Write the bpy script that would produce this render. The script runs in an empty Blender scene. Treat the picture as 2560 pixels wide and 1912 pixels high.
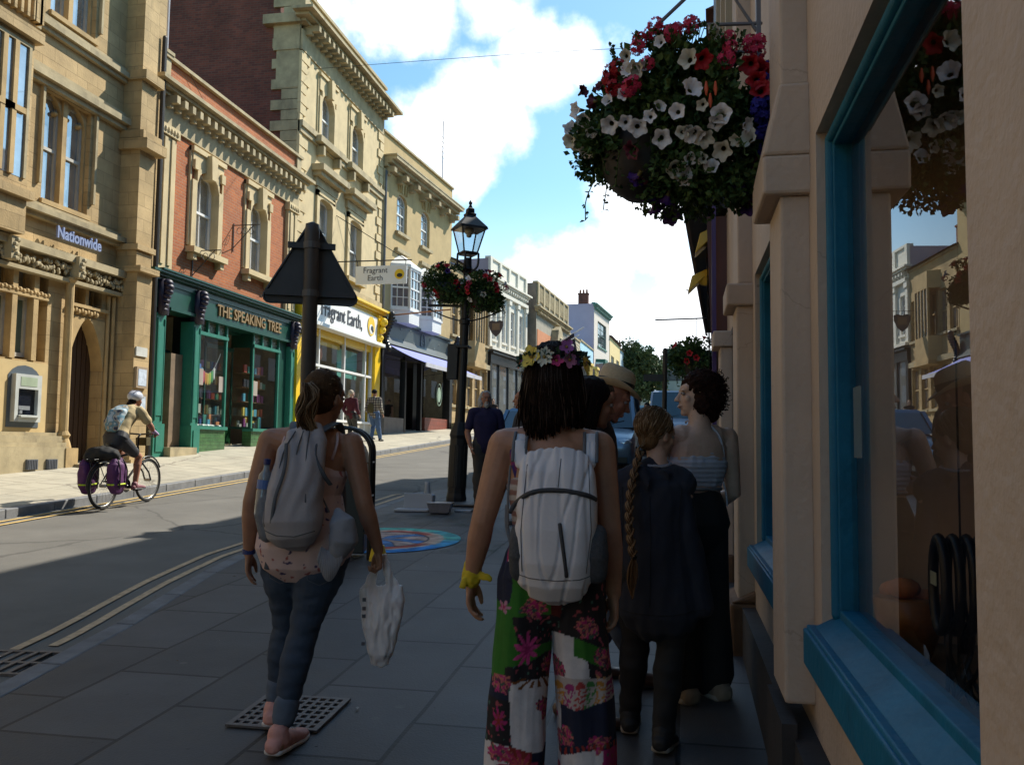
import bpy, bmesh, math, random
from mathutils import Vector, Matrix, noise
V = Vector
random.seed(7)
S = bpy.context.scene
COL = S.collection
PI = math.pi

# ------------------------------------------------------------------ camera
YAW, PITCH, ROLL = math.radians(10.81), math.radians(4.19), math.radians(0.70)
def cam_axes():
    F = V((-math.sin(YAW)*math.cos(PITCH), math.cos(YAW)*math.cos(PITCH), math.sin(PITCH)))
    R0 = V((math.cos(YAW), math.sin(YAW), 0))
    U0 = R0.cross(F)
    c, s = math.cos(ROLL), math.sin(ROLL)
    return F, R0*c + U0*s, U0*c - R0*s
CF, CR, CU = cam_axes()
cam = bpy.data.cameras.new('camera'); camo = bpy.data.objects.new('camera', cam); COL.objects.link(camo)
camo.matrix_world = Matrix((CR, CU, -CF)).transposed().to_4x4()
cam.sensor_width = 36; cam.lens = 36*880/1024; cam.clip_start = 0.05; cam.clip_end = 5000
S.camera = camo

# ------------------------------------------------------------------ sun, sky, exposure
SUN_AZ, SUN_EL = math.radians(35), math.radians(44)      # azimuth from +Y towards +X
sl = bpy.data.lights.new('sun', 'SUN'); sl.energy = 5.0; sl.angle = math.radians(0.5); sl.color = (1.0, 0.93, 0.80)
so = bpy.data.objects.new('sun', sl); COL.objects.link(so)
sdir = V((math.sin(SUN_AZ)*math.cos(SUN_EL), math.cos(SUN_AZ)*math.cos(SUN_EL), math.sin(SUN_EL)))
so.rotation_euler = (-sdir).to_track_quat('-Z', 'Y').to_euler()
so.location = (30, 40, 60)
S.view_settings.view_transform = 'Standard'; S.view_settings.look = 'None'
S.view_settings.exposure = 0.52; S.view_settings.gamma = 1.0; S.view_settings.use_curve_mapping = False
S.cycles.max_bounces = 6; S.cycles.transparent_max_bounces = 12; S.cycles.diffuse_bounces = 3
S.cycles.glossy_bounces = 3; S.cycles.caustics_reflective = False; S.cycles.caustics_refractive = False
S.cycles.use_denoising = True; S.cycles.sample_clamp_indirect = 6

W = bpy.data.worlds.new('World'); S.world = W; W.use_nodes = True
def world():
    nt = W.node_tree; N = nt.nodes; L = nt.links; N.clear()
    out = N.new('ShaderNodeOutputWorld'); bg = N.new('ShaderNodeBackground'); L.new(bg.outputs[0], out.inputs[0])
    sky = N.new('ShaderNodeTexSky'); sky.sky_type = 'NISHITA'; sky.sun_disc = False
    sky.sun_elevation = SUN_EL; sky.sun_rotation = SUN_AZ; sky.ozone_density = 2.0; sky.dust_density = 0.6; sky.air_density = 1.2
    tc = N.new('ShaderNodeTexCoord')
    def mth(op, a, b=None, c=None):
        n = N.new('ShaderNodeMath'); n.operation = op
        for i, x in enumerate((a, b, c)):
            if x is None: continue
            if isinstance(x, (int, float)): n.inputs[i].default_value = x
            else: L.new(x, n.inputs[i])
        return n.outputs[0]
    # cumulus: clumps of cloud at set bearings, broken up by noise
    blobs = [(1000, -10, .085, 1.), (1230, 0, .055, .9), (820, -60, .10, .9), (1330, 170, .062, 1.), (1450, 130, .045, .9), (1210, 270, .075, 1.), (1090, 330, .065, 1.), (1010, 270, .04, .7),
             (1150, 420, .055, .9), (1530, 100, .03, .6), (1620, 560, .10, 1.), (1450, 700, .11, 1.), (1750, 800, .12, 1.), (1500, 850, .12, .9),
             (1300, 760, .08, .9), (1150, 900, .1, .9), (1950, 300, .1, .5)]
    acc = None
    for sx, sy, r, w in blobs:
        d = (CF + CR*((sx*.4-512)/880) + CU*((382-sy*.4)/880)).normalized()
        dp = N.new('ShaderNodeVectorMath'); dp.operation = 'DISTANCE'
        L.new(tc.outputs['Generated'], dp.inputs[0]); dp.inputs[1].default_value = d
        mr = N.new('ShaderNodeMapRange'); mr.interpolation_type = 'SMOOTHSTEP'
        L.new(dp.outputs['Value'], mr.inputs[0]); mr.inputs[1].default_value = r*1.35; mr.inputs[2].default_value = r*.15
        mr.inputs[3].default_value = 0; mr.inputs[4].default_value = w
        acc = mr.outputs[0] if acc is None else mth('MAXIMUM', acc, mr.outputs[0])
    nz = N.new('ShaderNodeTexNoise'); nz.inputs['Scale'].default_value = 13; nz.inputs['Detail'].default_value = 9; nz.inputs['Roughness'].default_value = .58
    L.new(tc.outputs['Generated'], nz.inputs['Vector'])
    n2 = N.new('ShaderNodeTexNoise'); n2.inputs['Scale'].default_value = 3; n2.inputs['Detail'].default_value = 3
    L.new(tc.outputs['Generated'], n2.inputs['Vector'])
    sm = mth('ADD', acc, mth('MULTIPLY', mth('SUBTRACT', nz.outputs['Fac'], .5), 1.7))
    sm = mth('ADD', sm, mth('MULTIPLY', mth('SUBTRACT', n2.outputs['Fac'], .5), .6))
    mk = N.new('ShaderNodeMapRange'); mk.interpolation_type = 'SMOOTHSTEP'; L.new(sm, mk.inputs[0])
    mk.inputs[1].default_value = .30; mk.inputs[2].default_value = .92
    # thin haze of cloud low down
    sp = N.new('ShaderNodeSeparateXYZ'); L.new(tc.outputs['Generated'], sp.inputs[0])
    lo = N.new('ShaderNodeMapRange'); lo.interpolation_type = 'SMOOTHSTEP'; L.new(sp.outputs['Z'], lo.inputs[0])
    lo.inputs[1].default_value = .3; lo.inputs[2].default_value = .02; lo.inputs[3].default_value = 0; lo.inputs[4].default_value = .75
    fd = N.new('ShaderNodeMapRange'); fd.interpolation_type = 'SMOOTHSTEP'; L.new(sp.outputs['Y'], fd.inputs[0]); fd.inputs[1].default_value = .3; fd.inputs[2].default_value = .8
    mask = mth('MAXIMUM', mk.outputs[0], mth('MULTIPLY', lo.outputs[0], fd.outputs[0]))
    cc = N.new('ShaderNodeMix'); cc.data_type = 'RGBA'; L.new(nz.outputs['Fac'], cc.inputs[0])
    cc.inputs[6].default_value = (13.5, 14.6, 16.0, 1); cc.inputs[7].default_value = (19, 19.2, 19.4, 1)
    tint = N.new('ShaderNodeMix'); tint.data_type = 'RGBA'; tint.blend_type = 'MULTIPLY'; tint.inputs[0].default_value = 1
    L.new(sky.outputs[0], tint.inputs[6]); tint.inputs[7].default_value = SKYTINT
    mx = N.new('ShaderNodeMix'); mx.data_type = 'RGBA'; L.new(mask, mx.inputs[0]); L.new(tint.outputs[2], mx.inputs[6]); L.new(cc.outputs[2], mx.inputs[7])
    L.new(mx.outputs[2], bg.inputs[0]); bg.inputs[1].default_value = 0.072
SKYTINT = (1.35, 1.8, 1.85, 1)
world()

# ------------------------------------------------------------------ helpers
def ray(sx, sy):                                   # direction of a photograph pixel (2560 wide)
    return CF + CR*((sx*.4-512)/880) + CU*((382-sy*.4)/880)
def onX(sx, sy, X): r = ray(sx, sy); return r*(X/r.x)
def onY(sx, sy, Y): r = ray(sx, sy); return r*(Y/r.y)
SLOPE = .05
def G(X, Y, z0=-1.52): return z0 + SLOPE*Y

_mats = {}
def _tex(N, L, kind='Object'):
    tc = N.new('ShaderNodeTexCoord'); return tc.outputs[kind]
def mat(name, col, rough=.8, var=.15, vs=3., bump=0., bs=60., metal=0., spec=.5, coat=0., kind=None, col2=None, sc=1., mort=None, attr=False, stretch=None, dirt=0., sub=0., bd=.01, offs=.5, gum=None):
    if name in _mats: return _mats[name]
    m = bpy.data.materials.new(name); m.use_nodes = True; _mats[name] = m
    nt = m.node_tree; N = nt.nodes; L = nt.links
    b = N['Principled BSDF']; b.inputs['Roughness'].default_value = rough; b.inputs['Metallic'].default_value = metal
    b.inputs['Specular IOR Level'].default_value = spec; b.inputs['Coat Weight'].default_value = coat
    if sub: b.inputs['Subsurface Weight'].default_value = sub; b.inputs['Subsurface Radius'].default_value = (.02, .008, .004)
    vec = _tex(N, L)
    mp = N.new('ShaderNodeMapping'); L.new(vec, mp.inputs[0])
    if stretch: mp.inputs['Scale'].default_value = stretch
    nz = N.new('ShaderNodeTexNoise'); nz.inputs['Scale'].default_value = vs; nz.inputs['Detail'].default_value = 6; nz.inputs['Roughness'].default_value = .62
    L.new(mp.outputs[0], nz.inputs['Vector'])
    base = N.new('ShaderNodeRGB'); base.outputs[0].default_value = (*col, 1); cur = base.outputs[0]; bh = None
    if attr:
        a = N.new('ShaderNodeAttribute'); a.attribute_name = 'Col'; cur = a.outputs['Color']
    if kind == 'brick' or kind == 'slab':
        sp = N.new('ShaderNodeSeparateXYZ'); L.new(vec, sp.inputs[0])
        cb = N.new('ShaderNodeCombineXYZ')
        if kind == 'brick':
            ad = N.new('ShaderNodeMath'); ad.operation = 'ADD'; L.new(sp.outputs[0], ad.inputs[0]); L.new(sp.outputs[1], ad.inputs[1])
            L.new(ad.outputs[0], cb.inputs[0]); L.new(sp.outputs[2], cb.inputs[1])
        else:
            L.new(sp.outputs[0], cb.inputs[1]); L.new(sp.outputs[1], cb.inputs[0])
        # uneven courses
        wn = N.new('ShaderNodeTexNoise'); wn.inputs['Scale'].default_value = 1.5; L.new(vec, wn.inputs[0])
        wv = N.new('ShaderNodeVectorMath'); wv.operation = 'MULTIPLY_ADD'; L.new(wn.outputs['Color'], wv.inputs[0]); wv.inputs[1].default_value = (.02, .02, 0); L.new(cb.outputs[0], wv.inputs[2])
        bt = N.new('ShaderNodeTexBrick'); L.new(wv.outputs[0], bt.inputs['Vector']); bt.offset = offs
        bt.inputs['Color1'].default_value = (*col, 1); bt.inputs['Color2'].default_value = (*(col2 or col), 1)
        bt.inputs['Mortar'].default_value = (*(mort or (.3, .25, .2)), 1)
        bw, bhh, ms = sc
        bt.inputs['Scale'].default_value = 1; bt.inputs['Brick Width'].default_value = bw; bt.inputs['Row Height'].default_value = bhh
        bt.inputs['Mortar Size'].default_value = ms; bt.inputs['Mortar Smooth'].default_value = .3; bt.inputs['Bias'].default_value = -.1
        cur = bt.outputs['Color']; bh = bt.outputs['Fac']
    if var:
        mr = N.new('ShaderNodeMapRange'); L.new(nz.outputs['Fac'], mr.inputs[0]); mr.inputs[1].default_value = .28; mr.inputs[2].default_value = .72
        mr.inputs[3].default_value = 1-var; mr.inputs[4].default_value = 1+var
        mu = N.new('ShaderNodeVectorMath'); mu.operation = 'SCALE'; L.new(cur, mu.inputs[0]); L.new(mr.outputs[0], mu.inputs['Scale']); cur = mu.outputs[0]
    if dirt:                                         # streaky weathering
        dn = N.new('ShaderNodeTexNoise'); dn.inputs['Scale'].default_value = 1.1; dn.inputs['Detail'].default_value = 8; dn.inputs['Roughness'].default_value = .7
        dm = N.new('ShaderNodeMapping'); dm.inputs['Scale'].default_value = (1.6, 1.6, .5); L.new(vec, dm.inputs[0]); L.new(dm.outputs[0], dn.inputs['Vector'])
        dr = N.new('ShaderNodeMapRange'); dr.interpolation_type = 'SMOOTHSTEP'; L.new(dn.outputs['Fac'], dr.inputs[0]); dr.inputs[1].default_value = .5; dr.inputs[2].default_value = .75; dr.inputs[4].default_value = dirt
        dx = N.new('ShaderNodeMix'); dx.data_type = 'RGBA'; L.new(dr.outputs[0], dx.inputs[0]); L.new(cur, dx.inputs[6]); dx.inputs[7].default_value = (.09, .075, .055, 1); cur = dx.outputs[2]
    if gum:                                          # trodden gum, spots and fine cracks
        for sc_, th, cc_, am in gum:
            vn = N.new('ShaderNodeTexVoronoi'); vn.inputs['Scale'].default_value = sc_; L.new(vec, vn.inputs['Vector'])
            if am < 0: vn.feature = 'DISTANCE_TO_EDGE'; wz = N.new('ShaderNodeVectorMath'); wz.operation = 'MULTIPLY_ADD'; L.new(nz.outputs['Color'], wz.inputs[0]); wz.inputs[1].default_value = (.5, .5, 0); L.new(vec, wz.inputs[2]); L.new(wz.outputs[0], vn.inputs['Vector'])
            vm = N.new('ShaderNodeMapRange'); vm.interpolation_type = 'SMOOTHSTEP'; L.new(vn.outputs['Distance'], vm.inputs[0]); vm.inputs[1].default_value = th*.7; vm.inputs[2].default_value = th; vm.inputs[3].default_value = abs(am); vm.inputs[4].default_value = 0
            vx = N.new('ShaderNodeMix'); vx.data_type = 'RGBA'; L.new(vm.outputs[0], vx.inputs[0]); L.new(cur, vx.inputs[6]); vx.inputs[7].default_value = (*cc_, 1); cur = vx.outputs[2]
    L.new(cur, b.inputs['Base Color'])
    if bump or bh is not None:
        bp = N.new('ShaderNodeBump'); bp.inputs['Strength'].default_value = bump or .4; bp.inputs['Distance'].default_value = bd
        bn = N.new('ShaderNodeTexNoise'); bn.inputs['Scale'].default_value = bs; bn.inputs['Detail'].default_value = 4; L.new(mp.outputs[0], bn.inputs['Vector'])
        if bh is not None:
            sb = N.new('ShaderNodeMath'); sb.operation = 'MULTIPLY_ADD'; L.new(bh, sb.inputs[0]); sb.inputs[1].default_value = -.8; L.new(bn.outputs['Fac'], sb.inputs[2]); L.new(sb.outputs[0], bp.inputs['Height'])
        else: L.new(bn.outputs['Fac'], bp.inputs['Height'])
        L.new(bp.outputs[0], b.inputs['Normal'])
    return m
def glass_mat(name, tint=(.9, .93, .92), rough=.0, boost=.08, refl=(1, 1, 1)):
    if name in _mats: return _mats[name]
    m = bpy.data.materials.new(name); m.use_nodes = True; _mats[name] = m
    nt = m.node_tree; N = nt.nodes; L = nt.links; N.clear()
    o = N.new('ShaderNodeOutputMaterial'); mx = N.new('ShaderNodeMixShader'); t = N.new('ShaderNodeBsdfTransparent'); g = N.new('ShaderNodeBsdfGlossy')
    t.inputs[0].default_value = (*tint, 1); g.inputs['Roughness'].default_value = rough; g.inputs[0].default_value = (*refl, 1)
    fr = N.new('ShaderNodeLayerWeight'); fr.inputs[0].default_value = .5
    pw = N.new('ShaderNodeMath'); pw.operation = 'POWER'; L.new(fr.outputs['Facing'], pw.inputs[0]); pw.inputs[1].default_value = 4.
    ad = N.new('ShaderNodeMath'); ad.operation = 'ADD'; ad.use_clamp = True; L.new(pw.outputs[0], ad.inputs[0]); ad.inputs[1].default_value = .05+boost
    L.new(ad.outputs[0], mx.inputs[0]); L.new(t.outputs[0], mx.inputs[1]); L.new(g.outputs[0], mx.inputs[2]); L.new(mx.outputs[0], o.inputs[0])
    return m

def frame_of(t, side):
    t = t.normalized(); a = side - t*side.dot(t)
    if a.length < 1e-4: a = t.orthogonal()
    a.normalize(); return a, t.cross(a)
class MB:
    def __init__(s): s.v = []; s.f = []; s.m = []; s.mi = 0; s.T = None
    def add(s, vs, fs):
        o = len(s.v)
        if s.T is not None: vs = [s.T @ V(p) for p in vs]
        s.v += [tuple(p) for p in vs]; s.f += [tuple(i+o for i in f) for f in fs]; s.m += [s.mi]*len(fs); return s
    def box(s, x0, x1, y0, y1, z0, z1, M_=None):
        if x0 > x1: x0, x1 = x1, x0
        if y0 > y1: y0, y1 = y1, y0
        if z0 > z1: z0, z1 = z1, z0
        vs = [V(p) for p in ((x0,y0,z0),(x1,y0,z0),(x1,y1,z0),(x0,y1,z0),(x0,y0,z1),(x1,y0,z1),(x1,y1,z1),(x0,y1,z1))]
        if M_ is not None: vs = [M_ @ p for p in vs]
        return s.add(vs, [(0,3,2,1),(4,5,6,7),(0,1,5,4),(1,2,6,5),(2,3,7,6),(3,0,4,7)])
    def bar(s, a, b, w, h, up=V((0,0,1))):
        a, b = V(a), V(b); t = (b-a).normalized(); sd = t.cross(up)
        if sd.length < 1e-4: sd = V((1,0,0))
        sd.normalize(); u = sd.cross(t); vs = []
        for p in (a, b):
            for i, j in ((-1,-1),(1,-1),(1,1),(-1,1)): vs.append(p + sd*i*w/2 + u*j*h/2)
        return s.add(vs, [(0,3,2,1),(4,5,6,7),(0,1,5,4),(1,2,6,5),(2,3,7,6),(3,0,4,7)][::1])
    def tube(s, pts, r, n=10, side=V((1,0,0)), cap=True, closed=False, power=2.):
        pts = [V(p) for p in pts]; k = len(pts)
        if not isinstance(r, (list, tuple)): r = [r]*k
        r = [(q, q) if isinstance(q, (int, float)) else q for q in r]
        tan = []
        for i in range(k):
            if closed: t = pts[(i+1) % k] - pts[i-1]
            else: t = pts[min(i+1, k-1)] - pts[max(i-1, 0)]
            tan.append(t.normalized())
        P, Rr, Tn = pts, r, tan
        if cap and not closed:                      # rounded ends
            e = min(r[0]); e2 = min(r[-1])
            P = [pts[0]-tan[0]*e*.85, pts[0]-tan[0]*e*.5] + pts + [pts[-1]+tan[-1]*e2*.5, pts[-1]+tan[-1]*e2*.85]
            Rr = [(r[0][0]*.45, r[0][1]*.45), (r[0][0]*.83, r[0][1]*.83)] + r + [(r[-1][0]*.83, r[-1][1]*.83), (r[-1][0]*.45, r[-1][1]*.45)]
            Tn = [tan[0]]*2 + tan + [tan[-1]]*2
        vs = []; sd = side
        for p, q, t in zip(P, Rr, Tn):
            a, b = frame_of(t, sd)
            for j in range(n):
                w = 2*PI*j/n; c, d = math.cos(w), math.sin(w)
                if power != 2.: c = math.copysign(abs(c)**(2/power), c); d = math.copysign(abs(d)**(2/power), d)
                vs.append(p + a*q[0]*c + b*q[1]*d)
        fs = []; m = len(P)
        for i in range(m if closed else m-1):
            for j in range(n):
                a0 = i*n+j; a1 = i*n+(j+1) % n; b0 = ((i+1) % m)*n+j; b1 = ((i+1) % m)*n+(j+1) % n
                fs.append((a0, a1, b1, b0))
        if not closed: fs.append(tuple(range(n-1, -1, -1))); fs.append(tuple((m-1)*n+j for j in range(n)))
        return s.add(vs, fs)
    def ell(s, c, r, n=16, M_=None):
        c = V(c)
        if isinstance(r, (int, float)): r = (r, r, r)
        k = max(6, n//2); vs = [V((0, 0, -r[2]))]; fs = []
        for i in range(1, k):
            ph = PI*i/k
            for j in range(n): th = 2*PI*j/n; vs.append(V((r[0]*math.sin(ph)*math.cos(th), r[1]*math.sin(ph)*math.sin(th), -r[2]*math.cos(ph))))
        vs.append(V((0, 0, r[2])))
        for j in range(n): fs.append((0, 1+(j+1) % n, 1+j))
        for i in range(k-2):
            for j in range(n): a = 1+i*n+j; b = 1+i*n+(j+1) % n; fs.append((a, b, b+n, a+n))
        o = 1+(k-2)*n
        for j in range(n): fs.append((o+j, o+(j+1) % n, len(vs)-1))
        if M_ is not None: vs = [M_ @ p for p in vs]
        return s.add([p + c for p in vs], fs)
    def lathe(s, prof, c=(0, 0, 0), n=16, M_=None, cap=True):
        c = V(c); vs = []; fs = []
        for r, z in prof:
            for j in range(n): w = 2*PI*j/n; p = V((r*math.cos(w), r*math.sin(w), z)); vs.append((M_ @ p if M_ is not None else p) + c)
        for i in range(len(prof)-1):
            for j in range(n): fs.append((i*n+j, i*n+(j+1) % n, (i+1)*n+(j+1) % n, (i+1)*n+j))
        if cap: fs.append(tuple(range(n-1, -1, -1))); fs.append(tuple((len(prof)-1)*n+j for j in range(n)))
        return s.add(vs, fs)
    def prism(s, poly, d0, d1, f):                   # poly of (a,b); f(a,b,d) -> point
        n = len(poly); vs = [f(a, b, d0) for a, b in poly] + [f(a, b, d1) for a, b in poly]
        fs = [tuple(range(n-1, -1, -1)), tuple(range(n, 2*n))] + [(i, (i+1) % n, n+(i+1) % n, n+i) for i in range(n)]
        return s.add(vs, fs)
    def quad(s, a, b, c, d): return s.add([a, b, c, d], [(0, 1, 2, 3)])
    def mesh(s, name):
        me = bpy.data.meshes.new(name); me.from_pydata(s.v, [], s.f); me.update(); return me
    def build(s, name, mats, parent=None, smooth=False, bevel=0., fixn=True, loc=None):
        me = s.mesh(name)
        if not isinstance(mats, (list, tuple)): mats = [mats]
        for m in mats: me.materials.append(m)
        if any(s.m): me.polygons.foreach_set('material_index', s.m)
        if fixn:
            bm = bmesh.new(); bm.from_mesh(me); bmesh.ops.recalc_face_normals(bm, faces=bm.faces); bm.to_mesh(me); bm.free()
        if smooth: me.polygons.foreach_set('use_smooth', [True]*len(me.polygons))
        o = bpy.data.objects.new(name, me); COL.objects.link(o)
        if loc is not None: o.location = loc
        if parent is not None: o.parent = parent
        if bevel:
            bv = o.modifiers.new('b', 'BEVEL'); bv.width = bevel; bv.segments = 2; bv.limit_method = 'ANGLE'; bv.angle_limit = .6
        return o
def tag(o, label=None, cat=None, group=None, kind=None):
    if label: o['label'] = label
    if cat: o['category'] = cat
    if group: o['group'] = group
    if kind: o['kind'] = kind
    return o
def thing(name, label, cat, loc=(0, 0, 0), rz=0., group=None):
    o = bpy.data.objects.new(name, None); COL.objects.link(o); o.location = loc; o.rotation_euler = (0, 0, rz); o.empty_display_size = .2
    return tag(o, label, cat, group)
def kids(o): return [c for c in bpy.data.objects if c.parent == o]
def copy_tree(o, parent=None):
    c = o.copy(); COL.objects.link(c); c.parent = parent
    for ch in kids(o): copy_tree(ch, c)
    return c
def text_mb(body, size, M_, align='CENTER', ext=.01, bold=0., sx=1., shear=0.):
    cu = bpy.data.curves.new('t', 'FONT'); cu.body = body; cu.size = size; cu.extrude = ext; cu.align_x = align; cu.align_y = 'CENTER'; cu.offset = bold; cu.shear = shear
    cu.resolution_u = 3
    ob = bpy.data.objects.new('t', cu); COL.objects.link(ob)
    dg = bpy.context.evaluated_depsgraph_get(); me = bpy.data.meshes.new_from_object(ob.evaluated_get(dg))
    mb = MB(); mb.add([M_ @ V((v.co.x*sx, v.co.y, v.co.z)) for v in me.vertices], [tuple(p.vertices) for p in me.polygons])
    bpy.data.objects.remove(ob); bpy.data.meshes.remove(me); bpy.data.curves.remove(cu)
    return mb
def remesh(mb, name, mats, parent, voxel=.006, smooth=4, sfac=.5, disp=None, col=None):
    me = mb.mesh(name+'_src'); ob = bpy.data.objects.new(name+'_src', me); COL.objects.link(ob)
    bm = bmesh.new(); bm.from_mesh(me); bmesh.ops.recalc_face_normals(bm, faces=bm.faces); bm.to_mesh(me); bm.free()
    r = ob.modifiers.new('r', 'REMESH'); r.mode = 'VOXEL'; r.voxel_size = voxel; r.adaptivity = 0
    if smooth: q = ob.modifiers.new('s', 'SMOOTH'); q.factor = sfac; q.iterations = smooth
    dg = bpy.context.evaluated_depsgraph_get(); out = bpy.data.meshes.new_from_object(ob.evaluated_get(dg))
    bpy.data.objects.remove(ob); bpy.data.meshes.remove(me)
    out.name = name; out.materials.clear()
    if not isinstance(mats, (list, tuple)): mats = [mats]
    for m in mats: out.materials.append(m)
    if disp:
        ns = [v.normal.copy() for v in out.vertices]
        for v, n in zip(out.vertices, ns): v.co += n*disp(v.co, n)
        out.update()
    if col: paint(out, col)
    out.polygons.foreach_set('use_smooth', [True]*len(out.polygons))
    o = bpy.data.objects.new(name, out); COL.objects.link(o); o.parent = parent
    return o
def paint(me, col):
    at = me.color_attributes.new('Col', 'FLOAT_COLOR', 'POINT'); dat = []
    for v in me.vertices: dat += [*col(v.co, v.normal), 1.]
    at.data.foreach_set('color', dat)
def fold(amp, sx, sy, sz, seed=0.):
    def f(co, n): return amp*noise.noise(V((co.x*sx+seed, co.y*sy, co.z*sz)))
    return f
from mathutils.bvhtree import BVHTree
def drape(obj, paths, m, name, r=.0022, off=.001, d=V((0, 1, 0)), ax='xz'):
    """thin seams laid on the back of a garment: points given as (x, z), dropped on to it along d"""
    me = obj.data; t = BVHTree.FromPolygons([v.co for v in me.vertices], [tuple(p.vertices) for p in me.polygons]); mb = MB()
    for p in paths:
        P = []
        for x, z in p:
            h = t.ray_cast(V((x, -1.5, z)), d)
            if h[0] is not None: P.append(h[0]-d*off)
        if len(P) > 1: mb.tube(P, r, 5, cap=False)
    return mb.build(name, m, obj, smooth=True)
def dense(pts, k=8): return [(a[0]+(b[0]-a[0])*i/k, a[1]+(b[1]-a[1])*i/k) for a, b in zip(pts, pts[1:]) for i in range(k)]+[pts[-1]]
def spline(pts, k=6):
    pts = [V(p) for p in pts]; out = []
    for i in range(len(pts)-1):
        p0 = pts[max(i-1, 0)]; p1 = pts[i]; p2 = pts[i+1]; p3 = pts[min(i+2, len(pts)-1)]
        for j in range(k):
            t = j/k; out.append(.5*((2*p1)+(p2-p0)*t+(2*p0-5*p1+4*p2-p3)*t*t+(3*p1-p0-3*p2+p3)*t**3))
    out.append(pts[-1]); return out
# ------------------------------------------------------------------ materials
def lerp_tab(tab):
    def f(y):
        if y <= tab[0][0]: return tab[0][1]
        for (a, b), (c, d) in zip(tab, tab[1:]):
            if y <= c: return b + (d-b)*(y-a)/(c-a)
        return tab[-1][1]
    return f
kL = lerp_tab([(-20, -8.6), (40, -8.6), (53, -6.9), (64, -5.6), (78, -4.9), (120, -1.6), (200, 3)])
fL = lerp_tab([(-20, -11.5), (32.4, -11.5), (40.6, -10.8), (46.5, -10.2), (53.2, -9.35), (64, -8.1), (78, -7.5), (86, -6.7), (95, -6.2), (120, -4), (200, 1)])
kR = lerp_tab([(-20, -2.7), (0, -3.05), (4.26, -3.61), (5.62, -3.83), (7.2, -4.2), (8.6, -4.42), (14.9, -4.42), (15.15, -4.25), (15.3, -3.9), (15.6, -1.0), (16.2, -.75), (60, -.4), (120, 4), (200, 9)])
wR = lerp_tab([(-20, .42), (9, .5), (20, .7), (60, 2.2), (120, 6.5), (200, 12)])
ASPH = mat('asphalt', (.138, .131, .118), .85, .20, 1.2, .6, 160, bd=.006, gum=[(.28, .007, (.06, .056, .052), -.6), (5, .06, (.20, .19, .17), .35)])
ASPH2 = mat('asphalt_patch', (.04, .04, .043), .85, .2, 2.2, .5, 160, bd=.006)
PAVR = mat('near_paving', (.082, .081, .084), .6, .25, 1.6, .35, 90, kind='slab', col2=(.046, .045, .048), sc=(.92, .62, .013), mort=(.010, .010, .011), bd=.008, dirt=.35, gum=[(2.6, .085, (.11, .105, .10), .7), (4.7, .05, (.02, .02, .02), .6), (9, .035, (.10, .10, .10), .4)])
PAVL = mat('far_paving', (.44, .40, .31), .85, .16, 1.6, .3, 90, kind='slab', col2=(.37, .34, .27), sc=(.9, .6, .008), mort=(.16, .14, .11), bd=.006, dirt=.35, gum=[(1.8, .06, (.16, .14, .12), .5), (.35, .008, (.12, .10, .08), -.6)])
KERB = mat('kerb_stone', (.20, .205, .215), .7, .25, 6, .3, 80)
YLINE = mat('yellow_paint', (.50, .36, .22), .7, .35, 14)
EARTH = mat('earth', (.06, .08, .03), .95, .3, .1)

def strip(name, cols, ys, m, kind='structure', thick=0.):
    mb = MB(); n = len(cols); vs = []
    for y in ys:
        for fx, fz in cols: vs.append((fx(y), y, fz(y)))
    fs = []
    for i in range(len(ys)-1):
        for j in range(n-1): a = i*n+j; fs.append((a, a+1, a+n+1, a+n))
    mb.add(vs, fs); o = mb.build(name, m, fixn=False); o['kind'] = kind; return o
lin = lambda z0: (lambda y: z0 + SLOPE*y)
YS = [-20, -10, -5, 0, 2, 4.26, 5, 5.62, 6.4, 7.2, 8, 8.6, 10, 12, 14, 14.9, 15.15, 15.3, 15.6, 16.2, 18, 20, 22, 25, 28, 32.4, 36, 40.6, 46.5, 53.2, 58, 64, 70, 78, 86, 95, 105, 120, 150, 200]
strip('road', [(kL, lin(-1.51)), (lambda y: (kL(y)+kR(y))/2, lin(-1.55)), (kR, lin(-1.62))], YS, ASPH)
strip('far_pavement', [(lambda y: fL(y)-.6, lin(-1.14)), (lambda y: kL(y)-.14, lin(-1.395))], YS, PAVL)
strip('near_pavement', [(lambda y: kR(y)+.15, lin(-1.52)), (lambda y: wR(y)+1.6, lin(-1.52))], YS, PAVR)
def kerbs(name, k, zt, zb, sgn, m):
    # separate kerbstones with fine joints
    mb = MB(); y = -20
    pts = []; yy = -20.
    while yy < 120: pts.append(yy); yy += .91 if yy > -2 and yy < 60 else 3.
    for a, b in zip(pts, pts[1:]):
        b2 = b-.012; o = .15*sgn
        q = [(k(a), a), (k(b2), b2), (k(b2)-o, b2), (k(a)-o, a)]
        t = [(x, y_, zt(y_)+.003) for x, y_ in q]; u = [(x, y_, zb(y_)-.03) for x, y_ in q]
        mb.add(t+u, [(0, 1, 2, 3), (0, 4, 5, 1), (1, 5, 6, 2), (2, 6, 7, 3), (3, 7, 4, 0)])
    o = mb.build(name, m, bevel=.012); o['kind'] = 'structure'
kerbs('far_kerb', kL, lin(-1.395), lin(-1.51), 1, KERB)
kerbs('near_kerb', kR, lin(-1.52), lin(-1.62), -1, mat('near_kerb_stone', (.145, .15, .16), .7, .3, 6, .3, 80))
g = MB(); g.add([(-400, -200, -12.2), (400, -200, -12.2), (400, 900, 42.8), (-400, 900, 42.8)], [(0, 1, 2, 3)])
o = g.build('ground', EARTH, fixn=False); o['kind'] = 'structure'

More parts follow.
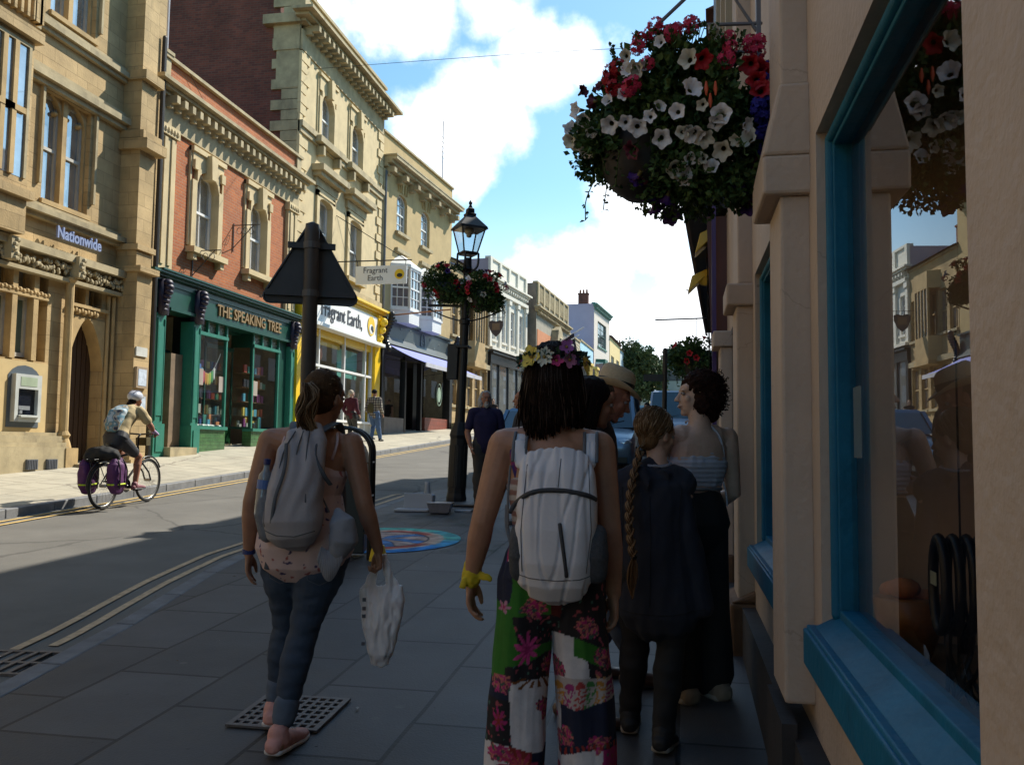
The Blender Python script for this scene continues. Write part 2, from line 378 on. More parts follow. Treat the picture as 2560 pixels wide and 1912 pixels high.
# painted lines
def line(name, k, off, w, z0, y0, y1):
    mb = MB(); y = y0; vs = []
    ys = [y0 + (y1-y0)*i/60 for i in range(61)]
    for y in ys: x = k(y)+off; j = .006*noise.noise(V((y*3, off, 0))); vs += [(x+j, y, z0+SLOPE*y), (x+w+j, y, z0+SLOPE*y)]
    mb.add(vs, [(2*i, 2*i+1, 2*i+3, 2*i+2) for i in range(60)])
    return mb
mb = line('l', kR, -.33, .07, -1.604, 5.25, 15.0); m2 = line('l', kR, -.52, .07, -1.597, 5.1, 15.0); mb.add(m2.v, m2.f)
o = mb.build('near_road_lines', YLINE, fixn=False); o['kind'] = 'structure'
mb = line('l', kL, .14, .07, -1.509+.004, 2, 60); m2 = line('l', kL, .36, .07, -1.509+.002, 2, 60); mb.add(m2.v, m2.f)
o = mb.build('far_road_lines', mat('pale_yellow_paint', (.60, .42, .16), .8, .3, 10), fixn=False); o['kind'] = 'structure'

# ------------------------------------------------------------------ building helper: local x along the street, y into the building, z up
STONE = mat('ham_stone', (.48, .345, .175), .9, .30, 1.2, .7, 30, kind='brick', col2=(.38, .27, .13), sc=(.62, .27, .006), mort=(.30, .21, .10), dirt=.30)
STONE2 = mat('ham_stone_dressed', (.46, .325, .155), .9, .25, 2.0, .4, 40, dirt=.45)
LIME = mat('limestone', (.58, .465, .27), .9, .15, 2., .3, 50, dirt=.25)
LIMED = mat('limestone_weathered', (.40, .33, .20), .9, .28, 2.5, .4, 50, dirt=.6)
BRICK = mat('orange_brick', (.44, .130, .038), .9, .15, 3, .4, 60, kind='brick', col2=(.33, .095, .035), sc=(.225, .075, .008), mort=(.34, .20, .12), dirt=.25)
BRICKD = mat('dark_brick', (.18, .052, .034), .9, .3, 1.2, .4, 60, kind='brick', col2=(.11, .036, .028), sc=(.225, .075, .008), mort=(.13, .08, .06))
GREEN = mat('green_paint', (.009, .062, .042), .35, .12, 5, .05, 30)
GREENL = mat('light_green_paint', (.03, .19, .135), .4, .12, 5, .05, 30)
GREEND = mat('deep_green_paint', (.008, .05, .035), .4, .1, 5)
GTILE = mat('green_tile', (.07, .17, .06), .15, .25, 5, .3, 30, kind='brick', col2=(.05, .13, .05), sc=(.23, .09, .006), mort=(.04, .08, .03))
PURP = mat('purple_paint', (.018, .012, .035), .5, .15, 8)
GOLD = mat('faded_gold_letters', (.26, .17, .07), .5, .3, 20)
YEL = mat('yellow_paint_gloss', (.86, .56, .02), .35, .08, 3)
WHITE = mat('white_paint', (.78, .78, .76), .45, .06, 4)
SIGNW = mat('sign_white', (.82, .82, .80), .4, .03, 2)
BLACK = mat('black_paint', (.012, .012, .014), .35, .2, 6)
IRON = mat('wrought_iron', (.012, .012, .013), .5, .2, 10)
SLATE = mat('slate', (.07, .065, .065), .6, .25, 3, .4, 20)
ROOFT = mat('clay_roof_tile', (.16, .07, .045), .85, .3, 3, .5, 20, kind='brick', col2=(.12, .055, .04), sc=(.2, .16, .01), mort=(.06, .03, .02))
LEAD = mat('lead_flashing', (.12, .13, .15), .5, .2, 4)
DOORW = mat('dark_oak', (.055, .028, .014), .6, .3, 4, .5, 30, stretch=(8, 8, .8))
PANE = mat('window_pane', (.42, .45, .48), .03, .25, 2, spec=1.0, metal=.7)
SHOPG = glass_mat('shop_glass', (.86, .9, .88), .0, .02)
INT = mat('shop_interior', (.16, .12, .09), .9, .2, 2)
INTD = mat('dark_interior', (.03, .027, .025), .9, .2, 2)
STEELG = mat('grey_steel', (.42, .44, .46), .35, .05, 4, metal=.6)
PALEST = mat('pale_render', (.72, .70, .64), .85, .08, 2, dirt=.12)

class Bld:
    def __init__(s, name, label, cat, x0, y0, zb, x1=None, y1=None, group='buildings along the far side of the street'):
        s.x0, s.y0, s.zb = x0, y0, zb
        ang = PI/2 if x1 is None else math.atan2(y1-y0, x1-x0)
        s.root = thing(name, label, cat, (x0, y0, zb), ang, group)
        s.u0 = y0 if x1 is None else 0.
    def mb(s):                                        # builder whose input is (u, y, absolute z)
        b = MB(); b.T = Matrix.Translation((-s.u0, 0, -s.zb)); return b
def wall(mb, u0, u1, z0, z1, holes=(), th=.28, y=0.):
    us = sorted({u0, u1, *[h[0] for h in holes], *[h[1] for h in holes]}); zs = sorted({z0, z1, *[h[2] for h in holes], *[h[3] for h in holes]})
    for a, b in zip(us, us[1:]):
        for c, d in zip(zs, zs[1:]):
            m, n = (a+b)/2, (c+d)/2
            if any(h[0] < m < h[1] and h[2] < n < h[3] for h in holes): continue
            mb.add([(a, y, c), (b, y, c), (b, y, d), (a, y, d)], [(0, 1, 2, 3)])
    for a, b, c, d in holes:
        t = y+th
        mb.add([(a, y, c), (a, t, c), (a, t, d), (a, y, d)], [(0, 1, 2, 3)]); mb.add([(b, y, c), (b, y, d), (b, t, d), (b, t, c)], [(0, 1, 2, 3)])
        mb.add([(a, y, c), (b, y, c), (b, t, c), (a, t, c)], [(0, 1, 2, 3)]); mb.add([(a, y, d), (a, t, d), (b, t, d), (b, y, d)], [(0, 1, 2, 3)])
def shell(mb, u0, u1, z0, z1, depth, y=0., roof=None, parapet=0.):
    # sides, back and top of the block behind the front wall
    t = z1-parapet
    mb.add([(u0, y, z0), (u0, depth, z0), (u0, depth, z1), (u0, y, z1)], [(0, 3, 2, 1)]); mb.add([(u1, y, z0), (u1, depth, z0), (u1, depth, z1), (u1, y, z1)], [(0, 1, 2, 3)])
    mb.add([(u0, depth, z0), (u1, depth, z0), (u1, depth, z1), (u0, depth, z1)], [(0, 1, 2, 3)])
    mb.add([(u0, y, t), (u1, y, t), (u1, depth, t), (u0, depth, t)], [(0, 1, 2, 3)])
def archtop(mb, u0, u1, zt, rise, y0, y1, point=0., n=10):
    # fills the two corners above an arch whose crown touches zt
    c = (u0+u1)/2; h = (u1-u0)/2
    def za(u):
        t = abs(u-c)/h; z = zt-rise+rise*math.sqrt(max(0, 1-t*t))
        if point: z = zt-rise+rise*max(0, 1-t**1.6)**.75
        return z
    for i in range(n):
        a = u0+(u1-u0)*i/n; b = u0+(u1-u0)*(i+1)/n; za_, zb_ = za(a), za(b)
        mb.prism([(a, za_), (b, zb_), (b, zt+.001), (a, zt+.001)], y0, y1, lambda p, q, d: (p, d, q))
def sash(B, u0, u1, z0, z1, y=.14, nx=1, nz=2, m=None, arch=0., fr=.055, pane=None, bar=.022, name='window'):
    m = m or WHITE; mb = B.mb()
    for a, b in ((u0, u0+fr), (u1-fr, u1)): mb.box(a, b, y, y+.07, z0, z1)
    mb.box(u0+fr, u1-fr, y, y+.07, z0, z0+fr*1.3); mb.box(u0+fr, u1-fr, y, y+.07, z1-fr, z1)
    zm = (z0+z1)/2
    if nz >= 2: mb.box(u0+fr, u1-fr, y-.01, y+.06, zm-.03, zm+.03)
    for i in range(1, nx): q = u0+(u1-u0)*i/nx; mb.box(q-bar/2, q+bar/2, y+.01, y+.05, z0+fr*1.3, z1-fr)
    for i in range(1, nz):
        if abs(i/nz-.5) > .01: q = z0+(z1-z0)*i/nz; mb.box(u0+fr, u1-fr, y+.012, y+.048, q-bar/2, q+bar/2)
    if arch: archtop(mb, u0, u1, z1+.001, arch, y-.002, y+.072)
    f = mb.build(name, m, B.root)
    mb = B.mb(); mb.add([(u0+.02, y+.045, z0+.02), (u1-.02, y+.045, z0+.02), (u1-.02, y+.045, z1-.02), (u0+.02, y+.045, z1-.02)], [(0, 1, 2, 3)])
    mb.build('pane', pane or PANE, f, fixn=False); return f
def cornice(mb, u0, u1, z, h, p, ret=.0, steps=3):
    for i in range(steps):
        a = i/steps; mb.box(u0-p*(i+1)/steps*(1 if ret else 0), u1+p*(i+1)/steps*(1 if ret else 0), -p*(i+1)/steps, .05, z+h*a, z+h*(i+1)/steps+.0005*i)
def modil(mb, u0, u1, z, h, p, step=.4, w=.16):
    n = int((u1-u0)/step)
    for i in range(n+1): q = u0+(u1-u0)*i/n; mb.box(q-w/2, q+w/2, -p, .04, z, z+h); mb.box(q-w/2, q+w/2, -p*.5, .04, z-h*.5, z-.001)
def raised_text(B, body, size, u, z, y, m, name='lettering', sx=1., bold=0., ext=.02, shear=0.):
    t = text_mb(body, size, Matrix.Translation((u-B.u0, y, z-B.zb)) @ Matrix.Rotation(PI/2, 4, 'X'), ext=ext, bold=bold, sx=sx, shear=shear)
    return t.build(name, m, B.root)
def interior(B, u0, u1, z0, z1, y0, d, m=None, name='shop_room'):
    mb = B.mb(); a, b, c, e = u0, u1, z0, z1
    mb.quad((a, y0+d, c), (b, y0+d, c), (b, y0+d, e), (a, y0+d, e)); mb.quad((a, y0, c), (a, y0+d, c), (a, y0+d, e), (a, y0, e)); mb.quad((b, y0, c), (b, y0+d, c), (b, y0+d, e), (b, y0, e))
    mb.quad((a, y0, c), (b, y0, c), (b, y0+d, c), (a, y0+d, c)); mb.quad((a, y0, e), (b, y0, e), (b, y0+d, e), (a, y0+d, e))
    return mb.build(name, m or INT, B.root)
def glass(B, u0, u1, z0, z1, y, name='shop_pane', parent=None):
    mb = B.mb(); mb.quad((u0, y, z0), (u1, y, z0), (u1, y, z1), (u0, y, z1)); return mb.build(name, SHOPG, parent or B.root, fixn=False)

# ------------------------------------------------------------------ 1: gothic stone bank
def bank():
    B = Bld('stone_bank', 'golden stone gothic bank with mullioned windows, carved frieze and cash machine, leftmost building', 'bank', -11.5, 7., -1.0)
    w = B.mb()
    holes = [(13.94, 15.22, 4.42, 6.5), (13.94, 15.22, 7.98, 10.3), (12.88, 14.26, 1.45, 3.12), (14.86, 15.9, -.9, 2.42), (14.9, 15.8, 2.66, 3.16)]
    wall(w, 7, 17.38, -1.6, 11.6, holes, th=.42); shell(w, 7, 17.38, -1.6, 11.6, 9)
    w.build('wall', STONE, B.root)
    t = B.mb()
    for z, h, p in ((7.62, .22, .16), (6.62, .26, .2), (4.12, .2, .22)): 
        t.box(13.2, 16.2, -p, .02, z, z+h*.5); t.box(13.2, 16.2, -p*.55, .02, z-h*.4, z-.001); t.box(13.2, 16.2, -p*.4, .02, z+h*.5+.001, z+h)
    t.box(13.32, 13.5, -.2, .02, 7.4, 8.3); t.box(13.2, 13.5, -.2, .02, 8.3, 8.5)
    t.box(7, 16.2, -.26, .02, 3.38, 3.52); t.box(7, 16.2, -.18, .02, 3.0, 3.07)
    for z0, z1, p in ((-1.6, -.1, .32), (-.1, -.02, .26), (-.02, .1, .2), (.1, .16, .12)): t.box(7, 14.62, -p, .02, z0+.001, z1)
    # hood moulds over the windows
    for a, b, z0, z1 in ((13.86, 15.3, 4.4, 6.56), (13.86, 15.3, 7.9, 10.4)):
        t.box(a-.06, b+.06, -.07, .02, z1, z1+.08); t.box(a-.06, a+.0, -.07, .02, z0+.3, z1); t.box(b, b+.06, -.07, .02, z0+.3, z1)
    t.build('string_course', LIMED, B.root)
    # window tracery: mullions, cusped heads
    for z0, z1, lights in ((4.42, 6.5, ((13.98, 14.5), (14.62, 15.18))), (7.98, 10.3, ((13.98, 14.5), (14.62, 15.18)))):
        m = B.mb(); m.box(14.5, 14.62, .06, .36, z0, z1); m.box(13.94, 13.98, .1, .36, z0, z1); m.box(15.18, 15.22, .1, .36, z0, z1)
        for a, b in lights: archtop(m, a, b, z1, .34, .1, .34, point=1)
        for a, b in lights:
            m.ell((a+.1, .2, z1-.3), (.06, .1, .05), 8); m.ell((b-.1, .2, z1-.3), (.06, .1, .05), 8)
        m.box(13.9, 15.26, -.06, .3, z0-.07, z0+.02)
        m.build('mullion', STONE2, B.root)
        for a, b in lights: sash(B, a, b, z0+.02, z1, .17, 1, 2, m=mat('grey_frames', (.45, .43, .38), .5), fr=.06)
    # ground floor lights with carved transom
    m = B.mb()
    for a in (12.84, 13.34, 13.36+.5): m.box(a, a+.12, -.04, .34, 1.45, 3.12)
    for a, b in ((12.96, 13.34), (13.46, 13.86)): archtop(m, a, b, 3.12, .3, .05, .32)
    for i in range(16): m.ell((12.9+i*.088, -.02, 2.66+.02*(i % 2)), (.045, .06, .05), 6)
    m.box(12.8, 14.26, -.05, .3, 2.58, 2.63)
    m.build('carved_transom', STONE2, B.root)
    for a, b in ((12.96, 13.34), (13.46, 13.86)):
        sash(B, a, b, 1.5, 2.58, .1, 1, 1, m=mat('grey_frames', (.45, .43, .38), .5), pane=mat('frosted_green_pane', (.10, .14, .11), .25, .1, 3)); sash(B, a, b, 2.66, 3.1, .12, 1, 1, m=STONE2)
    m = B.mb()                                        # carved frieze and corbels
    rnd = random.Random(3)
    for i in range(140):
        u = 12.6+i*.026; m.ell((u, -.14-rnd.random()*.04, 3.12+.2*rnd.random()), (.035, .035, .035+.02*rnd.random()), 6)
    for u in (13.0, 14.72):
        m.box(u-.09, u+.09, -.34, .0, 3.1, 3.5)
        for k in range(5): m.ell((u+.04*math.sin(k*2.), -.34, 3.12+k*.08), (.06, .05, .05), 6)
    m.build('carved_frieze', LIMED, B.root)
    for u in (12.62, 14.72):                             # engaged shafts
        m = B.mb(); m.lathe([(.15, -1.5), (.15, -.1), (.13, -.02), (.1, .06), (.13, .12), (.085, .2), (.078, 3.0), (.12, 3.06), (.12, 3.1)], (u-.04, -.13, 0), 12); m.box(u-.2, u+.13, -.34, .02, -1.5, -.12)
        m.build('column_shaft', STONE2, B.root, smooth=False)
    # doorway
    m = B.mb(); archtop(m, 14.86, 15.9, 2.43, 1.0, -.02, .30, point=1, n=16)
    for k in range(2):                                # moulded orders beside the door
        m.tube([(15.97+k*.13, -.03-.03*k, -.5), (15.97+k*.13, -.03-.03*k, 2.95)], .04, 8)
    for i in range(9): m.ell((14.86+i*.09, -.05, 2.52+.03*(i % 2)), (.05, .05, .06), 6)
    m.box(14.8, 15.9, -.1, .3, 2.6, 2.66); m.box(15.3, 15.4, 0, .34, 2.66, 3.16)
    m.build('door_arch', STONE2, B.root)
    d = B.mb(); d.box(14.86, 15.9, .28, .34, -1, 2.42)
    for i in range(7): d.box(14.88+i*.145, 15.0+i*.145, .25, .28, -.7, 2.3)
    d = d.build('door', DOORW, B.root)
    h = B.mb(); h.tube([(14.95, .3, .55), (14.95, .26, .55), (15.0, .25, .5), (14.95, .26, .44)], .012, 6); h.build('handle', IRON, d)
    s = B.mb(); s.box(14.75, 15.7, -.5, .35, -1., -.42); s.build('doorstep', LIMED, B.root)
    for a, b in ((14.92, 15.28), (15.42, 15.78)): sash(B, a, b, 2.67, 3.14, .16, 1, 1, m=STONE2)
    # buttress
    b = B.mb()
    b.box(16.2, 16.72, -.5, .02, -1.6, 3.6); b.box(16.14, 16.78, -.58, .02, -1.6, -.35); b.box(16.72, 17.38, -.16, .02, -1.6, 11.6)
    b.prism([(16.2, 3.6), (16.72, 3.6), (16.72, 3.95), (16.2, 3.95)], -.46, .02, lambda p, q, d_: (p, d_, q)); b.box(16.2, 16.72, -.44, .02, 3.95, 6.25)
    b.box(16.12, 16.8, -.62, .02, 3.52, 3.64); b.box(16.14, 16.78, -.52, .02, 3.98, 4.1); b.box(16.2, 16.72, -.42, .02, 6.25, 11.6)
    b.box(16.1, 16.82, -.66, .02, 6.1, 6.32); b.box(16.13, 16.79, -.55, .02, 6.34, 6.5); b.box(16.14, 16.8, -.55, .02, 7.6, 7.8)
    b.build('buttress', STONE, B.root)
    p = B.mb(); p.tube([(17.22, -.24, -1.), (17.22, -.24, 3.5), (17.22, -.24, 9.)], .055, 8); p.build('downpipe', IRON, B.root)
    # left bay (partly in frame)
    b = B.mb(); b.box(9.6, 13.12, -.4, .02, 3.55, 7.3); b.box(9.5, 13.2, -.5, .02, 4.15, 4.3); b.box(9.5, 13.22, -.52, .02, 6.95, 7.15)
    for k in range(8): b.box(12.05+k*.15, 12.11+k*.15, -.5, -.3, 7.3, 8.3)
    b.box(9.5, 13.2, -.5, -.28, 8.3, 8.45); b.box(12.98, 13.2, -.5, -.28, 7.3, 8.3)
    b.build('bay', STONE, B.root)
    b = B.mb()
    for a, c in ((12.3, 12.95),): 
        b.box(a-.1, a-.04, -.44, -.38, 4.5, 6.8); b.box(c+.02, c+.08, -.44, -.38, 4.5, 6.8); b.box(a-.1, c+.08, -.44, -.38, 6.8, 6.86)
    b.build('bay_surround', LIMED, B.root)
    for u in (12.42, 12.68): 
        b = B.mb(); b.box(u-.05, u+.05, -.45, -.38, 4.5, 6.8); b.box(u-.22, u+.26, -.46, -.38, 5.6, 5.7); b.build('bay_mullion', STONE2, B.root)
    b = B.mb(); b.quad((12.26, -.405, 4.5), (12.97, -.405, 4.5), (12.97, -.405, 6.8), (12.26, -.405, 6.8)); b.build('bay_pane', PANE, B.root, fixn=False)
    raised_text(B, 'Nationwide', .31, 14.78, 3.86, -.2, mat('blue_grey_letters', (.25, .30, .48), .4, .05), 'lettering', sx=.86, bold=.008, ext=.02)
    # vents
    for u in (13.52, 14.02):
        v = B.mb(); v.box(u, u+.26, -.36, -.3, -.5, -.32)
        for k in range(6): v.box(u+.02+k*.04, u+.035+k*.04, -.372, -.36, -.49, -.33)
        v.build('air_vent', LEAD, B.root)
    # cash machine
    a = B.mb(); a.prism([(13.34, .24), (14.12, .24), (14.12, 1.16), (14.02, 1.26), (13.9, 1.32), (13.73, 1.345), (13.56, 1.32), (13.44, 1.26), (13.34, 1.16)], -.04, .02, lambda p, q, d_: (p, d_, q))
    panel = B.mb(); panel.box(13.0, 14.32, -.03, .02, .16, 1.42); panel.build('smooth_panel', mat('smooth_stone', (.55, .41, .20), .85, .1, 3), B.root)
    a = a.build('cash_machine', mat('cash_machine_grey', (.09, .11, .13), .4, .1), B.root)
    f = B.mb(); f.box(13.42, 13.5, -.13, -.041, .34, 1.18); f.box(13.98, 14.06, -.13, -.041, .34, 1.18); f.box(13.5, 13.98, -.13, -.041, .92, 1.18); f.box(13.5, 13.98, -.15, -.041, .34, .46)
    f.box(13.5, 13.98, -.2, -.1, .42, .45); f.build('surround', mat('pale_grey_plastic', (.5, .52, .5), .4), a)
    f = B.mb(); f.box(13.54, 13.94, -.136, -.131, .97, 1.13); f.build('display_panel', mat('pale_green_panel', (.35, .42, .30), .4), a)
    f = B.mb(); f.box(13.5, 13.98, -.06, -.045, .46, .92); f.build('screen', mat('dark_screen', (.01, .012, .02), .1), a)
    f = B.mb(); f.box(13.54, 13.8, -.12, -.062, .55, .62); f.box(13.56, 13.62, -.12, -.062, .48, .54); f.build('keypad', STEELG, a)
    for nm, z0, z1, mm in (('name_plate', 1.78, 1.97, 'w'), ('notice_case', 1.12, 1.56, 'c'), ('notice_case', .56, 1.0, 'c')):
        f = B.mb(); f.box(16.24, 16.62, -.53-(.03 if mm == 'c' else 0), -.505, z0, z1)
        if mm == 'w': f.build(nm, mat('plate_white', (.6, .6, .55), .5), B.root)
        else:
            c = f.build(nm, mat('case_frame', (.35, .26, .17), .5), B.root)
            f = B.mb(); f.box(16.29, 16.57, -.566, -.561, z0+.05, z1-.05); f.build('notice', mat('poster_paper', (.55, .62, .72), .5, .3, 9), c)
bank()

# ------------------------------------------------------------------ 2: red brick shop with green front
def brickshop():
    B = Bld('brick_bookshop', 'two storey orange brick building with dark green shopfront reading THE SPEAKING TREE', 'shop', -11.5, 17.4, -.4)
    w = B.mb(); oa = [(19.02, 20.05), (21.72, 22.72)]
    wall(w, 17.4, 24.74, 3.2, 7.2, [(a, b, 4.66, 6.62) for a, b in oa], th=.25); shell(w, 17.4, 24.74, 3.2, 7.2, 9)
    w.box(17.7, 24.6, -.04, .25, 8.12, 8.72)
    w.build('wall', BRICK, B.root)
    t = B.mb()
    t.box(17.4, 24.76, -.06, .02, 7.18, 7.66); cornice(t, 17.42, 24.74, 7.86, .26, .42, ret=1); modil(t, 17.7, 24.6, 7.68, .17, .34, .32, .13)
    t.box(17.3, 24.85, -.14, .3, 8.72, 8.8); t.box(17.38, 17.72, -.1, .3, 8.12, 8.7); t.box(24.5, 24.78, -.1, .3, 8.12, 8.7); t.box(17.34, 17.76, -.16, .34, 8.801, 8.88)
    t.build('cornice', LIMED, B.root)
    for a, b in ((17.46, 18.06), (24.0, 24.62)):
        t = B.mb()
        t.box(a, b, -.1, .02, 3.8, 6.95); t.box(a+.1, a+.22, -.13, -.099, 4.0, 6.9); t.box(b-.22, b-.1, -.13, -.099, 4.0, 6.9); t.box(a-.05, b+.05, -.16, .02, 6.95, 7.18)
        for k in range(5): t.ell((a+.06+k*.12, -.16, 7.06), (.05, .04, .07), 6)
        t.build('pilaster', LIME, B.root)
    for a, b in oa:
        s = B.mb(); h = (a+b)/2
        for q, r in ((a-.2, a+.004), (b-.004, b+.2)): s.box(q, r, -.09, .129, 4.662, 6.3)
        s.box(a-.26, a-.2, -.05, .02, 4.7, 7.1); s.box(b+.2, b+.26, -.05, .02, 4.7, 7.1)
        s.box(a-.26, b+.26, -.13, .02, 6.98, 7.1); s.box(a-.2, b+.2, -.08, .02, 6.62, 6.98)
        archtop(s, a, b, 6.625, .4, -.09, .24)
        s.box(a-.2, a-.02, -.14, -.079, 6.55, 6.78); s.box(b+.02, b+.2, -.14, -.079, 6.55, 6.78)
        s.prism([(h-.1, 6.45), (h+.1, 6.45), (h+.15, 7.04), (h-.15, 7.04)], -.24, .02, lambda p, q_, d: (p, d, q_))
        s.box(a-.28, b+.28, -.24, .2, 4.52, 4.66); s.box(a-.2, a-.04, -.17, .02, 4.36, 4.52); s.box(b+.04, b+.2, -.17, .02, 4.36, 4.52)
        s.build('window_surround', LIME, B.root, bevel=.01)
        sash(B, a, b, 4.66, 6.62, .13, 2, 2, arch=.4)
    # rooflights behind the parapet
    for u in (18.7, 20.9):
        r = B.mb(); r.box(u, u+.9, .6, 1.6, 8.6, 9.15); r.build('rooflight', mat('blue_glass_roof', (.02, .04, .10), .1), B.root)
    p = B.mb(); p.tube([(18.2, .35, 8.6), (18.2, .35, 13.6)], .035, 8); p.build('flagpole', mat('pole_grey', (.5, .5, .55), .4), B.root)
    # shopfront
    f = B.mb()
    f.box(17.42, 24.9, -.12, .3, 3.0, 3.66); cornice(f, 17.42, 24.88, 3.66, .16, .3, ret=1); f.box(17.4, 24.92, -.34, .06, 3.821, 3.86)
    f.box(18.0, 24.3, -.17, -.119, 3.0, 3.07); f.box(18.0, 24.3, -.15, -.119, 3.55, 3.6); f.box(23.8, 24.3, -.02, .3, -.4, 3.0)
    f.build('fascia', GREEN, B.root)
    raised_text(B, 'THE SPEAKING TREE', .4, 21.85, 3.32, -.14, GOLD, 'lettering', sx=.98, bold=.006)
    for a, b in ((17.5, 17.86), (19.02, 19.34), (24.3, 24.6)):
        q = B.mb(); q.box(a, b, -.14, .2, -.6, 2.88); q.box(a-.03, b+.03, -.19, .2, -.6, .42); q.box(a+.08, b-.08, -.16, -.139, .6, 2.6)
        q.tube([(a+.05, -.15, .5), (a+.05, -.15, 2.75)], .02, 6); q.tube([(b-.05, -.15, .5), (b-.05, -.15, 2.75)], .02, 6); q.box(a+.05, b-.05, -.21, -.19, -.2, .3)
        q.build('shop_pilaster', GREENL, B.root)
        q = B.mb(); c = (a+b)/2                       # carved console
        for z, y_, r in ((3.56, -.26, .12), (3.46, -.30, .11), (3.36, -.29, .10), (3.26, -.25, .09), (3.16, -.23, .085), (3.06, -.21, .08), (2.96, -.19, .075), (2.88, -.17, .07)): q.ell((c, y_, z), (.13, r, r*.8), 10)
        q.box(c-.13, c+.13, -.24, 0, 2.85, 3.64); q.build('console', PURP, B.root, smooth=True)
    q = B.mb(); q.box(18.0, 18.5, .5, .56, -.4, 2.1); q.box(18.0, 19.02, .45, .58, 2.1, 2.2); q.build('side_door', GREEND, B.root)
    q = B.mb(); q.box(17.86, 19.04, .58, .62, -.6, 3.1); q.box(18.5, 18.98, .1, .57, -.5, 2.08); q.build('door_recess', mat('worn_render', (.20, .14, .09), .9, .35, 2), B.root)
    q = B.mb(); q.box(17.9, 19.0, -.35, .5, -.6, -.1); q.box(17.48, 17.9, -.2, .2, -.62, -.59); q.build('doorstep', LIMED, B.root)
    # display windows
    for a, b in ((19.36, 20.8), (22.2, 23.8)):
        q = B.mb(); q.box(a, b, -.06, .2, -.6, .34); q.build('stall_riser', GTILE, B.root)
        q = B.mb(); q.box(a-.02, b+.02, -.12, .2, .34, .42); q.box(a, b, -.08, .02, 2.64, 2.72)
        for u in (a+.03, b-.03): q.box(u-.03, u+.03, -.05, .02, .42, 3.0)
        for k in (1, 2): u = a+(b-a)*k/3; q.box(u-.03, u+.03, -.06, .01, 2.72, 3.0)
        fr = q.build('display_frame', GREENL, B.root)
        q = B.mb(); q.quad((a, .0, .42), (b, .0, .42), (b, .0, 2.64), (a, .0, 2.64)); q.build('pane', SHOPG, fr, fixn=False)
        q = B.mb(); q.quad((a, .005, 2.72), (b, .005, 2.72), (b, .005, 3.0), (a, .005, 3.0)); q.build('leaded_pane', mat('leaded_glass', (.10, .11, .06), .2, .3, 8, kind='brick', col2=(.05, .07, .05), sc=(.12, .09, .006), mort=(.25, .25, .18)), fr)
    q = B.mb(); q.box(20.8, 22.2, .55, .6, -.6, .4); q.build('lobby_riser', mat('dark_green_tile', (.012, .05, .02), .2, .3, 5), B.root)
    q = B.mb(); q.box(20.78, 20.83, -.04, .03, .4, 3.0); q.box(22.17, 22.22, -.04, .03, .4, 3.0); q.box(20.78, 20.83, .55, .6, .4, 3.0); q.box(22.17, 22.22, .55, .6, .4, 3.0); q.box(20.78, 20.83, .03, .55, .4, .46); q.box(22.17, 22.22, .03, .55, .4, .46); q.box(20.78, 20.83, .03, .55, 2.62, 3.0); q.box(22.17, 22.22, .03, .55, 2.62, 3.0); q.box(20.8, 22.2, .52, .6, 2.5, 2.6); q.box(20.8, 22.2, .3, .6, 2.96, 3.02); q.build('lobby_frame', GREEN, B.root)
    glass(B, 20.84, 22.16, .4, 2.5, .56)
    for u in (20.8, 22.19): q = B.mb(); q.quad((u, .03, .46), (u, .55, .46), (u, .55, 2.62), (u, .03, 2.62)); q.build('lobby_pane', SHOPG, B.root, fixn=False)
    q = B.mb(); q.box(20.8, 22.2, .5, .6, -.6, .0); q.build('doorstep', LIMED, B.root)
    interior(B, 19.36, 23.8, -.6, 3.05, .02+.6, 2.2, mat('bookshop_room', (.5, .38, .27), .9, .3, 2))
    for side in (19.38, 23.78):
        q = B.mb(); q.quad((side, .02, -.6), (side, .7, -.6), (side, .7, 3.05), (side, .02, 3.05)); q.build('side_panel', INTD, B.root)
    rnd = random.Random(5)
    bc = [(.5, .08, .05), (.04, .12, .35), (.6, .45, .1), (.5, .5, .45), (.05, .25, .2), (.25, .05, .2), (.02, .02, .03), (.1, .35, .5), (.55, .2, .05)]
    bms = [mat('book_cover_%s' % 'abcdefghi'[i], c, .5, .1) for i, c in enumerate(bc)]
    sh = B.mb(); bk = B.mb()
    for (a, b, y) in ((20.95, 22.1, .72), (22.35, 23.7, .32), (19.5, 20.7, .55)):
        for z in (.75, 1.15, 1.55, 1.95):
            sh.box(a, b, y, y+.25, z, z+.02); u = a+.04
            while u < b-.15:
                wd = rnd.uniform(.08, .17); h = rnd.uniform(.15, .24)
                if rnd.random() < .8: bk.mi = rnd.randrange(9); bk.box(u, u+wd, y-.02, y+.03, z+.021, z+.021+h)
                u += wd+rnd.uniform(.02, .08)
    for i in range(40):
        u = rnd.uniform(19.5, 23.6); 
        if 20.8 < u < 22.2: y = rnd.uniform(.75, .9)
        else: y = rnd.uniform(.15, .5)
        bk.mi = rnd.randrange(9); bk.box(u, u+rnd.uniform(.08, .16), y, y+.04, .44, .44+rnd.uniform(.08, .32))
    sh.build('bookshelf', mat('shelf_wood', (.2, .12, .06), .7), B.root); bk.build('books', bms, B.root)
    q = B.mb()
    for k in range(60): q.ell((rnd.uniform(19.42, 20.75), rnd.uniform(-.02, .15)+.04, .44), (.06, .04, .03), 6)
    q.build('white_fabric', WHITE, B.root, smooth=True)
    for u, z in ((19.5, 1.62), (20.5, 1.5), (22.34, 1.52)):
        q = B.mb(); q.box(u, u+.24, -.012, -.004, z-.2, z+.2)
        s = q.build('window_notice', mat('notice_paper', (.7, .7, .7) if u > 19.6 else (.35, .3, .26), .6), B.root)
    # small paper bunting in the window
    q = B.mb(); pts = [(19.4+1.2*t, .03, 2.28-.55*math.sin(PI*t)**.9) for t in [i/12 for i in range(13)]]; q.tube(pts, .006, 5)
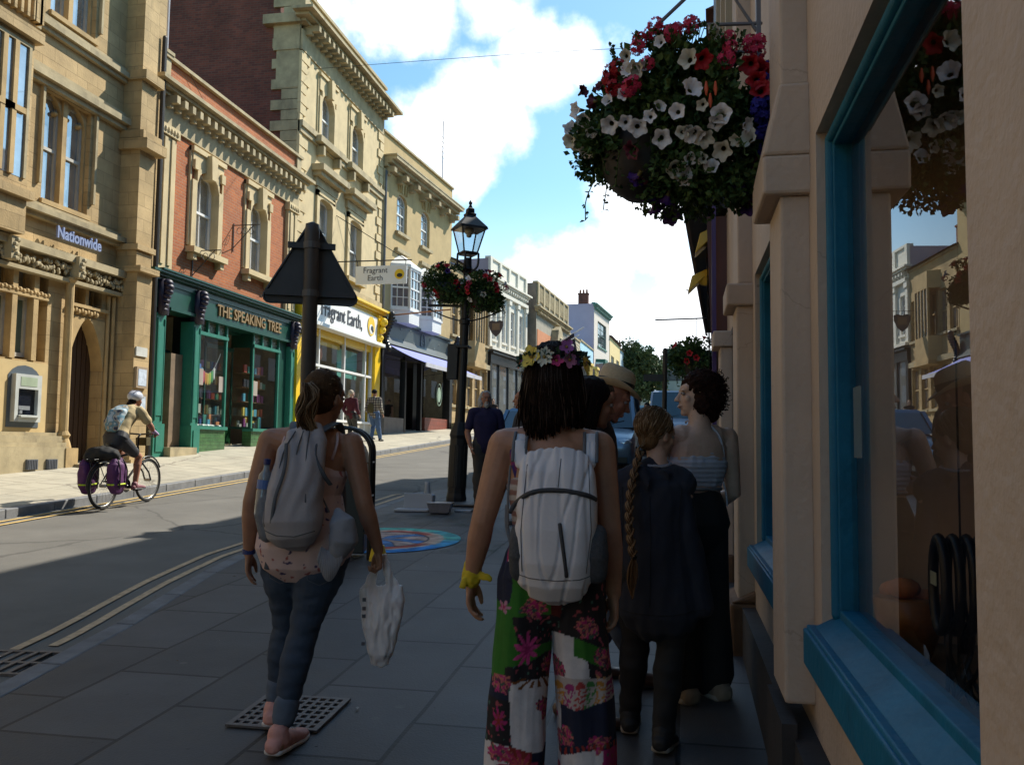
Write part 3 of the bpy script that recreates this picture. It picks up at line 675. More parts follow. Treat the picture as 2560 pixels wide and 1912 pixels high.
    bt = q.build('bunting', mat('bunting_string', (.7, .7, .7), .8), B.root)
    cl = [(.05, .1, .5), (.08, .2, .6), (.1, .4, .7), (.6, .1, .15), (.7, .3, .05), (.7, .5, .1), (.5, .6, .1), (.1, .4, .15), (.7, .7, .7)]
    for i in range(9):
        t = .12+i*.08; u = 19.4+1.2*t; z = 2.28-.55*math.sin(PI*t)**.9; q = B.mb(); q.prism([(u-.045, z), (u+.045, z), (u+.03, z-.24), (u, z-.3), (u-.03, z-.24)], .02, .035, lambda p, r, d: (p, d, r)); q.build('paper_tassel', mat('tassel_%s' % 'abcdefghi'[i], cl[i], .7), bt)
    # wrought iron sign brackets on the wall
    for u, z in ((19.05, 3.9), (20.95, 5.0)):
        q = B.mb(); q.bar((u, -.02, z), (u, -.02, z+.75), .025, .02); q.bar((u, -.02, z+.7), (u, -.75, z+.7), .02, .02); q.bar((u, -.02, z+.1), (u, -.6, z+.7), .016, .016)
        for k in range(3):
            c = V((u, -.18-.17*k, z+.55-.0*k)); q.tube([c+V((0, math.cos(w)*.07, math.sin(w)*.09)) for w in [i*PI/5 for i in range(10)]], .008, 5, closed=True)
        q.build('iron_bracket', IRON, B.root)
brickshop()

# ------------------------------------------------------------------ 3: tall limestone building with yellow shopfront
def tall():
    B = Bld('tall_limestone_building', 'tall three storey cream limestone building with heavy cornice above a yellow shopfront', 'building', -11.5, 24.76, -.05)
    w = B.mb(); up = [(26.28, 27.34), (28.98, 30.1)]; lo = [(26.3, 27.4), (29.0, 30.15)]
    wall(w, 24.76, 32.36, 5.0, 12.2, [(a, b, 9.98, 11.5) for a, b in up]+[(a, b, 5.9, 8.0) for a, b in lo], th=.25)
    w.box(24.8, 32.3, -.05, .3, 13.3, 14.05)
    w.build('wall', LIME, B.root)
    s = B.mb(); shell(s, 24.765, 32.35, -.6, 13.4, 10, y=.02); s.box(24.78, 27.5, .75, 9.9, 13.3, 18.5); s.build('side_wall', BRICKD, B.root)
    t = B.mb(); t.box(24.7, 32.4, -.05, .02, 12.2, 12.85); cornice(t, 24.74, 32.36, 13.02, .28, .62, ret=1); modil(t, 25.0, 32.15, 12.84, .18, .5, .36, .15)
    t.box(24.62, 32.5, -.12, .35, 14.05, 14.16); t.box(24.68, 24.98, -.12, .35, 13.3, 14.05)
    t.box(24.7, 32.4, -.14, .02, 9.78, 9.96); t.box(24.7, 32.4, -.08, .02, 9.6, 9.78)
    for a, b in up:
        t.box(a-.5, b+.5, -.3, .02, 9.66, 9.86)
        for q in (a-.2, b+.1): t.box(q, q+.16, -.26, .02, 9.3, 9.6)
    for a, b in lo:
        t.box(a-.55, b+.6, -.42, .02, 8.72, 8.92); t.box(a-.45, b+.5, -.3, .02, 8.58, 8.72); t.box(a-.35, b+.4, -.1, .02, 8.3, 8.58); t.box(a-.3, b+.3, -.2, .2, 5.74, 5.9)
    t.box(24.7, 32.4, -.12, .02, 5.3, 5.5)
    t.build('cornice', LIMED, B.root)
    for a, b in up:
        t = B.mb(); h = (a+b)/2
        for q, r in ((a-.18, a+.004), (b-.004, b+.18)): t.box(q, r, -.08, .129, 9.97, 11.3)
        t.box(a-.24, b+.24, -.12, .02, 11.95, 12.05); t.box(a-.18, b+.18, -.07, .02, 11.5, 11.95); archtop(t, a, b, 11.505, .42, -.08, .24)
        t.prism([(h-.1, 11.4), (h+.1, 11.4), (h+.16, 12.0), (h-.16, 12.0)], -.24, .02, lambda p, q_, d: (p, d, q_)); t.box(a-.26, a-.2, -.04, .02, 9.98, 12.); t.box(b+.2, b+.26, -.04, .02, 9.98, 12.)
        t.build('window_surround', LIME, B.root, bevel=.01)
    for a, b in lo:
        t = B.mb()
        for q, r in ((a-.2, a+.004), (b-.004, b+.2)): t.box(q, r, -.08, .129, 5.902, 8.2)
        t.box(a-.2, b+.2, -.08, .02, 8.0, 8.28); t.box(a-.1, b+.1, -.11, -.079, 8.06, 8.12); archtop(t, a, b, 8.005, .14, -.08, .24)
        t.build('window_surround', LIME, B.root, bevel=.01)
    for a, b in up: sash(B, a, b, 9.98, 11.5, .13, 2, 2, arch=.42)
    for a, b in lo: sash(B, a, b, 5.9, 8.0, .13, 1, 2, arch=.14)
    # quoins, toothed
    for e in (0, 1):
        q = B.mb(); z = 5.5; i = 0; q.box(*((24.7, 24.9) if e == 0 else (32.2, 32.42)), -.035, .04, 5.5, 12.1)
        while z < 12.1:
            if not 9.4 < z < 10.0:
                L_ = .62 if i % 2 else .4; q.box(*((24.695, 24.7+L_) if e == 0 else (32.42-L_, 32.425)), -.05, .05, z, z+.29)
            z += .335; i += 1
        q.build('quoin', LIME, B.root)
    q = B.mb(); z = 8.0; i = 0
    while z < 14.:
        q.box(24.70, 24.78, .05, (.95 if i % 2 else .6), z, z+(.31 if i < 50 else 0)); z += .33; i += 1
    q.box(24.66, 24.8, .03, .9, 12.2, 13.0); q.box(24.5, 24.8, -.05, 1.2, 13.0, 13.3); q.box(24.69, 24.8, .04, .8, 11.0, 12.2)
    q.build('side_quoin', LIMED, B.root)
    c = B.mb(); c.box(24.66, 24.76, 2.4, 3.0, 10.0, 10.5); c.bar((24.7, 2.0, 10.0), (24.7, 4.2, 9.6), .06, .06); c.build('vent_box', IRON, B.root)
    # yellow shopfront
    f = B.mb(); f.box(24.8, 25.22, -.14, .2, -.3, 3.8); f.box(31.72, 32.3, -.14, .2, -.3, 3.8); f.box(24.86, 32.2, -.1, .2, 4.8, 4.98); cornice(f, 24.84, 32.28, 4.95, .24, .4, ret=1); f.box(25.2, 31.8, .0, .25, 3.5, 4.85)
    for u in (25.02, 31.98):
        f.box(u-.2, u+.2, -.24, .1, 3.75, 4.95)
        for z, y_, r in ((4.7, -.34, .18), (4.4, -.3, .15), (4.1, -.24, .12), (3.9, -.22, .09)): f.ell((u, y_, z), (.17, r, r), 10)
    f.build('shop_surround', YEL, B.root)
    f = B.mb(); f.box(25.3, 31.7, -.2, -.04, 3.84, 4.84); f.box(25.25, 32.1, -.42, -.04, 3.74, 3.86); f = f.build('sign_board', SIGNW, B.root, bevel=.01)
    raised_text(B, 'Fragrant Earth,', .72, 28.2, 4.38, -.215, mat('charcoal_letters', (.06, .06, .07), .5), 'lettering', sx=.86, ext=.008)
    e = B.mb(); e.lathe([(.0, 0), (.36, 0), (.36, .012), (.0, .012)], (31.0, -.215, 4.42), 24, Matrix.Rotation(PI/2, 3, 'X')); e.build('yellow_disc', YEL, B.root)
    e = B.mb(); e.ell((30.98, -.235, 4.3), (.24, .012, .18), 16); e.build('white_swoosh', SIGNW, B.root)
    e = B.mb(); e.ell((31.02, -.25, 4.34), (.14, .012, .1), 12); e.ell((31.1, -.255, 4.26), (.07, .012, .06), 10); e.build('dark_motif', BLACK, B.root)
    f = B.mb()
    for u in (25.25, 26.72, 28.94, 31.0, 31.66): f.box(u-.04, u+.04, -.03, .08, .4, 3.74)
    f.box(25.22, 31.7, -.04, .08, 2.52, 2.6); f.box(25.22, 31.7, -.06, .1, .78, .86); f = f.build('shop_frame', WHITE, B.root)
    glass(B, 25.25, 31.66, .86, 3.74, .03)
    q = B.mb(); q.box(25.24, 31.7, -.02, .2, -.4, .78); q.build('stall_riser', mat('beige_render', (.5, .45, .36), .8, .1), B.root)
    interior(B, 25.25, 31.7, .3, 3.78, .2, 2.5, mat('pale_room', (.42, .38, .32), .9, .15, 2))
    q = B.mb(); q.box(26.8, 28.9, .15, .2, 3.3, 3.74); q.build('blind', YEL, B.root)
    q = B.mb(); q.box(29.05, 30.95, .3, .33, 2.4, 3.4); q.build('teal_poster', mat('teal_card', (.12, .42, .38), .6), B.root)
    q = B.mb(); q.lathe([(0, 0), (.22, 0), (.22, .02), (0, .02)], (27.2, .18, 3.0), 20, Matrix.Rotation(PI/2, 3, 'X')); q.build('orange_disc', mat('orange_card', (.5, .13, .03), .6), B.root)
    rnd = random.Random(9); q = B.mb()
    for i in range(40):
        u = rnd.uniform(25.5, 31.4); z = rnd.choice((.9, 1.3, 1.7)); q.box(u, u+rnd.uniform(.06, .25), .32, .45, z, z+rnd.uniform(.1, .3))
    for z in (1.28, 1.68, .88): q.box(25.5, 31.5, .28, .5, z-.02, z)
    q.build('shelf_goods', mat('shop_goods', (.35, .30, .26), .6, .6, 9), B.root)
    q = B.mb(); q.tube([(25.05, -.16, 3.45), (25.05, -.3, 3.42)], .1, 10); q.build('wall_lamp', GREEND, B.root, smooth=True)
    # projecting board sign on an iron arm
    s = thing('hanging_sign', 'white hanging board reading Fragrant Earth on an iron arm above the yellow shop', 'sign', (-11.5, 27.9, 5.9), PI/2)
    q = MB(); q.box(-.03, .03, -2.55, -.75, -.5, .12); q.build('board', SIGNW, s, bevel=.01)
    q = MB(); q.tube([(0, 0, .3), (0, -2.7, .3)], .022, 8); q.tube([(0, 0, 1.9), (0, -2.5, .32)], .014, 6); q.tube([(0, -.8, .3), (0, -.8, .1)], .01, 5); q.tube([(0, -2.5, .3), (0, -2.5, .1)], .01, 5); q.build('iron_arm', IRON, s)
    for body, z in (('Fragrant', -.04), ('Earth', -.3)):
        t = text_mb(body, .27, Matrix.Translation((-.036, -1.45, z)) @ Matrix(((0, 0, -1, 0), (-1, 0, 0, 0), (0, 1, 0, 0), (0, 0, 0, 1))), ext=.003, sx=.95); t.build('lettering', mat('charcoal_letters', (.06, .06, .07)), s)
    q = MB(); q.lathe([(0, 0), (.17, 0), (.17, .008), (0, .008)], (-.04, -2.3, -.18), 20, Matrix.Rotation(PI/2, 3, 'Y')); q.build('yellow_disc', YEL, s)
    q = MB(); q.ell((-.052, -2.31, -.22), (.006, .1, .07), 12); q.build('dark_motif', BLACK, s)
tall()
# ------------------------------------------------------------------ 4: rendered building with two white bay windows and black shopfront
def bays():
    B = Bld('bay_windowed_building', 'tan rendered three storey building with two white bay windows above a black shopfront', 'building', -11.5, 32.42, .35, -10.8, 40.6)
    R4 = mat('tan_render', (.47, .35, .17), .9, .14, 1.5, .2, 40, dirt=.2)
    w = B.mb(); ups = [(1.5, 2.6), (4.2, 5.25)]
    wall(w, .02, 8.2, 4.0, 12.4, [(a, b, 8.75, 10.35) for a, b in ups]+[(1.5, 2.7, 5.5, 7.2), (4.15, 5.35, 5.5, 7.2)], th=.22); shell(w, .02, 8.2, -.2, 12.4, 9)
    w.build('wall', R4, B.root)
    t = B.mb(); cornice(t, .05, 8.2, 11.0, .4, .6, ret=0); t.box(.0, 8.3, -.62, .02, 11.401, 11.46); modil(t, .3, 7.9, 10.8, .2, .45, 1.1, .25); t.box(-.0, 8.25, -.08, .3, 12.4, 12.48); t.box(.0, .25, -.1, .02, 4.9, 10.9)
    for a, b in ups: t.box(a-.12, b+.12, -.14, .2, 8.62, 8.75); t.box(a-.12, b+.12, -.14, .05, 7.9, 8.05)
    t.build('cornice', LIMED, B.root)
    t = B.mb()
    for a, b in ups:
        archtop(t, a, b, 10.355, .3, -.002, .22); h = (a+b)/2
        for k in (-2, -1, 0, 1, 2): t.bar((h+k*.2, -.02, 10.42), (h+k*.26, -.02, 10.85), .1, .04)
    t.build('window_head', R4, B.root)
    for a, b in ups: sash(B, a, b, 8.75, 10.35, .12, 3, 4, arch=.3)
    for c in (2.1, 4.75):
        # canted bay
        out = [(c-1.0, 0), (c-.55, -.62), (c+.55, -.62), (c+1.0, 0)]
        m = B.mb(); f = lambda a, b, d: (a, b, d)
        m.prism(out, 4.95, 5.45, f); m.prism([(a+(c-a)*-.06, b*1.08) for a, b in out], 5.45, 5.53, f); m.prism([(a+(c-a)*-.08, b*1.1) for a, b in out], 7.22, 7.34, f)
        for p, q in zip(out, out[1:]):
            p, q = V((*p, 0)), V((*q, 0)); L_ = (q-p).length; nx = 3
            for k in range(nx+1):
                r = p.lerp(q, k/nx); wd = .09 if k in (0, nx) else .03; m.bar((r.x, r.y, 5.53), (r.x, r.y, 7.22), wd, wd, up=V((0, 1, 0)))
            for z, h in ((5.57, .08), (5.98, .03), (6.38, .07), (6.8, .03), (7.18, .08)): m.bar((p.x, p.y, z), (q.x, q.y, z), .05, h)
        bay = m.build('bay_window', WHITE, B.root)
        m = B.mb(); 
        for p, q in zip(out, out[1:]): m.quad((p[0], p[1]+.02, 5.5), (q[0], q[1]+.02, 5.5), (q[0], q[1]+.02, 7.25), (p[0], p[1]+.02, 7.25))
        m.build('pane', PANE, bay, fixn=False)
        m = B.mb(); top = [(c-.35, 0, 7.8), (c-.22, -.12, 7.8), (c+.22, -.12, 7.8), (c+.35, 0, 7.8)]; lo = [(c-1.08, 0, 7.34), (c-.6, -.68, 7.34), (c+.6, -.68, 7.34), (c+1.08, 0, 7.34)]
        for i in range(3): m.quad(lo[i], lo[i+1], top[i+1], top[i])
        m.quad(*top); m.build('roof', WHITE, bay)
    # black shopfront
    D = mat('slate_green_paint', (.05, .065, .065), .4, .15, 3)
    f = B.mb(); f.prism([(0, 4.1), (0, 5.0)], 0, 1, lambda a, b, d: (a, b, d)) if False else None
    f.box(.35, 7.9, -.14, .1, 4.0, 4.95); f.prism([(-.14, 4.0), (-.3, 4.0), (-.14, 4.3)], .35, 7.9, lambda a, b, d: (d, a, b)); f.box(.3, 7.95, -.22, .1, 4.951, 5.04); f.build('fascia', D, B.root)
    f = B.mb()
    for u in (.2, 8.0):
        for k in range(12): t_ = k/11; f.ell((u, -.35-.12*math.cos(t_*PI*1.6), 5.1-1.35*t_), (.13, .13+.05*math.sin(t_*5), .12), 8)
    f.box(.05, .35, -.16, .2, .2, 4.2); f.box(7.85, 8.2, -.16, .2, .4, 4.2); f.box(.35, 7.9, -.02, .2, 3.6, 4.0)
    for u in (2.6, 4.4): f.box(u-.08, u+.08, -.1, .1, .5, 3.7)
    f.box(4.4, 4.9, .3, .34, .3, 3.6); f.build('scrolled_surround', BLACK, B.root, smooth=False)
    f = B.mb(); f.box(.35, 2.6, -.08, .15, -.2, 1.12); f.build('stall_riser', mat('grey_stall', (.2, .17, .15), .7), B.root)
    f = B.mb(); f.box(4.9, 7.85, -.08, .15, -.2, 1.25); f.build('brick_riser', mat('red_tile', (.26, .075, .05), .5, .15, 4, kind='brick', col2=(.22, .065, .045), sc=(.3, .2, .01), mort=(.12, .05, .04)), B.root)
    interior(B, .35, 7.9, .2, 3.7, .2, 2.5, INTD)
    glass(B, .35, 2.6, 1.12, 3.6, .02); glass(B, 4.95, 7.8, 1.25, 3.6, .02)
    for u, z, r, ub in ((6.8, 2.35, .5, 'g'), (4.3, 4.5, .36, 'f')):
        e = B.mb(); pts = [(u+r*.62*math.cos(w), -.02 if ub == 'g' else -.16, z+r*math.sin(w)) for w in [k*PI/12 for k in range(24)]]
        e.tube(pts, .022, 6, closed=True)
        if ub == 'g': e.ell((u, -.02, z), (r*.45, .01, r*.7), 16)
        for k in range(3): e.box(u-.1, u+.1, -.03 if ub == 'g' else -.165, 0, z-.2+.15*k, z-.17+.15*k)
        e.build('oval_emblem', mat('pale_green_paint', (.35, .5, .4), .6) if ub == 'g' else mat('grey_emblem', (.22, .25, .24), .6), B.root)
    for k, (u, z) in enumerate(((1.9, 4.75), (2.2, 4.35), (2.9, 4.8), (3.3, 4.3), (5.2, 4.7), (5.7, 4.35), (6.3, 4.6))):
        e = B.mb(); e.ell((u, -.15, z), (.05, .012, .05), 6); e.build('painted_star', mat('grey_emblem', (.22, .25, .24), .6), B.root)
    t = text_mb('CAFE', .12, Matrix.Identity(4)) if False else None
    # awning
    a = B.mb(); n = 10
    def ap(u, t_): return (u, -.25-1.55*t_, 3.95-.72*t_-.05*math.sin(PI*t_))
    for i in range(n):
        t0, t1 = i/n, (i+1)/n
        a.add([ap(.5, t0), ap(7.6, t0), ap(7.6, t1), ap(.5, t1)] + [(p[0], p[1], p[2]-.02) for p in (ap(.5, t0), ap(7.6, t0), ap(7.6, t1), ap(.5, t1))], [(0, 1, 2, 3), (4, 7, 6, 5), (0, 4, 5, 1), (1, 5, 6, 2), (2, 6, 7, 3), (3, 7, 4, 0)])
    aw = a.build('awning', mat('blue_canvas', (.22, .25, .60), .8, .08, 3), B.root)
    a = B.mb(); e0 = ap(.5, 1); a.box(.5, 7.6, e0[1]-.02, e0[1]+.02, e0[2]-.16, e0[2]+.01); a.build('valance', mat('pale_canvas', (.55, .55, .6), .8), aw)
    a = B.mb(); a.tube([(.6, -.1, 3.4), (.6, e0[1], e0[2]-.05)], .015, 6); a.tube([(7.5, -.1, 3.4), (7.5, e0[1], e0[2]-.05)], .015, 6); a.build('awning_arm', IRON, aw)
    f = B.mb(); f.tube([(1.0, -.2, 5.2), (1.0, -2.6, 5.35)], .03, 8); f.build('projecting_pole', mat('wood_pole', (.35, .15, .05), .6), B.root)
    f = B.mb(); f.tube([(.12, -.12, .4), (.12, -.12, 10.8)], .05, 8); f.build('downpipe', LEAD, B.root)
    f = B.mb(); f.tube([(8.1, .5, 12.4), (8.1, .5, 15.8)], .02, 6)
    for k in range(5): f.tube([(8.1-.25, .5, 14+.25*k), (8.1+.25, .5, 14+.25*k)], .01, 5)
    f.build('aerial', IRON, B.root)
bays()

# ------------------------------------------------------------------ generic facades further up the street
def front(name, label, p0, p1, zt, m, rows, cols, depth=9, trim=None, cor=None, roof=None, shop=None, wname='window', wm=None, extra=None, cat='building', arch=0., zb=None, grid=(2, 4), side=None, ww=.55):
    zb = -1.17+.05*p0[1] if zb is None else zb
    B = Bld(name, label, cat, p0[0], p0[1], zb-.3, p1[0], p1[1]); L_ = math.hypot(p1[0]-p0[0], p1[1]-p0[1]); w = B.mb(); holes = []
    n = cols; st = L_/n
    for z0, z1 in rows:
        for i in range(n): c = st*(i+.5); holes.append((c-st*ww/2, c+st*ww/2, z0, z1))
    s0 = shop[0] if shop else zb-.6
    wall(w, .02, L_-.02, s0 if shop else zb-.6, zt, holes, th=.2)
    if side: 
        s = B.mb(); shell(s, .02, L_-.02, zb-.6, zt, depth, y=.01); s.build('side_wall', side, B.root)
    else: shell(w, .02, L_-.02, zb-.6, zt, depth, y=.01)
    if arch: 
        for a, b, c, d in holes: archtop(w, a, b, d+.002, arch, -.002, .18)
    w.build('wall', m, B.root)
    t = B.mb(); tm = trim or LIMED
    if cor: cornice(t, .0, L_, cor, .3, .35, ret=1); modil(t, .3, L_-.3, cor-.14, .14, .25, .4, .13)
    t.box(-.02, L_+.02, -.08, .25, zt, zt+.12)
    t.build('trim', tm, B.root)
    for a, b, c, d in holes: t = B.mb(); t.box(a-.1, b+.1, -.1, .15, c-.12, c+.003); t.build('window_sill', tm, B.root)
    for a, b, c, d in holes: sash(B, a, b, c, d, .1, *grid, m=wm, arch=arch, name=wname)
    if shop:
        z1, fm, gm = shop[0], shop[1], shop[2]; f = B.mb(); f.box(.05, L_-.05, -.15, .1, z1-.55, z1-.02); f.box(0, L_, -.3, .1, z1-.02, z1+.08); f.box(.05, .35, -.12, .1, zb-.5, z1-.55); f.box(L_-.35, L_-.05, -.12, .1, zb-.5, z1-.55); f.box(.35, L_-.35, -.05, .1, zb-.5, zb+.55)
        for k in (1, 2, 3): f.box(L_*k/4-.06, L_*k/4+.06, -.08, .06, zb+.55, z1-.55)
        f.build('shopfront', fm, B.root); f = B.mb(); f.quad((.35, .0, zb+.5), (L_-.35, .0, zb+.5), (L_-.35, .0, z1-.5), (.35, .0, z1-.5)); f.build('shop_pane', PANE, B.root, fixn=False)
    if roof:
        f = B.mb(); f.add([(-.1, -.25, zt+.1), (L_+.1, -.25, zt+.1), (L_+.1, depth/2, zt+roof), (-.1, depth/2, zt+roof), (L_+.1, depth, zt+.1), (-.1, depth, zt+.1)], [(0, 1, 2, 3), (3, 2, 4, 5), (0, 3, 5), (1, 4, 2)]); f.build('roof', SLATE, B.root)
    return B, L_
def chimney(B, u, y, z0, z1, w=.5, m=None):
    c = B.mb(); c.box(u, u+w, y, y+.9, z0, z1); c.box(u-.05, u+w+.05, y-.05, y+.95, z1, z1+.1)
    ch = c.build('chimney', m or BRICKD, B.root); c = B.mb()
    for k in range(3): c.lathe([(.1, z1+.1), (.08, z1+.45)], (u+w/2, y+.15+.3*k, 0), 8)
    c.build('chimney_pot', mat('chimney_clay', (.3, .12, .06), .8), ch)

B, L_ = front('old_stone_courthouse', 'low medieval stone building with mullioned bay between the blue awning and the white building', (-10.8, 40.62), (-10.2, 46.4), 8.9, STONE, [(5.4, 7.4), (2.0, 4.0)], 5, roof=2.0, wm=STONE2, grid=(2, 2), ww=.72)
b = B.mb(); b.prism([(1.9, 0), (2.2, -.5), (3.8, -.5), (4.1, 0)], 4.2, 5.3, lambda a, c, d: (a, c, d)); b.box(2.1, 3.9, -.55, .0, 4.0, 4.2); b.prism([(1.9, 0), (2.2, -.5), (3.8, -.5), (4.1, 0)], 7.5, 8.3, lambda a, c, d: (a, c, d))
for k in range(5): b.box(2.2+k*.38, 2.3+k*.38, -.5, -.4, 5.3, 7.5)
b.build('oriel', STONE2, B.root)
b = B.mb(); b.quad((2.2, -.45, 5.3), (3.8, -.45, 5.3), (3.8, -.45, 7.5), (2.2, -.45, 7.5)); b.build('oriel_pane', PANE, B.root, fixn=False)
b = B.mb(); b.box(-.1, .3, -.6, 0, .2, 1.1); b.box(0, 5.6, -.2, .05, 4.1, 4.35); b.build('string_course', LIMED, B.root)
# white classical
WST = mat('white_stucco', (.74, .71, .62), .8, .06, 2, dirt=.1)
B, L_ = front('white_classical_building', 'white stucco classical building with pilasters and panelled parapet above a black shopfront', (-10.2, 46.42), (-9.35, 53.1), 10.3, WST, [(5.9, 7.9)], 4, trim=WST, cor=9.0, shop=(5.1, BLACK, PANE), side=mat('lilac_wall', (.42, .36, .42), .9, .1, 1), ww=.42)
b = B.mb()
for i in range(5): u = .1+i*(L_-.2)/4; b.box(u-.16, u+.16, -.12, .02, 5.5, 8.2); b.box(u-.22, u+.22, -.17, .02, 8.2, 8.5); b.box(u-.16, u+.16, -.1, .05, 9.35, 10.3)
b.box(0, L_, -.2, .02, 8.5, 8.7); b.box(0, L_, -.25, .02, 5.3, 5.45); b.build('pilasters', WST, B.root)
chimney(B, 1, 3, 10.2, 11.6)
# stone with balustrade
B, L_ = front('balustraded_stone_building', 'weathered stone building with balustrade and orange ground floor hung with flags', (-8.8, 53.9), (-8.1, 64), 10.3, mat('grey_render', (.36, .33, .26), .9, .15, 1.5, dirt=.3), [(4.4, 6.4)], 3, cor=8.5, side=mat('dark_rubble_stone', (.20, .17, .13), .95, .3, 1.5, .5, 20), shop=(3.4, BLACK, PANE))
b = B.mb(); b.box(.2, L_-.2, -.04, .02, 3.6, 7.4); b.build('orange_panel', mat('orange_render', (.55, .22, .10), .85, .1), B.root)
b = B.mb()
for i in range(7): u = .3+i*(L_-.6)/6; b.box(u-.18, u+.18, -.1, .1, 9.0, 10.3)
for i in range(40): u = .6+i*(L_-1.2)/39; b.box(u-.06, u+.06, -.08, -.02, 9.2, 10.1)
b.build('balustrade', LIMED, B.root)
b = B.mb(); b.prism([(4.2, 5.2), (6.2, 5.2), (6.2, 7.0), (5.8, 7.9), (5.2, 8.2), (4.6, 7.9), (4.2, 7.0)], -.5, .0, lambda p, q, d: (p, d, q)); b.ell((5.2, -.5, 6.6), (.5, .3, .9), 12); b.build('carved_niche', LIMED, B.root)
# flags on poles
def flag(u, z, colr, label, txt=None):
    r = thing('flag', label, 'flag', (B.x0, B.y0, z), B.root.rotation_euler.z)
    m = MB(); m.tube([(u, 0, 0), (u, -2.6, 1.5)], .04, 8); m.build('flagpole', mat('flagpole_white', (.7, .7, .68), .5), r)
    m = MB(); n = 8
    for i in range(n):
        for j in range(6):
            def fp(a, b): y = -1.1-.9*a; return V((u+.12*math.sin(a*5+b*2), y-.3*b, .62+.52*a-1.7*b))
            m.quad(fp(i/n, j/6), fp((i+1)/n, j/6), fp((i+1)/n, (j+1)/6), fp(i/n, (j+1)/6))
    c = m.build('cloth', colr, r, smooth=True); s = c.modifiers.new('s', 'SOLIDIFY'); s.thickness = .01
    return r
flag(.6, 5.5, mat('cream_cloth', (.6, .45, .3), .9), 'orange and cream flag hanging from the nearer white pole')
r = flag(2.2, 6.2, mat('black_cloth', (.02, .02, .03), .9), 'black flag with a white letter hanging from the further pole')
t = text_mb('C', .8, Matrix.Translation((2.2-.16, -1.75, .1)) @ Matrix(((0, 0, -1, 0), (-1, 0, 0, 0), (0, 1, 0, 0), (0, 0, 0, 1))), ext=.03, bold=.03); t.build('letter', WHITE, r)
s = thing('shield_sign', 'dark shield shaped sign hung from an iron bracket in front of the white classical building', 'sign', tuple(onY(1240, 806, 44)+V((-1.1, 0, 0))), PI/2); s.scale = (.5, .5, .5); s.location = onY(1240, 812, 44)-V((.55, 0, 0))
m = MB(); m.prism([(-.75, .4), (-.4, .5), (0, .38), (.4, .5), (.75, .4), (.75, -.1), (.45, -.8), (0, -1.2), (-.45, -.8), (-.75, -.1)], -.03, .03, lambda a, b, d: (d, a-1.1, b)); m.build('board', mat('brown_shield', (.06, .035, .03), .5), s)
m = MB(); m.box(.032, .045, -1.5, -.7, -.6, .2); m.box(-.045, -.032, -1.5, -.7, -.5, .2); m.build('crest', mat('faded_crest', (.2, .12, .06), .6), s)
m = MB(); m.tube([(0, 0, .8), (0, -2.0, .8)], .03, 6); m.tube([(0, -1.6, .8), (0, -1.6, .5)], .02, 5); m.tube([(0, -.6, .8), (0, -.6, .5)], .02, 5); m.build('iron_arm', IRON, s)
# low shops
B, L_ = front('low_grey_shop', 'low beige rendered shop beyond the balustraded building', (-8.1, 64.1), (-7.85, 70.), 8.4, mat('beige_wall', (.45, .40, .28), .9, .1), [(5.0, 6.6)], 2, shop=(4.6, mat('dark_shopfront', (.03, .03, .035), .5), PANE))
B, L_ = front('pale_blue_shop', 'low pale blue shop with yellow oriel windows beside the lilac gable', (-7.85, 70.1), (-7.55, 77.9), 8.6, mat('sky_blue_render', (.38, .62, .78), .85, .05), [(5.0, 6.6)], 3, shop=(4.6, mat('dark_shopfront', (.03, .03, .035), .5), PANE), wm=YEL)
for c in (1.6, 5.4):
    b = B.mb(); b.prism([(c-1, 0), (c-.7, -.7), (c+.7, -.7), (c+1, 0)], 4.4, 5.0, lambda p, q, d: (p, q, d)); b.prism([(c-1.1, 0), (c-.8, -.8), (c+.8, -.8), (c+1.1, 0)], 6.7, 6.9, lambda p, q, d: (p, q, d))
    for u in (-.7, -.23, .23, .7): b.box(c+u-.06, c+u+.06, -.7, -.58, 5, 6.7)
    b.box(c-.7, c+.7, -.69, -.6, 5.8, 5.9); o = b.build('oriel_window', mat('yellow_trim', (.75, .55, .15), .6), B.root)
    b = B.mb(); b.quad((c-.7, -.6, 5), (c+.7, -.6, 5), (c+.7, -.6, 6.7), (c-.7, -.6, 6.7)); b.quad((c-1, 0, 5), (c-.7, -.6, 5), (c-.7, -.6, 6.7), (c-1, 0, 6.7)); b.build('pane', PANE, o, fixn=False)
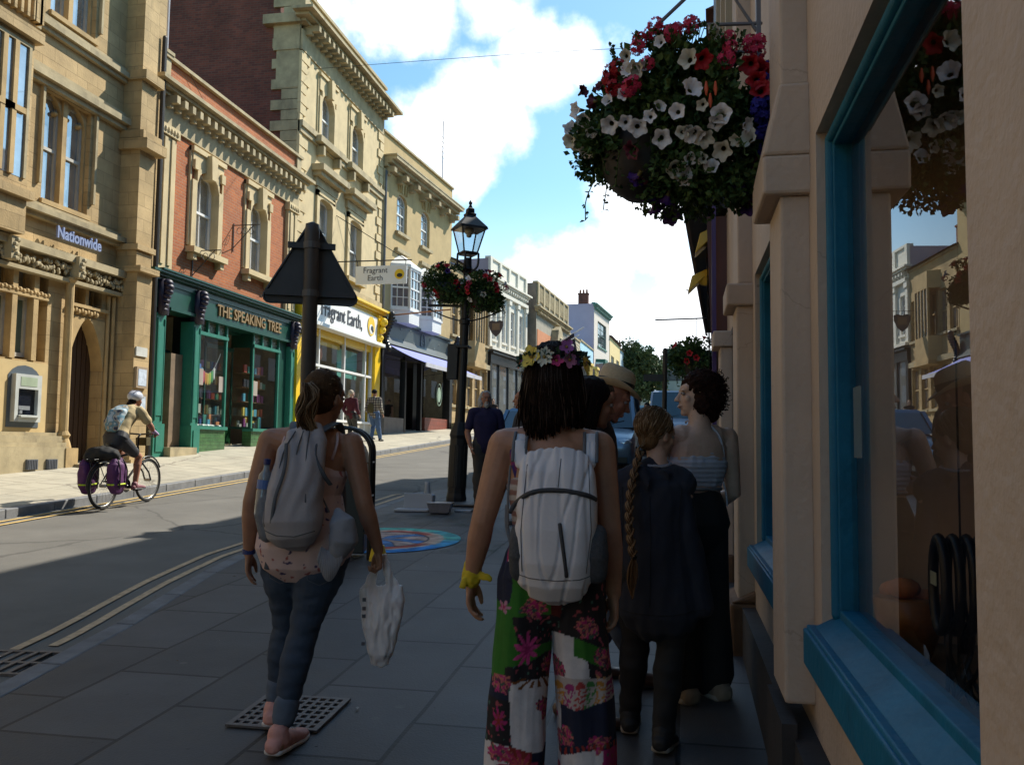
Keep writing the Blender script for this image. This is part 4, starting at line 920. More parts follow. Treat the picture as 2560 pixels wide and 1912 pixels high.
# pink gabled building
PINK = mat('lilac_render', (.46, .36, .44), .9, .07, 1)
B, L_ = front('lilac_gabled_building', 'tall cream fronted building with a lilac side wall and green oriel windows', (-7.5, 78.), (-6.75, 86), 12.9, mat('cream_front', (.68, .61, .55), .85, .05), [(9.3, 11.6)], 1, trim=mat('green_trim', (.12, .25, .22), .6), cor=12.6, side=PINK, wm=mat('dark_green_frame', (.04, .10, .09), .5), shop=(4.9, mat('green_shop', (.03, .12, .08), .5), PANE), ww=.55, grid=(6, 4), depth=12)
chimney(B, .2, .6, 12.9, 13.8, .45); chimney(B, .2, 7, 12.9, 14.3, .5)
for c in (2.0, 5.8):
    b = B.mb(); b.prism([(c-1.1, 0), (c-.7, -.8), (c+.7, -.8), (c+1.1, 0)], 7.7, 8.0, lambda p, q, d: (p, q, d)); b.prism([(c-1.1, 0), (c-.7, -.8), (c+.7, -.8), (c+1.1, 0)], 5.0, 5.5, lambda p, q, d: (p, q, d))
    for u in (-.7, 0, .7): b.box(c+u-.08, c+u+.08, -.8, -.65, 5.5, 7.7)
    o = b.build('oriel_window', mat('green_shop', (.03, .12, .08), .5), B.root); b = B.mb(); b.quad((c-.7, -.7, 5.5), (c+.7, -.7, 5.5), (c+.7, -.7, 7.7), (c-.7, -.7, 7.7)); b.quad((c-1.1, 0, 5.5), (c-.7, -.7, 5.5), (c-.7, -.7, 7.7), (c-1.1, 0, 7.7)); b.build('pane', PANE, o, fixn=False)
B, L_ = front('yellow_house', 'pale yellow house with a dark roof edge beyond the lilac building', (-6.72, 86.1), (-6.3, 95), 10.9, mat('pale_yellow_render', (.70, .56, .28), .85, .06), [(6.2, 9.2)], 2, trim=mat('dark_red_eave', (.10, .035, .03), .7), shop=(5.2, mat('dark_shopfront', (.03, .03, .035), .5), PANE), roof=1.6)
chimney(B, .5, 2.2, 11.2, 13.4)
B, L_ = front('pale_blue_house', 'narrow pale blue house beyond the pale yellow one', (-6.3, 95.1), (-5.9, 101), 10.6, mat('pale_blue_render', (.55, .65, .70), .85, .05), [(6.4, 8.8)], 2, roof=1.8)
B, L_ = front('grey_stone_townhouse', 'flat topped grey stone townhouse whose street side is coloured yellow as if sunlit, behind the street tree', (-3.9, 118), (-3.2, 136), 12.9, mat('sunlit_coloured_stone', (.62, .50, .26), .9, .1), [(6.6, 8.2), (9.4, 11.6)], 5, cor=12.1, side=mat('grey_wall', (.33, .33, .29), .9, .1, 1), depth=11, zb=5.)  # sunlight put into the street side's yellow; the other side stays grey
chimney(B, 1, 4, 12.9, 14.2)
b = B.mb(); b.box(-.06, .01, -.3, 11, 11.9, 12.2); b.build('side_band', LIMED, B.root)
B, L_ = front('white_cottage', 'white rendered cottage far up the street past the grey townhouse', (-2.6, 140), (-1., 158), 9.6, mat('white_cottage_wall', (.7, .7, .7), .85, .05), [(7.4, 8.8)], 5, zb=5.6, roof=1.5)
B, L_ = front('gabled_barn', 'far grey gabled roofed house below the wooded hill', (1.0, 160), (4.0, 182), 12.2, mat('grey_wall', (.33, .33, .29), .9, .1, 1), [(9, 10.4)], 5, zb=6.6, roof=3.)

# ------------------------------------------------------------------ right hand side: rendered shop beside the camera
CREAM = mat('cream_masonry_paint', (.53, .42, .335), .75, .10, 1.6, .6, 35, dirt=.16, bd=.008, gum=[(2.2, .03, (.14, .10, .08), .5), (.9, .003, (.25, .19, .15), -.3)])
CREAM2 = mat('cream_pilaster_paint', (.42, .33, .22), .75, .09, 2.2, .35, 30, dirt=.22, bd=.006)
TEAL = mat('teal_gloss_paint', (.004, .13, .235), .55, .22, 5, .35, 30, coat=.0, spec=.3, gum=[(11, .05, (.10, .16, .18), .5)])
DPL = mat('dark_plinth', (.03, .026, .026), .8, .3, 4, .3, 40)
def rshop():
    r = thing('cream_shop', 'cream rendered shop with teal window frames along the right edge', 'shop', (.45, 0, -1.5)); T = Matrix.Translation((-.45, 0, 1.5))
    def nb(): b = MB(); b.T = T; return b
    H = 10.4
    # front wall faces -X
    w = nb()
    def vwall(y0, y1, z0, z1, X, holes=(), th=.1):
        ys = sorted({y0, y1, *[h[0] for h in holes], *[h[1] for h in holes]}); zs = sorted({z0, z1, *[h[2] for h in holes], *[h[3] for h in holes]})
        for a, b in zip(ys, ys[1:]):
            for c, d in zip(zs, zs[1:]):
                if any(h[0] < (a+b)/2 < h[1] and h[2] < (c+d)/2 < h[3] for h in holes): continue
                w.quad((X, a, c), (X, a, d), (X, b, d), (X, b, c))
        for a, b, c, d in holes:
            t = X+th; w.quad((X, a, c), (t, a, c), (t, a, d), (X, a, d)); w.quad((X, b, c), (X, b, d), (t, b, d), (t, b, c)); w.quad((X, a, c), (X, b, c), (t, b, c), (t, a, c)); w.quad((X, a, d), (t, a, d), (t, b, d), (X, b, d))
    win = [(.9, 3.02, -.62, 1.06), (3.74, 5.46, -.62, 1.06)]
    upw = [(3.9, 4.8, 3.2, 5.2), (6.3, 7.2, 3.2, 5.2), (8.2, 9.0, 3.2, 5.2), (1.2, 2.2, 3.2, 5.2), (1.2, 2.2, 6.4, 8.2), (3.9, 4.8, 6.4, 8.2), (6.3, 7.2, 6.4, 8.2)]
    vwall(-8, 6.1, -.95, H, .45, win + [u for u in upw if u[1] < 6.1], th=.075)
    vwall(6.1, 9.6, 1.05, H, .45, [u for u in upw if u[0] > 6.1], th=.075)
    w.quad((.45, 9.6, -1.5), (8, 9.6, -1.5), (8, 9.6, H), (.45, 9.6, H)); w.quad((.45, -8, -2), (8, -8, -2), (8, -8, H), (.45, -8, H)); w.quad((.45, -8, H), (.45, 9.6, H), (8, 9.6, H), (8, -8, H)); w.quad((8, -8, -2), (8, 9.6, -2), (8, 9.6, H), (8, -8, H))
    w.build('wall', CREAM, r)
    e = nb(); e.box(.2, .6, -8, 9.7, H, H+.25); e.build('eaves', mat('eaves_dark', (.08, .07, .06), .8), r)
    p = nb()
    for y0, y1 in ((3.19, 3.55), (5.64, 6.02), (7.9, 8.24)):
        lo = -.86 if y0 < 4 else (-1.0 if y0 < 6 else -1.2)
        p.box(.35, .46, y0, y1, lo, .9); p.box(.29, .46, y0-.03, y1+.05, .9, 1.04)
        if y0 < 4: p.prism([(.29, 1.04), (.46, 1.04), (.46, 1.3), (.35, 1.3)], y0-.03, y1+.05, lambda a, b, d: (a, d, b)); p.box(.355, .46, y0, y1, 1.3, H)
        elif y0 < 6: p.box(.36, .46, y0, y1, 1.04, H)
        p.build('pier', CREAM, r, bevel=.012); p = nb()
    p.box(.35, .46, -2.0, 1.17, -1.2, H)
    p.build('pier', CREAM2 if False else CREAM, r, bevel=.012)
    WB = mat('worn_brown_base', (.16, .09, .05), .85, .35, 6, .4, 30)
    p = nb(); p.box(.30, .46, 5.58, 6.1, -1.5, -.93); p.prism([(.30, -.93), (.46, -.93), (.46, -.85)], 5.58, 6.1, lambda a, b, d: (a, d, b)); p.build('pier_base', WB, r, bevel=.02)
    p = nb(); p.box(.31, .46, 7.84, 8.3, -1.5, -.9); p.build('pier_base', WB, r, bevel=.02)
    p = nb(); p.box(.37, .47, -8, 6.0, -2.2, -.95); p.box(.33, .38, 3.1, 3.6, -1.6, -.9); p.build('plinth', DPL, r)
    p = nb(); p.box(.62, .66, 6.02, 7.9, -1.6, 1.06); p.box(.45, .66, 6.02, 7.9, 1.0, 1.06); p.build('door_recess', mat('recess_dark', (.03, .02, .018), .8), r)
    for i, (y0, y1, z0, z1) in enumerate(win):
        X = .525; f = nb()
        f.box(X-.03, X+.03, y1-.055, y1, z0+.07, z1); f.box(X-.03, X+.03, y0, y0+.055, z0+.07, z1); f.box(X-.03, X+.03, y0+.055, y1-.055, z1-.06, z1); f.box(X-.03, X+.03, y0+.055, y1-.055, z0+.05, z0+.12)
        f.tube([(X-.032, y1-.028, z0+.1), (X-.032, y1-.028, z1-.03)], .02, 8); f.tube([(X-.032, y0+.03, z1-.03), (X-.032, y1-.03, z1-.03)], .018, 8)
        fr = f.build('window_frame', TEAL, r, bevel=.005)
        f = nb(); f.box(.405, X+.05, y0-.02, y1+.035, z0-.035, z0+.055); f.prism([(X-.1, z0+.055), (X+.02, z0+.055), (X+.02, z0+.12)], y0, y1, lambda a, b, d: (a, d, b)); f.box(.395, .42, y0-.02, y1+.035, z0-.07, z0+.045)
        f.build('window_sill', TEAL, r, bevel=.006)
        f = nb(); f.quad((X+.012, y0+.02, z0+.06), (X+.012, y1-.02, z0+.06), (X+.012, y1-.02, z1-.02), (X+.012, y0+.02, z1-.02)); f.build('pane', glass_mat('near_glass', (.88, .86, .82), 0, .02, (.85, .86, .88)), fr, fixn=False)
        # paper notice in the corner of the glass
    f = nb(); f.box(.541, .543, 2.82, 2.94, -.02, .20); f.build('paper_notice', mat('paper_note', (.35, .42, .42), .7), r)
    f = nb(); f.box(.54, 3.2, .7, 6.0, -.95, -.62); f.build('display_shelf', mat('display_floor', (.25, .16, .10), .7, .3, 4), r)
    f = nb(); f.quad((3.2, .6, -.95), (3.2, 6.0, -.95), (3.2, 6.0, 2.2), (3.2, .6, 2.2)); f.quad((.55, .6, -.95), (3.2, .6, -.95), (3.2, .6, 2.2), (.55, .6, 2.2)); f.quad((.55, 6.0, -.95), (3.2, 6.0, -.95), (3.2, 6.0, 2.2), (.55, 6, 2.2)); f.quad((.55, .6, 2.2), (3.2, .6, 2.2), (3.2, 6, 2.2), (.55, 6, 2.2)); f.quad((.546, 3.03, -.6), (2, 3.03, -.6), (2, 3.03, 1.2), (.546, 3.03, 1.2))
    f.build('shop_room', mat('brown_room', (.55, .40, .28), .9, .3, 2), r)
    for y0, y1, z0, z1 in upw:
        f = nb()
        for a, b in ((y0, y0+.06), (y1-.06, y1), ((y0+y1)/2-.02, (y0+y1)/2+.02)): f.box(.48, .52, a, b, z0, z1)
        for z in (z0, (z0+z1)/2-.03, z1-.06): f.box(.481, .519, y0, y1, z, z+.06)
        wf = f.build('upper_window', WHITE, r); f = nb(); f.quad((.51, y0, z0), (.51, y1, z0), (.51, y1, z1), (.51, y0, z1)); f.build('pane', PANE, wf, fixn=False)
        f = nb(); f.box(.38, .5, y0-.15, y0-.02, z0-.05, z1+.1); f.box(.38, .5, y1+.02, y1+.15, z0-.05, z1+.1); f.build('window_jamb', CREAM2, r)
    return r
rshop()
# things on show inside
r = thing('belt_display', 'bunch of black coiled leather belts hanging in the right hand window', 'belts', (.64, 2.40, -.33)); r.scale = (.72, .72, .72)
for k in range(4):
    m = MB(); a = .015*k; m.tube([V((.0+.045*k, .08*math.cos(w), .16*math.sin(w))) for w in [i*PI/10 for i in range(20)]], (.018), 8, closed=True); m.build('belt_coil', mat('black_leather', (.01, .01, .012), .4, .2, 20), r, smooth=True)
m = MB(); 
for k in range(14): q = k*1.3; m.tube(spline([(.07+.05*math.sin(q), .03*math.cos(q), -.12), (.07+.06*math.sin(q), .04*math.cos(q*2), -.24), (.07+.07*math.sin(q*1.7), .05*math.cos(q), -.42)], 3), .008, 5)
m.build('tassel', mat('black_leather', (.01, .01, .012)), r)
m = MB(); m.box(-.025, -.022, -.05, .02, .0, .045); m.build('price_tag', mat('tag_card', (.35, .38, .30), .7), r)
m = MB(); m.tube([(.07, 0, .14), (.07, 0, .9)], .004, 5); m.build('hanging_cord', BLACK, r)
r = thing('fabric_bundle', 'amber and orange folded fabric in a pot behind the window', 'fabric', (.66, 2.80, -.61)); r.scale = (.6, .6, .6)
m = MB(); m.lathe([(.09, 0), (.15, .18), (.17, .3), (.15, .31)], (0, 0, 0), 16); m.build('pot', mat('amber_glass', (.30, .12, .03), .3, .3, 6), r, smooth=True)
m = MB()
for k in range(9): m.ell((.08*math.cos(k*2.1), .08*math.sin(k*2.1), .3+.03*(k % 3)), (.08, .06, .05), 8)
m.build('folded_cloth', mat('orange_cloth', (.55, .2, .08), .7, .3, 9), r, smooth=True)

# black fronted shop with carved board and yellow lamps
def blackshop():
    r = thing('black_fronted_shop', 'black timber fronted shop with pale lozenge board beyond the cream shop', 'shop', (.5, 8.3, -1.4)); T = Matrix.Translation((-.5, -8.3, 1.4))
    def nb(): b = MB(); b.T = T; return b
    X = lambda y: .52+.02*(y-8.3)
    w = nb()
    for a, b in ((8.3, 20.),): w.add([(.5, a, -1.6), (.78, b, -1.6), (.78, b, 10.3), (.5, a, 10.3), (8, a, -1.6), (8, b, -1.6), (8, b, 10.3), (8, a, 10.3)], [(0, 3, 2, 1), (4, 5, 6, 7), (0, 4, 7, 3), (1, 2, 6, 5), (3, 7, 6, 2)])
    w.build('wall', mat('black_boarding', (.014, .013, .016), .6, .2, 3, .3, 20, stretch=(1, 1, 6)), r)
    e = nb(); xo0, xo1 = .07, .55
    # raking canopy whose outer edge drifts away with the bend of the street
    e.add([(xo0, 8.5, 2.30), (xo1, 18.2, 2.36), (.8, 18.2, 2.36), (.5, 8.5, 2.30), (xo0-.02, 8.5, 2.62), (xo1-.02, 18.2, 2.62), (.8, 18.2, 3.1), (.5, 8.5, 3.1)], [(0, 1, 2, 3), (4, 7, 6, 5), (0, 4, 5, 1), (1, 5, 6, 2), (2, 6, 7, 3), (3, 7, 4, 0)])
    e.build('canopy', mat('black_boarding', (.014, .013, .016)), r)
    e = nb(); e.add([(xo0-.03, 8.45, 2.24), (xo1-.03, 18.2, 2.30), (xo1+.0, 18.2, 2.66), (xo0, 8.45, 2.66), (xo0+.01, 8.45, 2.24), (xo1+.01, 18.2, 2.30)], [(0, 1, 2, 3), (0, 4, 5, 1)]); e.build('eave_board', mat('grey_brown_board', (.10, .06, .05), .8), r)
    # painted board with long lozenges
    b = nb(); b.add([(.30, 8.6, .98), (.50, 13.6, .98), (.46, 13.6, 2.25), (.26, 8.6, 2.25), (.5, 8.6, .98), (.6, 13.6, .98), (.6, 13.6, 2.25), (.5, 8.6, 2.25)], [(0, 1, 2, 3), (0, 4, 5, 1), (3, 2, 6, 7), (0, 3, 7, 4)])
    bd = b.build('carved_board', mat('red_brown_board', (.10, .03, .02), .5, .2), r)
    for i in range(6):
        y0 = 8.75+i*.8; n = lambda y, z: (.272+(y-8.6)*.04-.012, y, z); b = nb()
        zc = 1.62; b.add([n(y0, zc-.28), n(y0+.35, zc-.6), n(y0+.7, zc-.28), n(y0+.7, zc+.28), n(y0+.35, zc+.6), n(y0, zc+.28)], [(0, 1, 2, 3, 4, 5)]); b.build('lozenge', mat('pale_blue_paint', (.50, .58, .68), .35, .2, 4) if i % 2 else mat('white_lozenge', (.7, .7, .68), .35), bd, fixn=False)
    for y, z, dx in ((8.75, 2.2, .12), (10.9, 2.2, .07)):
        b = nb(); b.prism([(.30+dx, .0), (.08+dx, -.1), (.03+dx, -.3), (.22+dx, -.12), (.3+dx, -.1)], -.12, .12, lambda a, c, d: (a, y+d, z+c)); b.ell((.24+dx, y, z-.12), (.1, .1, .09), 10); b.build('yellow_lamp_hood', mat('yellow_hood', (.62, .40, .04), .4), r, bevel=.01)
    p = nb(); p.box(.36, .6, 11.0, 11.4, -1.1, .75); p.box(.31, .6, 10.95, 11.45, .75, .95); p.build('pier', CREAM2, r)
    p = nb(); p.box(.30, .34, 8.4, 8.44, -1.1, 2.3); p.build('purple_post', mat('purple_gloss', (.05, .015, .12), .4), r)
blackshop()
def rblock(name, label, y0, y1, h, m):  # unseen blocks past the black shop, added for the shadows they cast
    r = thing(name, label, 'building', (wR(y0)+.2, y0, -1.5+.05*y0)); X0 = 0; X1 = wR(y1)-wR(y0); L_ = y1-y0
    w = MB(); w.add([(X0, 0, -.3), (X1, L_, -.3), (X1, L_, h), (X0, 0, h), (8, 0, -.3), (8, L_, -.3), (8, L_, h), (8, 0, h)], [(0, 1, 2, 3), (4, 7, 6, 5), (0, 3, 7, 4), (1, 5, 6, 2), (3, 2, 6, 7)]); w.build('wall', m, r)
    f = MB(); f.add([(-.3, -.05, h), (X1-.3, L_, h), (4+X1, L_, h+1.8), (4, 0, h+1.8), (8.3, 0, h), (8.3, L_, h)], [(0, 1, 2, 3), (3, 2, 5, 4), (0, 3, 4), (1, 5, 2)]); f.build('roof', ROOFT, r)
    n = int(L_/2.4)
    for i in range(n):
        for z in (3.2, 5.4):
            if z+1.4 < h: y = 1+i*2.4; x = X1*(y/L_); q = MB(); q.box(x-.04, x+.06, y, y+1.0, z, z+1.4); q.build('window', WHITE, r)
    return r
rblock('shadow_caster_house', 'unseen brick house added beyond the black shop to shade the street', 20.1, 26.5, 10.6, BRICKD)
rblock('shadow_caster_shop', 'unseen pale rendered shop added further up to shade the street', 26.8, 44, 6.2, PALEST)
rblock('shadow_caster_terrace', 'unseen long stone terrace added far up to shade the street', 45, 90, 7.0, STONE)

# unseen street behind the camera, put in to block sky light
def backblock(name, label, x0, x1, y0, y1, h, m):
    r = thing(name, label, 'building', ((x0+x1)/2, (y0+y1)/2, -2.)); w = MB(); a = (x1-x0)/2; b = (y1-y0)/2; w.box(-a, a, -b, b, 0, h); w.build('wall', m, r)
    s = 1 if x1 < -5 else -1; X = a*s
    for i in range(int((y1-y0)/2.6)):
        for z in (4.6, 7.6): q = MB(); y = -b+.8+i*2.6; q.box(X-.05, X+.06, y, y+1.1, z, z+1.7); q.build('window', PANE, r)
    q = MB(); q.box(-a-.2, a+.2, -b, b, h, h+.3); q.build('parapet', LIMED, r)
backblock('sky_blocking_stone_house', 'unseen stone building added behind the camera on the sunny side to block sky light', -20, -11.5, -14, 6.9, 12.5, STONE)
backblock('sky_blocking_brick_house', 'unseen brick building added further behind the camera on the sunny side to block sky light', -20, -11.5, -40, -14.2, 11, BRICK)
backblock('sky_blocking_cream_house', 'unseen cream building added behind the camera on the shaded side to block sky light', .6, 9, -40, -8.2, 11.6, PALEST)
# ------------------------------------------------------------------ foliage and flowers
LEAF = mat('basket_leaf', (.035, .075, .02), .6, .4, 9, spec=.3)
LEAF2 = mat('basket_leaf_light', (.075, .13, .035), .6, .3, 9, spec=.3)
FLW = mat('white_petals', (.74, .72, .74), .7, .04, 9); FLR = mat('red_petals', (.42, .008, .018), .65, .2, 9); FLP = mat('pink_red_petals', (.62, .03, .10), .65, .2, 9)
FLV = mat('violet_petals', (.05, .008, .13), .65, .2, 9); FLM = mat('maroon_petals', (.10, .008, .03), .65, .2, 9); FLB = mat('blue_petals', (.025, .02, .28), .65, .2, 9); EYE = mat('flower_eye', (.10, .09, .02), .7)
def rot_to(d, roll=0.):
    return d.to_track_quat('Z', 'Y').to_matrix().to_4x4() @ Matrix.Rotation(roll, 4, 'Z')
def petunia_mesh(name, m, r=.042, sd=0):
    rr_ = random.Random(sd); am = [rr_.uniform(-.004, .008) for _ in range(5)]; sq = rr_.uniform(.82, 1.); nl = rr_.uniform(.09, .17); cup = rr_.uniform(-.2, .5)
    mb = MB(); n = 30; prof = [(.006, -.05), (.011, -.025), (.02, -.008), (.032, .004), (.042, .004)]
    for k, (rr, z) in enumerate(prof):
        for j in range(n):
            w = 2*PI*j/n; lob = 1+.13*math.cos(5*w)*(k/4)**2; ruf = (.005*math.sin(10*w+sd)+am[int(w/1.2567) % 5]*math.sin((w % 1.2567)/1.2567*PI)+cup*.012)*(k/4)**3; lob = 1+nl*math.cos(5*w)*(k/4)**2
            mb.v.append((rr*r/.042*lob*math.cos(w)*sq, rr*r/.042*lob*math.sin(w), (z+ruf)*r/.042))
    for k in range(4):
        for j in range(n): mb.f.append((k*n+j, k*n+(j+1) % n, (k+1)*n+(j+1) % n, (k+1)*n+j)); mb.m.append(1 if k < 1 else 0)
    mb.f.append(tuple(range(n))); mb.m.append(1)
    me = mb.mesh(name); me.materials.append(m); me.materials.append(EYE); me.polygons.foreach_set('material_index', mb.m); me.polygons.foreach_set('use_smooth', [True]*len(me.polygons)); return me
def geranium_mesh(name, m, r=.045):
    mb = MB(); rnd = random.Random(2)
    for i in range(26):
        d = V((rnd.gauss(0, 1), rnd.gauss(0, 1), rnd.gauss(.3, 1))).normalized(); M_ = Matrix.Translation(d*r*.75) @ rot_to(d, rnd.random()*6)
        for k in range(5):
            w = k*1.2566; a = .011; c = V((math.cos(w), math.sin(w), 0)); s = V((-math.sin(w), math.cos(w), 0)); mb.add([M_ @ V((0, 0, 0)), M_ @ (c*a*.7+s*a*.45), M_ @ (c*a*1.35+V((0, 0, .003))), M_ @ (c*a*.7-s*a*.45)], [(0, 1, 2, 3)])
    me = mb.mesh(name); me.materials.append(m); return me
PM = {k: petunia_mesh('petunia_'+k, m) for k, m in (('w', FLW), ('r', FLR), ('v', FLV), ('m', FLM))}
PW = [petunia_mesh('petunia_white', FLW if i % 3 else mat('cream_petals', (.60, .58, .50), .7, .08, 9), sd=i+1) for i in range(7)]
GM = {k: geranium_mesh('geranium_'+k, m) for k, m in (('p', FLP), ('r', FLR), ('b', FLB))}
def leaf(mb, p, d, s, rnd):
    d = d.normalized(); a, b = frame_of(d, V((rnd.gauss(0, 1), rnd.gauss(0, 1), rnd.gauss(0, 1)))); q = p+d*s; w = s*.38; m = p+d*s*.5-b*s*.12
    mb.add([p, m+a*w, q, m-a*w], [(0, 1, 2, 3)])
def foliage(mb, c, r, n, rnd, s=(.02, .045), noise_s=4., gap=.35, lo=0.):
    c = V(c); k = 0; tries = 0
    while k < n and tries < n*6:
        tries += 1
        d = V((rnd.gauss(0, 1), rnd.gauss(0, 1), rnd.gauss(0, 1))).normalized(); q = rnd.random()**.45
        p = V((d.x*r[0], d.y*r[1], d.z*r[2]))*q
        nz = noise.noise((p+c)*noise_s)
        if q > .55+.8*(nz+.25) + (1-gap)*.25: continue
        if d.z < -.2 and rnd.random() < lo: continue
        mb.mi = 1 if (noise.noise((p+c)*noise_s*1.7+V((9, 9, 9))) > .05 or rnd.random() < .15) else 0
        leaf(mb, c+p, d+V((rnd.gauss(0, .7), rnd.gauss(0, .7), rnd.gauss(0, .7))), rnd.uniform(*s), rnd); k += 1
def put(me, name, parent, loc, d, s=1., roll=0.):
    o = bpy.data.objects.new(name, me); COL.objects.link(o); o.parent = parent
    o.matrix_local = Matrix.Translation(loc) @ rot_to(V(d).normalized(), roll) @ Matrix.Scale(s, 4); return o
def trail(mb, p, n, rnd, down=1., s=.03):
    p = V(p); d = V((rnd.gauss(0, .5), rnd.gauss(0, .5), -.3))
    pts = [p.copy()]
    for i in range(n):
        d += V((rnd.gauss(0, .25), rnd.gauss(0, .25), -.35*down)); p = p+d.normalized()*.035; pts.append(p.copy())
        mb.mi = rnd.random() < .4
        for _ in range(2): leaf(mb, p, V((rnd.gauss(0, 1), rnd.gauss(0, 1), rnd.gauss(0, .5))), s*rnd.uniform(.6, 1.1), rnd)
    mb.mi = 0; mb.tube(pts, .0025, 4, cap=False)
    return p, d

# the big basket near the camera: flower places are given as picture bearings turned into points on its surface
def bigbasket():
    rnd = random.Random(11); c = onY(1695, 312, 3.9); r = thing('hanging_basket', 'large flower basket of white, red and violet petunias hanging beside the cream shop', 'hanging basket', c)
    R = V((.43, .34, .40))
    mb = MB(); foliage(mb, (0, 0, .02), (.42, .35, .38), 11000, rnd, (.022, .05), 6., .5)
    foliage(mb, (-.30, 0, -.08), (.19, .24, .2), 3800, rnd, (.018, .038), 8., .6)
    foliage(mb, (.30, .05, -.1), (.18, .22, .3), 4200, rnd, (.015, .035), 8., .5)
    foliage(mb, (.05, -.05, -.28), (.3, .27, .16), 3400, rnd, (.015, .035), 8., .5)
    ends = []
    for k in range(46):
        w = rnd.random()*6.28; q = .85; ends.append(trail(mb, (R.x*q*math.cos(w), R.y*q*math.sin(w), rnd.uniform(-.22, -.05)), rnd.randint(2, 6), rnd))
    for k in range(60):                               # upward sprigs
        w = rnd.random()*6.28; q = rnd.random()*.8; p = V((R.x*q*math.cos(w), R.y*q*math.sin(w), R.z*math.sqrt(1-q*q)*.9)); d = V((math.cos(w)*.5, math.sin(w)*.5, 1)).normalized()
        mb.tube([p, p+d*.07], .002, 4, cap=False)
        for _ in range(6): mb.mi = rnd.random() < .5; leaf(mb, p+d*rnd.uniform(.02, .08), V((rnd.gauss(0, 1), rnd.gauss(0, 1), 1)), .022, rnd)
        mb.mi = 0
    mb.build('foliage', [LEAF, LEAF2], r, fixn=False)
    m = MB(); m.lathe([(.02, -.37), (.08, -.355), (.14, -.31), (.18, -.24), (.19, -.15), (.19, -.05)], (-.15, -.03, .02), 24); m.build('basket_bowl', mat('dark_bowl', (.018, .014, .013), .6, .3, 8), r, smooth=True)
    to = (-c).normalized(); rx = CR; uy = CU
    def surf(sx, sy, off=0.):
        d = ray(sx, sy); d = d*(1/d.length); o = -V(c); A = V((R.x+.0, R.y-.01, R.z+.0)); dd = V((d.x/A.x, d.y/A.y, d.z/A.z)); oo = V((o.x/A.x, o.y/A.y, o.z/A.z))
        b = dd.dot(oo); a = dd.dot(dd); cc = oo.dot(oo)-1; disc = b*b-a*cc
        t = (-b-math.sqrt(disc))/a if disc > 0 else -b/a
        return o+d*t+to*.028
    whites = [(1565,140),(1720,148),(1650,105),(1590,175),(1730,220),(1755,262),(1650,265),(1693,278),(1595,318),(1625,290),(1802,285),(1790,305),(1655,345),(1720,325),(1760,345),(1805,375),(1870,345),(1868,312),(1838,350),(1725,395),(1690,420),(1720,430),(1778,415),(1755,395),(1710,445),(1705,330),(1440,275),(1430,320),(1426,350),(1448,358),(1468,378),(1460,300),(1480,330),(1525,312),(1565,305),(1520,250),(1560,235),(1605,165),(1785,75),(1790,90),(1735,335),(1570,175)]
    for sx, sy in whites:
        p = surf(sx, sy); d = (to*1.0+p.normalized()*.5+V((rnd.gauss(0, .4), 0, rnd.gauss(0, .35)))); put(rnd.choice(PW), 'white_petunia', r, p, d+V((rnd.gauss(0, .35), 0, rnd.gauss(-.1, .35))), rnd.uniform(.62, 1.12)*.92, rnd.random()*6)
    for sx, sy in [(1872,162),(1905,185),(1890,200),(1940,185),(1900,225),(1757,150),(1895,170)]: p = surf(sx, sy); put(PM['r'], 'red_petunia', r, p, to+V((rnd.gauss(0, .2), 0, rnd.gauss(0, .2))), 1.0, rnd.random()*6)
    for sx, sy in [(1640,65),(1625,85),(1600,100),(1595,120),(1690,75),(1680,85),(1728,62),(1820,95),(1825,120),(1815,150),(1875,110),(1895,105),(1890,130),(1620,158),(1585,210),(1575,220),(1545,170),(1530,180),(1525,200),(1535,220),(1600,100)]:
        p = surf(sx, sy); put(GM['p' if sx > 1550 or sx == 1600 else 'r'], 'geranium_head', r, p, to, rnd.uniform(.8, 1.1), rnd.random()*6)
    for sx, sy in [(1460,228),(1482,255),(1500,215),(1520,205)]: p = surf(sx, sy); put(PM['m'], 'maroon_flower', r, p, V((rnd.gauss(0, 1), rnd.gauss(0, 1), .3)), .7)
    for sx, sy in [(1630,500),(1675,540),(1680,535),(1590,445),(1870,505),(1850,470),(1885,440),(1895,450),(1895,410),(1640,520),(1880,460),(1580,375),(1870,515),(1600,450),(1665,500)]:
        p = surf(sx, sy); put(PM['v' if rnd.random() < .65 else 'm'], 'violet_petunia', r, p, V((rnd.gauss(0, .6), -.3+rnd.gauss(0, .6), -.6)), .95)
    for i in range(26): p = surf(rnd.uniform(1880, 1950), rnd.uniform(160, 400)); put(GM['b'], 'blue_lobelia', r, p, to, .8, rnd.random()*6)
    for sx, sy in [(1765,205),(1775,235),(1788,205)]: p = surf(sx, sy); m = MB(); m.tube([p, p+V((0, 0, -.03)), p+V((0, 0, -.055))], [.004, .009, .003], 6); m.build('fuchsia_bud', mat('coral_petals', (.7, .12, .05), .6), r, smooth=True)
    # bracket
    b = thing('basket_bracket', 'grey steel triangular wall bracket carrying the large flower basket', 'bracket', (.355, 3.9, 1.9))
    m = MB(); h = c-V((.355, 3.9, 1.9)); t = V((h.x-.05, 0, .0))
    m.box(-.02, .0, -.02, .02, -.3, .5); m.tube([(0, 0, -.02), t], .009, 6); m.tube([(0, .02, -.14), (t.x*.7, 0, -.13), t], .009, 6); m.tube([(0, 0, .42), t+V((-.05, 0, 0))], .009, 6); m.tube([(0, 0, .3), (-.12, 0, .12), (-.02, 0, -.05)], .008, 6)
    m.build('bracket_arm', mat('galvanised', (.16, .16, .18), .5, .1, 5), b)
    ch = MB()
    for dx, dy in ((.2, 0), (-.15, .15), (-.15, -.15)): ch.tube([V((h.x, 0, 0)), V((h.x+dx, dy, -.45))], .003, 4)
    ch.build('hanging_chain', IRON, b)
